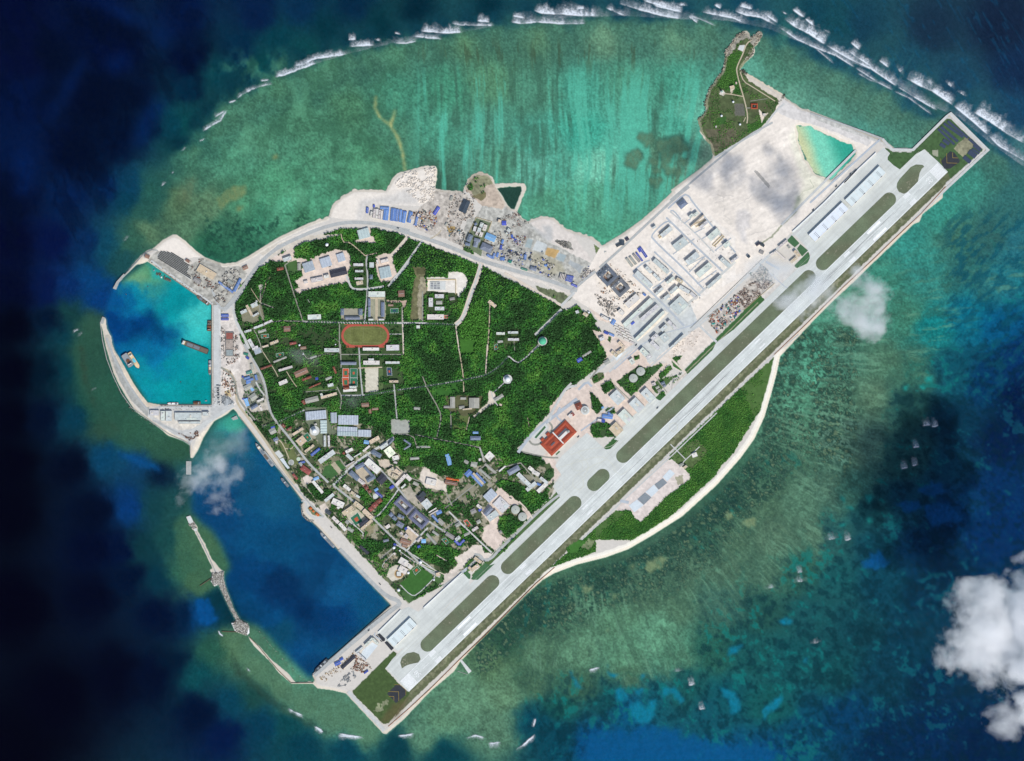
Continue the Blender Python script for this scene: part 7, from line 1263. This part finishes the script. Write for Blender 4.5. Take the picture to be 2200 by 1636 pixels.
V(660, 1180); clutter('scrap_heaps', "560,1240 720,1340 760,1400 660,1450 500,1400", 240, [(150, 104, 84), (120, 84, 66), (176, 160, 140), (100, 96, 90)], 26, 'rusty steel scrap on the southern sandy yard', (1.5, 6)); clutter('rubble', "430,1480 540,1430 580,1500 450,1600 350,1620", 260, [(160, 164, 164), (136, 140, 142)], 27, 'grey stone heap on the southern sandy yard', (1.2, 4)); clutter('yard_materials', "140,1500 420,1320 480,1260 560,1180 520,1300 400,1440 200,1560", 160, [(170, 140, 100), (120, 100, 80), (196, 180, 150)], 28, 'timber stacks behind the southern quay', (1.5, 5), ang=.7)
V(1180, 640); clutter('rubble', "560,40 720,80 800,180 700,220 600,140", 140, GRYS + [(200, 190, 176)], 29, 'rubble heap left of the long warehouses', (1.5, 5)); clutter('sand_ripples', "1640,380 1760,380 1800,470 1600,640 1430,700 1420,600", 120, [(214, 202, 188), (196, 184, 170)], 30, 'low sand heaps on the pink plain by the taxiway', (2, 6), (.4, 1.2))
V(960, 340); clutter('sand_ripples', [(820 + (x - 0) , y) for x, y in pstr("840,400 870,370 935,360 938,378 930,425 900,440 860,405")] if False else pstr("842,400 870,372 934,360 938,378 930,430 905,438 870,408"), 420, [(224, 214, 200), (214, 204, 190)], 31, 'small dumped heaps of white sand on the northern spit', (4, 8), (.8, 2.2), ang=-.4)
# rubble mound breakwater
V(380, 1230)
def rocks(name, s, n, seed, label, zt, pal=((196, 192, 182), (150, 146, 136), (120, 116, 108), (220, 216, 206)), size=(2, 4.5)):
    return clutter(name, s, n, list(pal), seed, label, size, (zt, zt + 2.5), None, 0, 0)
rocks('rock_armour', RUB, 2600, 41, 'pale rubble mound forming the middle of the southern breakwater', 3.0)
V(340, 1000); rocks('rock_armour', "350,690 420,660 450,740 400,750", 120, 42, 'rocks below the southern pier head', 1.5); rocks('rock_armour', "1670,450 1690,450 1700,560 1760,640 1830,640 1810,675 1740,650 1680,580", 260, 43, 'pale rocks around the seafront bulge', 1.2, size=(1.5, 3))
V(380, 1230); rocks('rock_armour', "945,680 965,680 1060,800 1180,930 1275,1045 1500,1262 1492,1272 1265,1052 1170,945 1050,815", 260, 44, 'thin line of rocks inside the southern sand spit', .3, size=(1, 2.2))
V(200, 720); rocks('rock_armour', "215,380 240,470 330,690 460,870 640,990 780,1085 770,1100 620,1010 440,880 310,690 225,480", 420, 45, 'dark rocks outside the curved western breakwater', .6, ((110, 112, 106), (80, 84, 80), (150, 150, 142)), (1.5, 3.2))
V(1480, 40); rocks('rock_armour', "560,190 650,140 700,230 840,140 865,190 830,260 770,340 760,420 660,520 640,480 740,330 700,250 600,240 520,330 500,420 430,460 405,400 500,290", 520, 46, 'weathered reef rock around the headland tip', 1.5, ((150, 142, 126), (110, 104, 92), (180, 172, 156)), (2, 6)); rocks('rock_armour', "405,560 430,440 445,450 425,580 320,740 240,860 200,1000 220,1080 120,1190 90,1190 180,1080 175,980 230,830 320,700", 300, 47, 'dark reef rock down the west side of the headland', 1, ((110, 106, 92), (90, 88, 76), (140, 134, 118)), (2, 4.5)); rocks('rock_armour', "600,610 640,590 690,640 660,670 610,640", 70, 48, 'reef rock at the top of the headland beach', 1.2, ((110, 106, 92), (90, 88, 76)), (2, 4)); rocks('rock_armour', "1030,960 1120,880 1135,890 1090,980 1040,985", 90, 49, 'reef rock at the foot of the headland beach', 1.2, ((110, 110, 100), (90, 92, 82)), (2, 4))
# lorries on the quay and yards
M_TY = noise_mat('tyre_black', (34, 34, 36), .1, .5)
def truck():
    r = empty('lorry', 0, 0); boxobj('cab', 3.2, 5.4, -1.25, 1.25, .7, 3.3, M_SH['white'], r); boxobj('cargo_bed', -5.2, 3, -1.35, 1.35, 1, 3.2, M_SH['dark'], r)
    for x in (-4, -2.6, 4):
        for s in (-1, 1): boxobj('wheel', x - .5, x + .5, s * 1.3 - .2, s * 1.3 + .2, 0, 1, M_TY, r)
    return r
T0 = truck(); first = True
def copy_tree(o, loc, rz):
    c = o.copy(); C.objects.link(c); c.location = loc; c.rotation_euler = (0, 0, rz)
    for ch in o.children: d = ch.copy(); C.objects.link(d); d.parent = c; d.matrix_parent_inverse = ch.matrix_parent_inverse
    return c
V(200, 720); Q = []
for k, (x, y) in enumerate(((1462, 590), (1484, 596), (1466, 625), (1468, 652), (1468, 680), (1470, 706), (1472, 735), (1476, 790))): Q.append((z(f"{x},{y}")[0], .05, 'dark lorry parked in the column on the long eastern quay', 'lorries parked on the quay'))
for ox, oy, x, y, a, lb in ((1180, 640, 1270, 1290, .74, 'dark lorry on the hangar apron by the taxiway'), (1180, 640, 1020, 555, .6, 'dark lorry at the depot junction'), (660, 1180, 855, 412, -.8, 'dark lorry on the deep harbour quay road'), (660, 1180, 725, 950, .7, 'dark lorry on the deep harbour lower quay'), (700, 320, 850, 932, -.3, 'lorry on the north coast road below the camp'), (480, 460, 1250, 615, .2, 'lorry on the pink building site'), (1740, 220, 310, 985, .75, 'lorry on the road beside the turquoise pond, lower'), (1740, 220, 478, 840, .75, 'lorry on the road beside the turquoise pond, upper'), (1740, 220, 40, 1262, .75, 'lorry on the road beside the sand plain'), (1140, 860, 560, 430, .75, 'small lorry between terminal and apron'), (560, 940, 832, 1058, -.9, 'lorry on the sandy seafront yard'), (880, 960, 1185, 605, -.4, 'lorry in the pink tank-farm clearing')):
    V(ox, oy); Q.append((z(f"{x},{y}")[0], a, lb, None))
for (p, a, lb, gp) in Q:
    loc = (*W(*p), GZ + .55)
    if first: o = T0; o.location = loc; o.rotation_euler = (0, 0, a); first = False
    else: o = copy_tree(T0, loc, a)
    if 'group' in o: del o['group']
    tag(o, lb, 'lorry', gp)
# ---------------------------------------------------------------- vegetation
V(0, 0, 1)
for P_, w_ in ROADS:
    pline(P_, w_ + 2.2, None, 1.5, forest=0.0)
for P_ in FOOT:
    A = np.array(P_); c_ = A.mean(0); B_ = A + (A - c_) / np.maximum(np.linalg.norm(A - c_, axis=1, keepdims=True), .1) * 1.8
    s = region(B_, 2); FOREST[s][inpoly([tuple(p) for p in B_], LX[s], LY[s])] = 0
rg = np.random.default_rng(11)
def fval(x, y):
    i = np.clip(((x - 196) / 1.25).round().astype(int), 0, len(lx) - 1); j = np.clip(((y - 50) / 1.25).round().astype(int), 0, len(ly) - 1); return FOREST[j, i]
PITCH = 2.5
gx, gy = np.meshgrid(np.arange(480, 1700, PITCH), np.arange(80, 1330, PITCH)); gx = gx.ravel() + rg.uniform(-1.15, 1.15, gx.size); gy = gy.ravel() + rg.uniform(-1.15, 1.15, gy.size)
fv = fval(gx, gy); clump = fbm(gx / 16, gy / 16, 5, 3)
keep = (fv >= .79) & (rg.random(gx.size) < .97) | (fv < .79) & (fv > .01) & (clump + rg.normal(0, .06, gx.size) > .68 - .42 * fv)
tx, ty, tf = gx[keep], gy[keep], fv[keep]; n = len(tx)
K = 15
def crown_proto(rs):
    r = np.random.default_rng(rs); v = []
    for k in range(K):
        u = r.uniform(.05, 1); a = r.uniform(0, 6.283) if k else 0; el = math.asin(u); d = np.array([math.cos(el) * math.cos(a), math.cos(el) * math.sin(a), math.sin(el)])
        c = d * np.array([.78, .78, .62]) * r.uniform(.7, 1.05); nn = d + r.normal(0, .27, 3); nn /= np.linalg.norm(nn); t1 = np.cross(nn, r.normal(0, 1, 3)); t1 /= np.linalg.norm(t1); t2 = np.cross(nn, t1); q = r.uniform(.3, .52)
        for sx, sy in ((-1, -.7), (.8, -1), (1, .9), (-.7, 1)): v.append(c + t1 * sx * q * r.uniform(.7, 1.1) + t2 * sy * q * r.uniform(.7, 1.1) - nn * .1 * (abs(sx * sy) > .8))
    return np.array(v, np.float32)
PR = np.stack([crown_proto(i) for i in range(14)])
PAL = np.array([lin(c) for c in ((64, 100, 58), (70, 118, 62), (74, 130, 64), (82, 142, 66), (96, 154, 68), (110, 162, 76))])
big = fbm(tx / 42, ty / 42, 9, 4); tone = fbm(tx / 9, ty / 9, 2, 2)
R = (2.3 + 1.9 * rg.random(n) ** 1.4) * np.where(tf > .79, 1.0, .82); R *= .8 + .5 * fbm(tx / 7, ty / 7, 6, 2); R *= np.where(rg.random(n) < .06, 1.45, 1)
low = ((tx - 868) * .6942 + (ty - 1476) * .7197 > 20) | (ty < 345) & (tx > 1480); R *= np.where(low, .62, 1)
H = 2.0 + 6.5 * np.clip(.45 * big + .55 * tone + rg.normal(0, .12, n), 0, 1) * np.where(tf > .79, 1.1, .8) * np.where(low, .3, 1)
an = rg.uniform(0, 6.283, n); pi_ = rg.integers(0, len(PR), n); ci = np.clip(((fbm(tx / 30, ty / 30, 12, 3) - .5) * 12 + 2.2 + rg.normal(0, .9, n)).astype(int), 0, 5)
ci[low] = np.clip(ci[low] + 2, 2, 5)
lightgreen = inpoly([(985, 690), (1030, 640), (1060, 720), (1040, 760), (990, 740)], tx, ty) | inpoly([(840, 560), (1000, 500), (1100, 600), (1000, 700)], tx, ty) & (rg.random(n) < .3)
ci[lightgreen] = 4
wx_, wy_ = (tx - 1100) * U, (818 - ty) * U; P3 = PR[pi_]; ca, sa = np.cos(an)[:, None], np.sin(an)[:, None]
VX = wx_[:, None] + R[:, None] * (P3[..., 0] * ca - P3[..., 1] * sa); VY = wy_[:, None] + R[:, None] * (P3[..., 0] * sa + P3[..., 1] * ca); VZ = GZ + H[:, None] + R[:, None] * P3[..., 2]
colr = PAL[ci] * (1 + rg.normal(0, .12, (n, 1))) * (.86 + .28 * rg.random((n, 1)))
m_lf = bpy.data.materials.new('foliage'); m_lf.use_nodes = True; nn_ = m_lf.node_tree; nn_.nodes.clear(); ou = nn_.nodes.new('ShaderNodeOutputMaterial'); df = nn_.nodes.new('ShaderNodeBsdfDiffuse'); tl = nn_.nodes.new('ShaderNodeBsdfTranslucent'); mx = nn_.nodes.new('ShaderNodeMixShader'); mx.inputs[0].default_value = .18; at = nn_.nodes.new('ShaderNodeAttribute'); at.attribute_name = 'Col'
nn_.links.new(at.outputs['Color'], df.inputs[0]); nn_.links.new(at.outputs['Color'], tl.inputs[0]); nn_.links.new(df.outputs[0], mx.inputs[1]); nn_.links.new(tl.outputs[0], mx.inputs[2]); nn_.links.new(mx.outputs[0], ou.inputs[0])
CEN = [(640, 530, 'trees of the coastal strip along the northern road'), (560, 640, 'scrubby trees of the north-western corner'), (700, 650, 'dense bright wood above the running track'), (830, 520, 'round groves around the northern clearings'), (640, 740, 'palms and trees of the western garden quarter'), (930, 560, 'dense wood between the northern lanes'), (620, 850, 'dark wood beside the harbour lane'), (800, 760, 'trees around the sports courts and parade square'), (930, 760, 'central wood right of the running track'), (1080, 640, 'large eastern wood below the north road'), (1200, 800, 'large eastern wood beside the pink building land'), (900, 900, 'palm wood around the grey gravel lot'), (1080, 920, 'southern wood beside the terminal road'), (700, 980, 'trees between the seafront town houses'), (850, 1080, 'trees between the central town houses'), (980, 1080, 'trees of the palm streets below the wood'), (820, 1200, 'trees along the lower seafront'), (930, 1200, 'dense wood above the southern control tower'), (1130, 1060, 'trees beside the tank farm and apron'), (1320, 830, 'trees around the pair of storage tanks'), (1270, 700, 'trees left of the long warehouses'), (1560, 200, 'scrub and trees on the northern headland'), (1500, 980, 'wood between the runway and the south-east beach'), (1330, 1130, 'wood at the lower end of the south-east beach'), (1030, 420, 'scrub on the round northern spit')]
ct = np.array([(c[0], c[1]) for c in CEN]); grp = np.argmin((tx[:, None] - ct[:, 0]) ** 2 + (ty[:, None] - ct[:, 1]) ** 2, 1)
for k, c in enumerate(CEN):
    m = grp == k
    if not m.any(): continue
    Vv = np.stack([VX[m], VY[m], VZ[m]], -1).reshape(-1, 3); F = np.arange(len(Vv)).reshape(-1, 4)
    tag(link('woodland', npmesh('woodland', Vv, F, np.repeat(np.clip(colr[m], .004, .6), 4 * K, 0)), m_lf), c[2], 'trees', None, 'stuff')
print('TREES', n)
# avenue palms, one object each
def leafmesh(seed, R_, h):
    r = np.random.default_rng(seed); v, f = [], []
    for k in range(15):
        a = k * .42 + r.uniform(-.1, .1); l = R_ * r.uniform(.8, 1.1); wd_ = R_ * .2; c_, s_ = math.cos(a), math.sin(a); j = len(v); dz = r.uniform(-.2, .5)
        for t, w_, zz_ in ((.05, .25, 0), (.55, 1, .5 + dz), (1, .3, -.9 + dz)):
            for sg in (-1, 1): v.append((c_ * l * t - s_ * wd_ * w_ * sg, s_ * l * t + c_ * wd_ * w_ * sg, h + zz_ - abs(sg) * .1))
        f += [(j, j + 1, j + 3, j + 2), (j + 2, j + 3, j + 5, j + 4)]
    return mesh('crown', v, f)
m_pl = noise_mat('palm_frond', (60, 100, 52), .2, .4); m_tk = noise_mat('palm_trunk', (120, 104, 84), .15, .8)
CRW = [leafmesh(i, 3.3 + .35 * i, 7.2) for i in range(4)]
v, f = [], []
for r_, zz_ in ((.38, 0), (.24, 3.6), (.2, 7.3)):
    for k in range(6): v.append((r_ * math.cos(k * 1.047) + zz_ * .03, r_ * math.sin(k * 1.047), zz_))
for i in range(2): f += [(i * 6 + k, i * 6 + (k + 1) % 6, i * 6 + 6 + (k + 1) % 6, i * 6 + 6 + k) for k in range(6)]
TRK = mesh('trunk', v, f); TRK.materials.append(m_tk)
for c_ in CRW: c_.materials.append(m_pl)
def palm(x, y, label, grp_):
    o = empty('palm_tree', x, y, GZ, random.uniform(0, 6.28)); s = random.uniform(.85, 1.25); o.scale = (s, s, s * random.uniform(.9, 1.2))
    for nm, me in (('crown', random.choice(CRW)), ('trunk', TRK)): q = bpy.data.objects.new(nm, me); C.objects.link(q); q.parent = o
    return tag(o, label, 'palm', grp_)
NP = 0
def row(s, off, label, grp_, step=5.2):
    global NP
    P = z(s)
    for (x1, y1), (x2, y2) in zip(P[:-1], P[1:]):
        l = math.hypot(x2 - x1, y2 - y1); nx, ny = -(y2 - y1) / l, (x2 - x1) / l
        for t in np.arange(2, l - 1, step):
            for sg in ((-1, 1) if off > 0 else (1,)):
                if NP < 298: palm(x1 + (x2 - x1) * t / l + nx * abs(off) * sg + random.uniform(-.4, .4), y1 + (y2 - y1) * t / l + ny * abs(off) * sg + random.uniform(-.4, .4), label, grp_); NP += 1
V(480, 460); row("1000,1262 2050,1279", 2.6, 'small dark palm in the rows along the main street above the track', 'palms along the main street above the track', 6)
V(840, 460); row("1715,1395 1975,1130", 5.2, 'dark palm in the double row beside the eastern concrete lane', 'palms beside the eastern concrete lane', 3.8); row("420,1285 740,1300", 2.6, 'palm in the rows below the long white hall', 'palms below the long white hall', 5)
V(840, 740); row("90,535 420,492 840,420 1120,362", 2.8, 'palm in the rows along the lane through the central wood', 'palms along the central wood lane', 5.4); row("1130,360 1280,250 1370,150", 2.6, 'palm in the rows on the lane left of the white forest radome', 'palms left of the forest radome', 5)
V(480, 740); row("1660,600 2000,540", 2.4, 'palm in the row below the pale parade square', 'palms below the parade square', 4.5); row("640,920 950,775", 2.6, 'palm in the rows on the lane left of the greenhouses', 'palms left of the greenhouses', 5); row("470,985 610,925", 2.2, 'palm in the row from the seafront to the lane corner', 'palms from the seafront to the lane corner', 4)
V(560, 940); row("870,550 1190,240", 4, 'palm in the rows on the wide town boulevard', 'palms on the town boulevard', 5)
V(880, 960); row("640,540 730,470 900,340 1090,245", 2.6, 'palm in the rows on the street beside the gravel drill yard', 'palms beside the drill yard street', 4.6); row("580,880 900,1190", 2.4, 'palm in the rows on the straight lower lane', 'palms on the straight lower lane', 6)
print('PALMS', NP)
# ---------------------------------------------------------------- surf
BR = []
def br(s, wash, n=1.0, side=1): BR.append((z(s), wash, n, side))
V(0, 0, 2.72625)
br("1180,770 1290,712 1335,640", 9, .6); br("1385,582 1420,552 1500,515 1600,490", 9, .7); br("1605,455 1690,432 1800,388 1860,370", 14, 1.1); br("1720,390 1790,372 1850,345 1950,328 2040,318", 13, 1.1); br("1060,890 1095,865", 4, .5); br("1340,605 1385,588", 4, .7); br("1255,690 1320,650", 8, .6); br("950,1090 970,1072", 5, .9); br("1170,830 1200,815", 3, .8); br("1010,1020 1022,1008", 3, .7); br("1525,478 1580,470", 5, .6)
V(700, 0, 2.75)
br("130,275 170,275 230,272 295,268", 16, 1.2); br("130,235 180,232", 14, 1.2); br("400,255 470,258 545,242", 12, .7); br("500,215 600,225 690,232", 11, .8); br("555,185 640,190 700,196 820,192", 18, 1.1); br("740,140 800,150 860,150 1000,152", 9, .9); br("890,122 930,128 970,130", 16, 1.2); br("1090,130 1150,140 1250,132 1400,142 1540,140", 15, 1.0); br("1100,95 1145,103 1180,110", 12, 1.1); br("1225,62 1290,82 1400,84 1470,92 1620,92", 24, 1.3); br("1480,50 1530,52", 8, 1.2); br("1650,45 1730,80 1775,98", 12, .9); br("1730,20 1860,60 1980,92 2105,112", 20, 1.0); br("1870,0 1960,30 2110,75", 16, 1.3); br("2090,30 2120,35", 10, 1.2); br("410,200 435,205", 6, 1.2); br("300,240 320,243", 6, 1); br("0,345 40,340", 5, .7); br("2140,95 2200,140", 12, .8)
V(1400, 0, 2.75)
br("0,30 80,50 185,76", 18, 1.2); br("0,76 90,98 180,112", 12, .8); br("285,70 400,92 480,108 560,142", 15, 1.0); br("370,30 410,52", 10, 1.2); br("490,65 560,92 640,102 740,152", 17, 1.1); br("515,35 600,55", 12, 1.2); br("210,90 290,115 385,158", 6, .32); br("660,80 745,136", 11, 1.0); br("780,110 850,160 930,200 1030,268", 24, 1.5); br("1030,268 1170,350 1300,410 1450,512", 16, 1.0); br("1450,512 1560,580 1690,655", 12, .8); br("750,160 860,235 970,285 1090,330 1200,400", 10, .75); br("1200,400 1340,490 1430,538", 9, .5); br("960,280 1020,330 1080,382", 7, .35); br("1430,540 1520,580 1600,640 1660,682", 6, .4); br("1210,430 1290,475 1350,495", 6, .4); br("830,55 870,85 905,105", 11, 1.3); br("905,110 960,156", 11, 1.3); br("1175,250 1230,298", 15, 1.0); br("1150,292 1200,330 1310,402", 15, 1.0); br("1340,355 1400,400", 15, 1.0); br("1455,410 1470,430", 13, .6); br("1500,460 1590,510 1660,540 1780,622", 24, 1.5); br("1780,622 1900,720 1990,800", 22, 1.2); br("1625,480 1655,505", 11, .9); br("1745,495 1770,515", 11, .8); br("1820,550 1845,565", 8, .9); br("1715,545 1740,555", 6, 1); br("1895,658 2000,720 2100,790 2210,852", 30, 1.5); br("1990,800 2050,862 2210,955", 20, .9); br("1020,180 1045,195", 6, .6); br("775,75 795,85", 5, 1)
V(640, 1290)
br("460,1590 560,1590 650,1592 790,1612", 9, 1.0, -1); br("1160,1580 1260,1585 1370,1558", 9, .9, -1); br("0,1330 60,1370", 6, .8, -1); br("200,1480 300,1545", 9, .9, -1)
V(1000, 1036, 2.72625); br("0,1500 60,1485 120,1500", 7, .9, -1); br("130,1530 210,1525", 18, .7, -1); br("290,1570 340,1540 410,1475", 9, 1.2, -1); br("400,1440 410,1380", 6, .8, 1); br("720,1105 790,1085", 8, .7, -1)
V(0, 1036, 2.72625); br("1680,1320 1720,1345 1780,1370", 7, 1.0, -1); br("1840,1430 1890,1455", 6, .9, -1); br("1980,1475 2090,1490", 6, .9, -1); br("1450,1090 1465,1105", 4, 1, -1); br("1280,870 1290,890 1310,905", 3, .9, -1)
V(1400, 720, 2.72625)
for s in "1612,520,26,1.0 1660,525,24,1.0 1550,650,22,1.0 1480,770,24,.8 1545,755,22,.9 1585,780,12,.8 1055,1190,17,1.0 1150,1190,22,1.0 870,1385,20,.9 870,1440,15,1.1 700,1478,14,.9 725,1498,9,1.2 815,1457,7,1.5 850,1482,6,1.5 1300,1110,9,1.5 1280,1045,8,1.2 1568,80,6,1.2 1390,838,8,1.0 1565,600,12,.8 1340,815,8,.8 1720,350,5,.9 1650,340,5,.9 925,1335,5,1.1".split():
    x, y, q, nn = map(float, s.split(','))
    if q < 14: continue
    br(f"{x - q},{y + q * .6} {x + q},{y + q * .2}", q * .9, nn * .5)
V(1000, 1036, 2.72625)
for s in "1385,1325,20,1.6 1325,1180,22,1.2 1097,1232,12,1.6 1520,1042,8,1.4 1425,1062,7,1.3 1355,1110,8,1.1 1400,1160,10,1.1 2055,940,14,.9 1690,945,8,.6 1270,1140,7,.9 1245,1105,14,.7 1300,1250,8,.8 1330,1280,5,.9 1580,900,6,1.1 1450,950,5,1 1375,1215,6,1.1 1530,1125,8,.7".split():
    x, y, q, nn = map(float, s.split(','))
    if q < 14: continue
    br(f"{x - q},{y + q * .5} {x + q},{y + q * .1}", q * .8, nn * .5)
V(0, 500, 2.72625)
for s in "450,580,14,1.6 475,600,14,.7 478,625,6,1 472,680,10,.7 478,745,4,1.2 505,775,10,.6 515,518,12,.5 556,920,14,.6 710,1140,5,1.4 800,1208,7,.7 820,1225,7,.8 650,195,11,.9 660,250,10,.6 745,40,16,.6".split():
    x, y, q, nn = map(float, s.split(','))
    if q < 14: continue
    br(f"{x - q},{y + q * .5} {x + q * .6},{y - q * .7}", q * .5, nn * .45)
V(0, 0, 1); br("1096,50 1200,40 1330,34 1464,42 1560,44 1650,62 1713,88 1775,112 1873,152 1940,190 2000,228 2060,252 2130,310 2205,362", 26, .22); br("590,166 660,143 748,116 850,92 960,74 1064,58", 14, .18)
SV, SF, SA = [], [], []; off = 0
for P_, wash, nn, side in BR:
    A = np.array(P_); pad_ = wash * 1.5 + 4; x0, y0 = A.min(0) - pad_; x1, y1 = A.max(0) + pad_
    x, y = np.meshgrid(np.arange(x0, x1, .9), np.arange(y0, y1, .9)); wob = 3.2 * (fbm(x / 10, y / 10, 3, 3) - .5)
    d, sd, al, run = segdist(P_, x + wob, y + wob * .8); sd = sd * side; d = np.where(sd >= 0, d, d)
    tp = min(16, run * .3); ends = ss(0, tp, al) * ss(run, run - tp, al) if run > 14 else ss(-1, 2, al) * ss(run + 1, run - 2, al)
    gate = ss(.30, .5, fbm(al / 22 + A[0, 0], al * 0 + A[0, 1] / 7, 4, 3)) if run > 40 else 1
    lw = wash * 1.0 * (.4 + 1.3 * fbm(al / 9 + A[0, 0] * .37, d / 16, 6, 4)); back = np.where(sd >= 0, ss(1.0, .05, d / lw), 0)
    tex = fbm(x / 2.3, y / 2.3, 8, 4); st = fbm(al / 2.6, d / 12, 11, 3)
    dn = np.where(sd >= 0, np.clip(1 - d / lw, 0, 1) ** 1.2, 0)
    f_wash = dn * (.22 + .78 * ss(.34, .66, tex * .8 + .2 * st + .42 * dn - .12)) * .85 * (.5 + .6 * ss(.36, .62, fbm(x / 2.0, y / 2.0, 14, 3)))
    f_line = .8 * ss(1.5 + .4 * nn, .1, d + .7 * (tex - .5)) * ss(.32, .5, fbm(al / 6, al * 0 + A[0, 0], 7, 3) + .15)
    if nn < .3 or run < 16: f_line = f_line * 0
    a = np.clip((f_wash * nn + f_line * min(1.2, nn + .15)) * ends * (.3 + .7 * gate), 0, 1); a = .5 * a + .5 * blur(a, 1)
    kp = a > .02; kf = kp[:-1, :-1] | kp[1:, :-1] | kp[:-1, 1:] | kp[1:, 1:]
    if not kf.any(): continue
    F = gridfaces(x.shape[0], x.shape[1], kf); us = np.unique(F); rm_ = np.zeros(x.size, np.int32); rm_[us] = np.arange(len(us))
    zt = .2 + .25 * f_line * nn + .1 * a + .02 * (off % 7)
    SV.append(np.stack([(x - 1100) * U, (818 - y) * U, zt], -1).reshape(-1, 3)[us]); SA.append(a.reshape(-1)[us]); SF.append(rm_[F] + off); off += len(us)
SV = np.concatenate(SV); SF = np.concatenate(SF); SA = np.concatenate(SA)
m_f = bpy.data.materials.new('sea_foam'); m_f.use_nodes = True; n = m_f.node_tree; n.nodes.clear(); ou = n.nodes.new('ShaderNodeOutputMaterial'); df = n.nodes.new('ShaderNodeBsdfDiffuse'); df.inputs[0].default_value = (.78, .83, .87, 1); tr = n.nodes.new('ShaderNodeBsdfTransparent'); mx = n.nodes.new('ShaderNodeMixShader'); at = n.nodes.new('ShaderNodeAttribute'); at.attribute_name = 'Col'
n.links.new(at.outputs['Fac'], mx.inputs[0]); n.links.new(tr.outputs[0], mx.inputs[1]); n.links.new(df.outputs[0], mx.inputs[2]); n.links.new(mx.outputs[0], ou.inputs[0])
tag(link('surf', npmesh('surf', SV, SF, np.repeat(SA[:, None], 3, 1)), m_f), 'white breaking surf and foam along the outer reef edge', 'surf', None, 'stuff')
# ---------------------------------------------------------------- clouds, with the shade they cast
def cloud(px, py, rx, ry, zc, rz_, dens, thr, scale, seed, label, rot=0.0):
    k = 1 - zc / 14000; wx_, wy_ = W(1100 + (px - 1100) * k, 818 + (py - 818) * k)
    v, f = [], []; nu, nv = 20, 12
    for i in range(nv + 1):
        for j in range(nu): t = math.pi * i / nv; p = 2 * math.pi * j / nu; v.append((math.sin(t) * math.cos(p), math.sin(t) * math.sin(p), math.cos(t)))
    f = [(i * nu + j, (i + 1) * nu + j, (i + 1) * nu + (j + 1) % nu, i * nu + (j + 1) % nu) for i in range(nv) for j in range(nu)]
    me = mesh('cloud', v, f); o = link('cloud', me, None, None, (wx_, wy_, zc)); o.scale = (rx * U, ry * U, rz_); o.rotation_euler = (0, 0, math.radians(rot))
    m = bpy.data.materials.new('cloud_vapour'); m.use_nodes = True; n = m.node_tree; n.nodes.clear(); ou = n.nodes.new('ShaderNodeOutputMaterial'); vs = n.nodes.new('ShaderNodeVolumeScatter'); vs.inputs['Color'].default_value = (1, 1, 1, 1); vs.inputs['Anisotropy'].default_value = -.1
    tc = n.nodes.new('ShaderNodeTexCoord'); ln = n.nodes.new('ShaderNodeVectorMath'); ln.operation = 'LENGTH'; n.links.new(tc.outputs['Object'], ln.inputs[0])
    ge = n.nodes.new('ShaderNodeNewGeometry'); ad = n.nodes.new('ShaderNodeVectorMath'); ad.operation = 'ADD'; ad.inputs[1].default_value = (seed * 731., seed * 377., 0); n.links.new(ge.outputs['Position'], ad.inputs[0])
    t = n.nodes.new('ShaderNodeTexNoise'); t.inputs['Scale'].default_value = scale; t.inputs['Detail'].default_value = 8; t.inputs['Roughness'].default_value = .62; t.inputs['Distortion'].default_value = .15; n.links.new(ad.outputs[0], t.inputs['Vector'])
    # density = clamp((noise - thr - falloff) * gain)
    p2 = n.nodes.new('ShaderNodeMath'); p2.operation = 'POWER'; p2.inputs[1].default_value = 2.2; n.links.new(ln.outputs['Value'], p2.inputs[0])
    fo = n.nodes.new('ShaderNodeMath'); fo.operation = 'MULTIPLY_ADD'; fo.inputs[1].default_value = -.34; fo.inputs[2].default_value = -thr; n.links.new(p2.outputs[0], fo.inputs[0])
    sm_ = n.nodes.new('ShaderNodeMath'); sm_.operation = 'ADD'; n.links.new(t.outputs[0], sm_.inputs[0]); n.links.new(fo.outputs[0], sm_.inputs[1])
    mr = n.nodes.new('ShaderNodeMapRange'); mr.inputs[1].default_value = 0; mr.inputs[2].default_value = .30; mr.inputs[3].default_value = 0; mr.inputs[4].default_value = dens; n.links.new(sm_.outputs[0], mr.inputs[0]); n.links.new(mr.outputs[0], vs.inputs['Density']); n.links.new(vs.outputs[0], ou.inputs['Volume'])
    me.materials.append(m); return tag(o, label, 'cloud', 'clouds')
cloud(1855, 658, 84, 112, 650, 105, .048, .40, .0075, 1, 'thin white cloud over the sea beside the runway', 12)
cloud(1748, 636, 130, 84, 650, 85, .044, .385, .0075, 2, 'faint wisp of cloud over the runway and taxiway', -20)
cloud(458, 1030, 120, 115, 700, 105, .030, .43, .0085, 3, 'thin white cloud over the mouth of the deep harbour', -30)
cloud(1665, 590, 120, 62, 650, 55, .026, .41, .0085, 10, 'faint thin haze over the taxiway beside the second control tower', 15)
cloud(500, 950, 80, 85, 700, 70, .008, .42, .010, 4, 'faint wisp of cloud above the thin harbour cloud', 0)
cloud(2128, 1345, 120, 165, 750, 120, .05, .33, .0070, 5, 'bright white cloud at the lower right, left half', -25)
cloud(2240, 1385, 125, 215, 770, 150, .05, .29, .0070, 6, 'bright white cloud cut by the right edge of the picture', 0)
cloud(2160, 1545, 70, 80, 780, 80, .022, .38, .010, 7, 'ragged lower fringe of the bright right-hand cloud', 30)
cloud(650, 768, 55, 24, 700, 30, .006, .38, .014, 8, 'small faint haze patch over the western garden quarter', -15); cloud(755, 868, 60, 26, 700, 30, .005, .38, .014, 9, 'small faint haze patch over the glass greenhouses', 10)
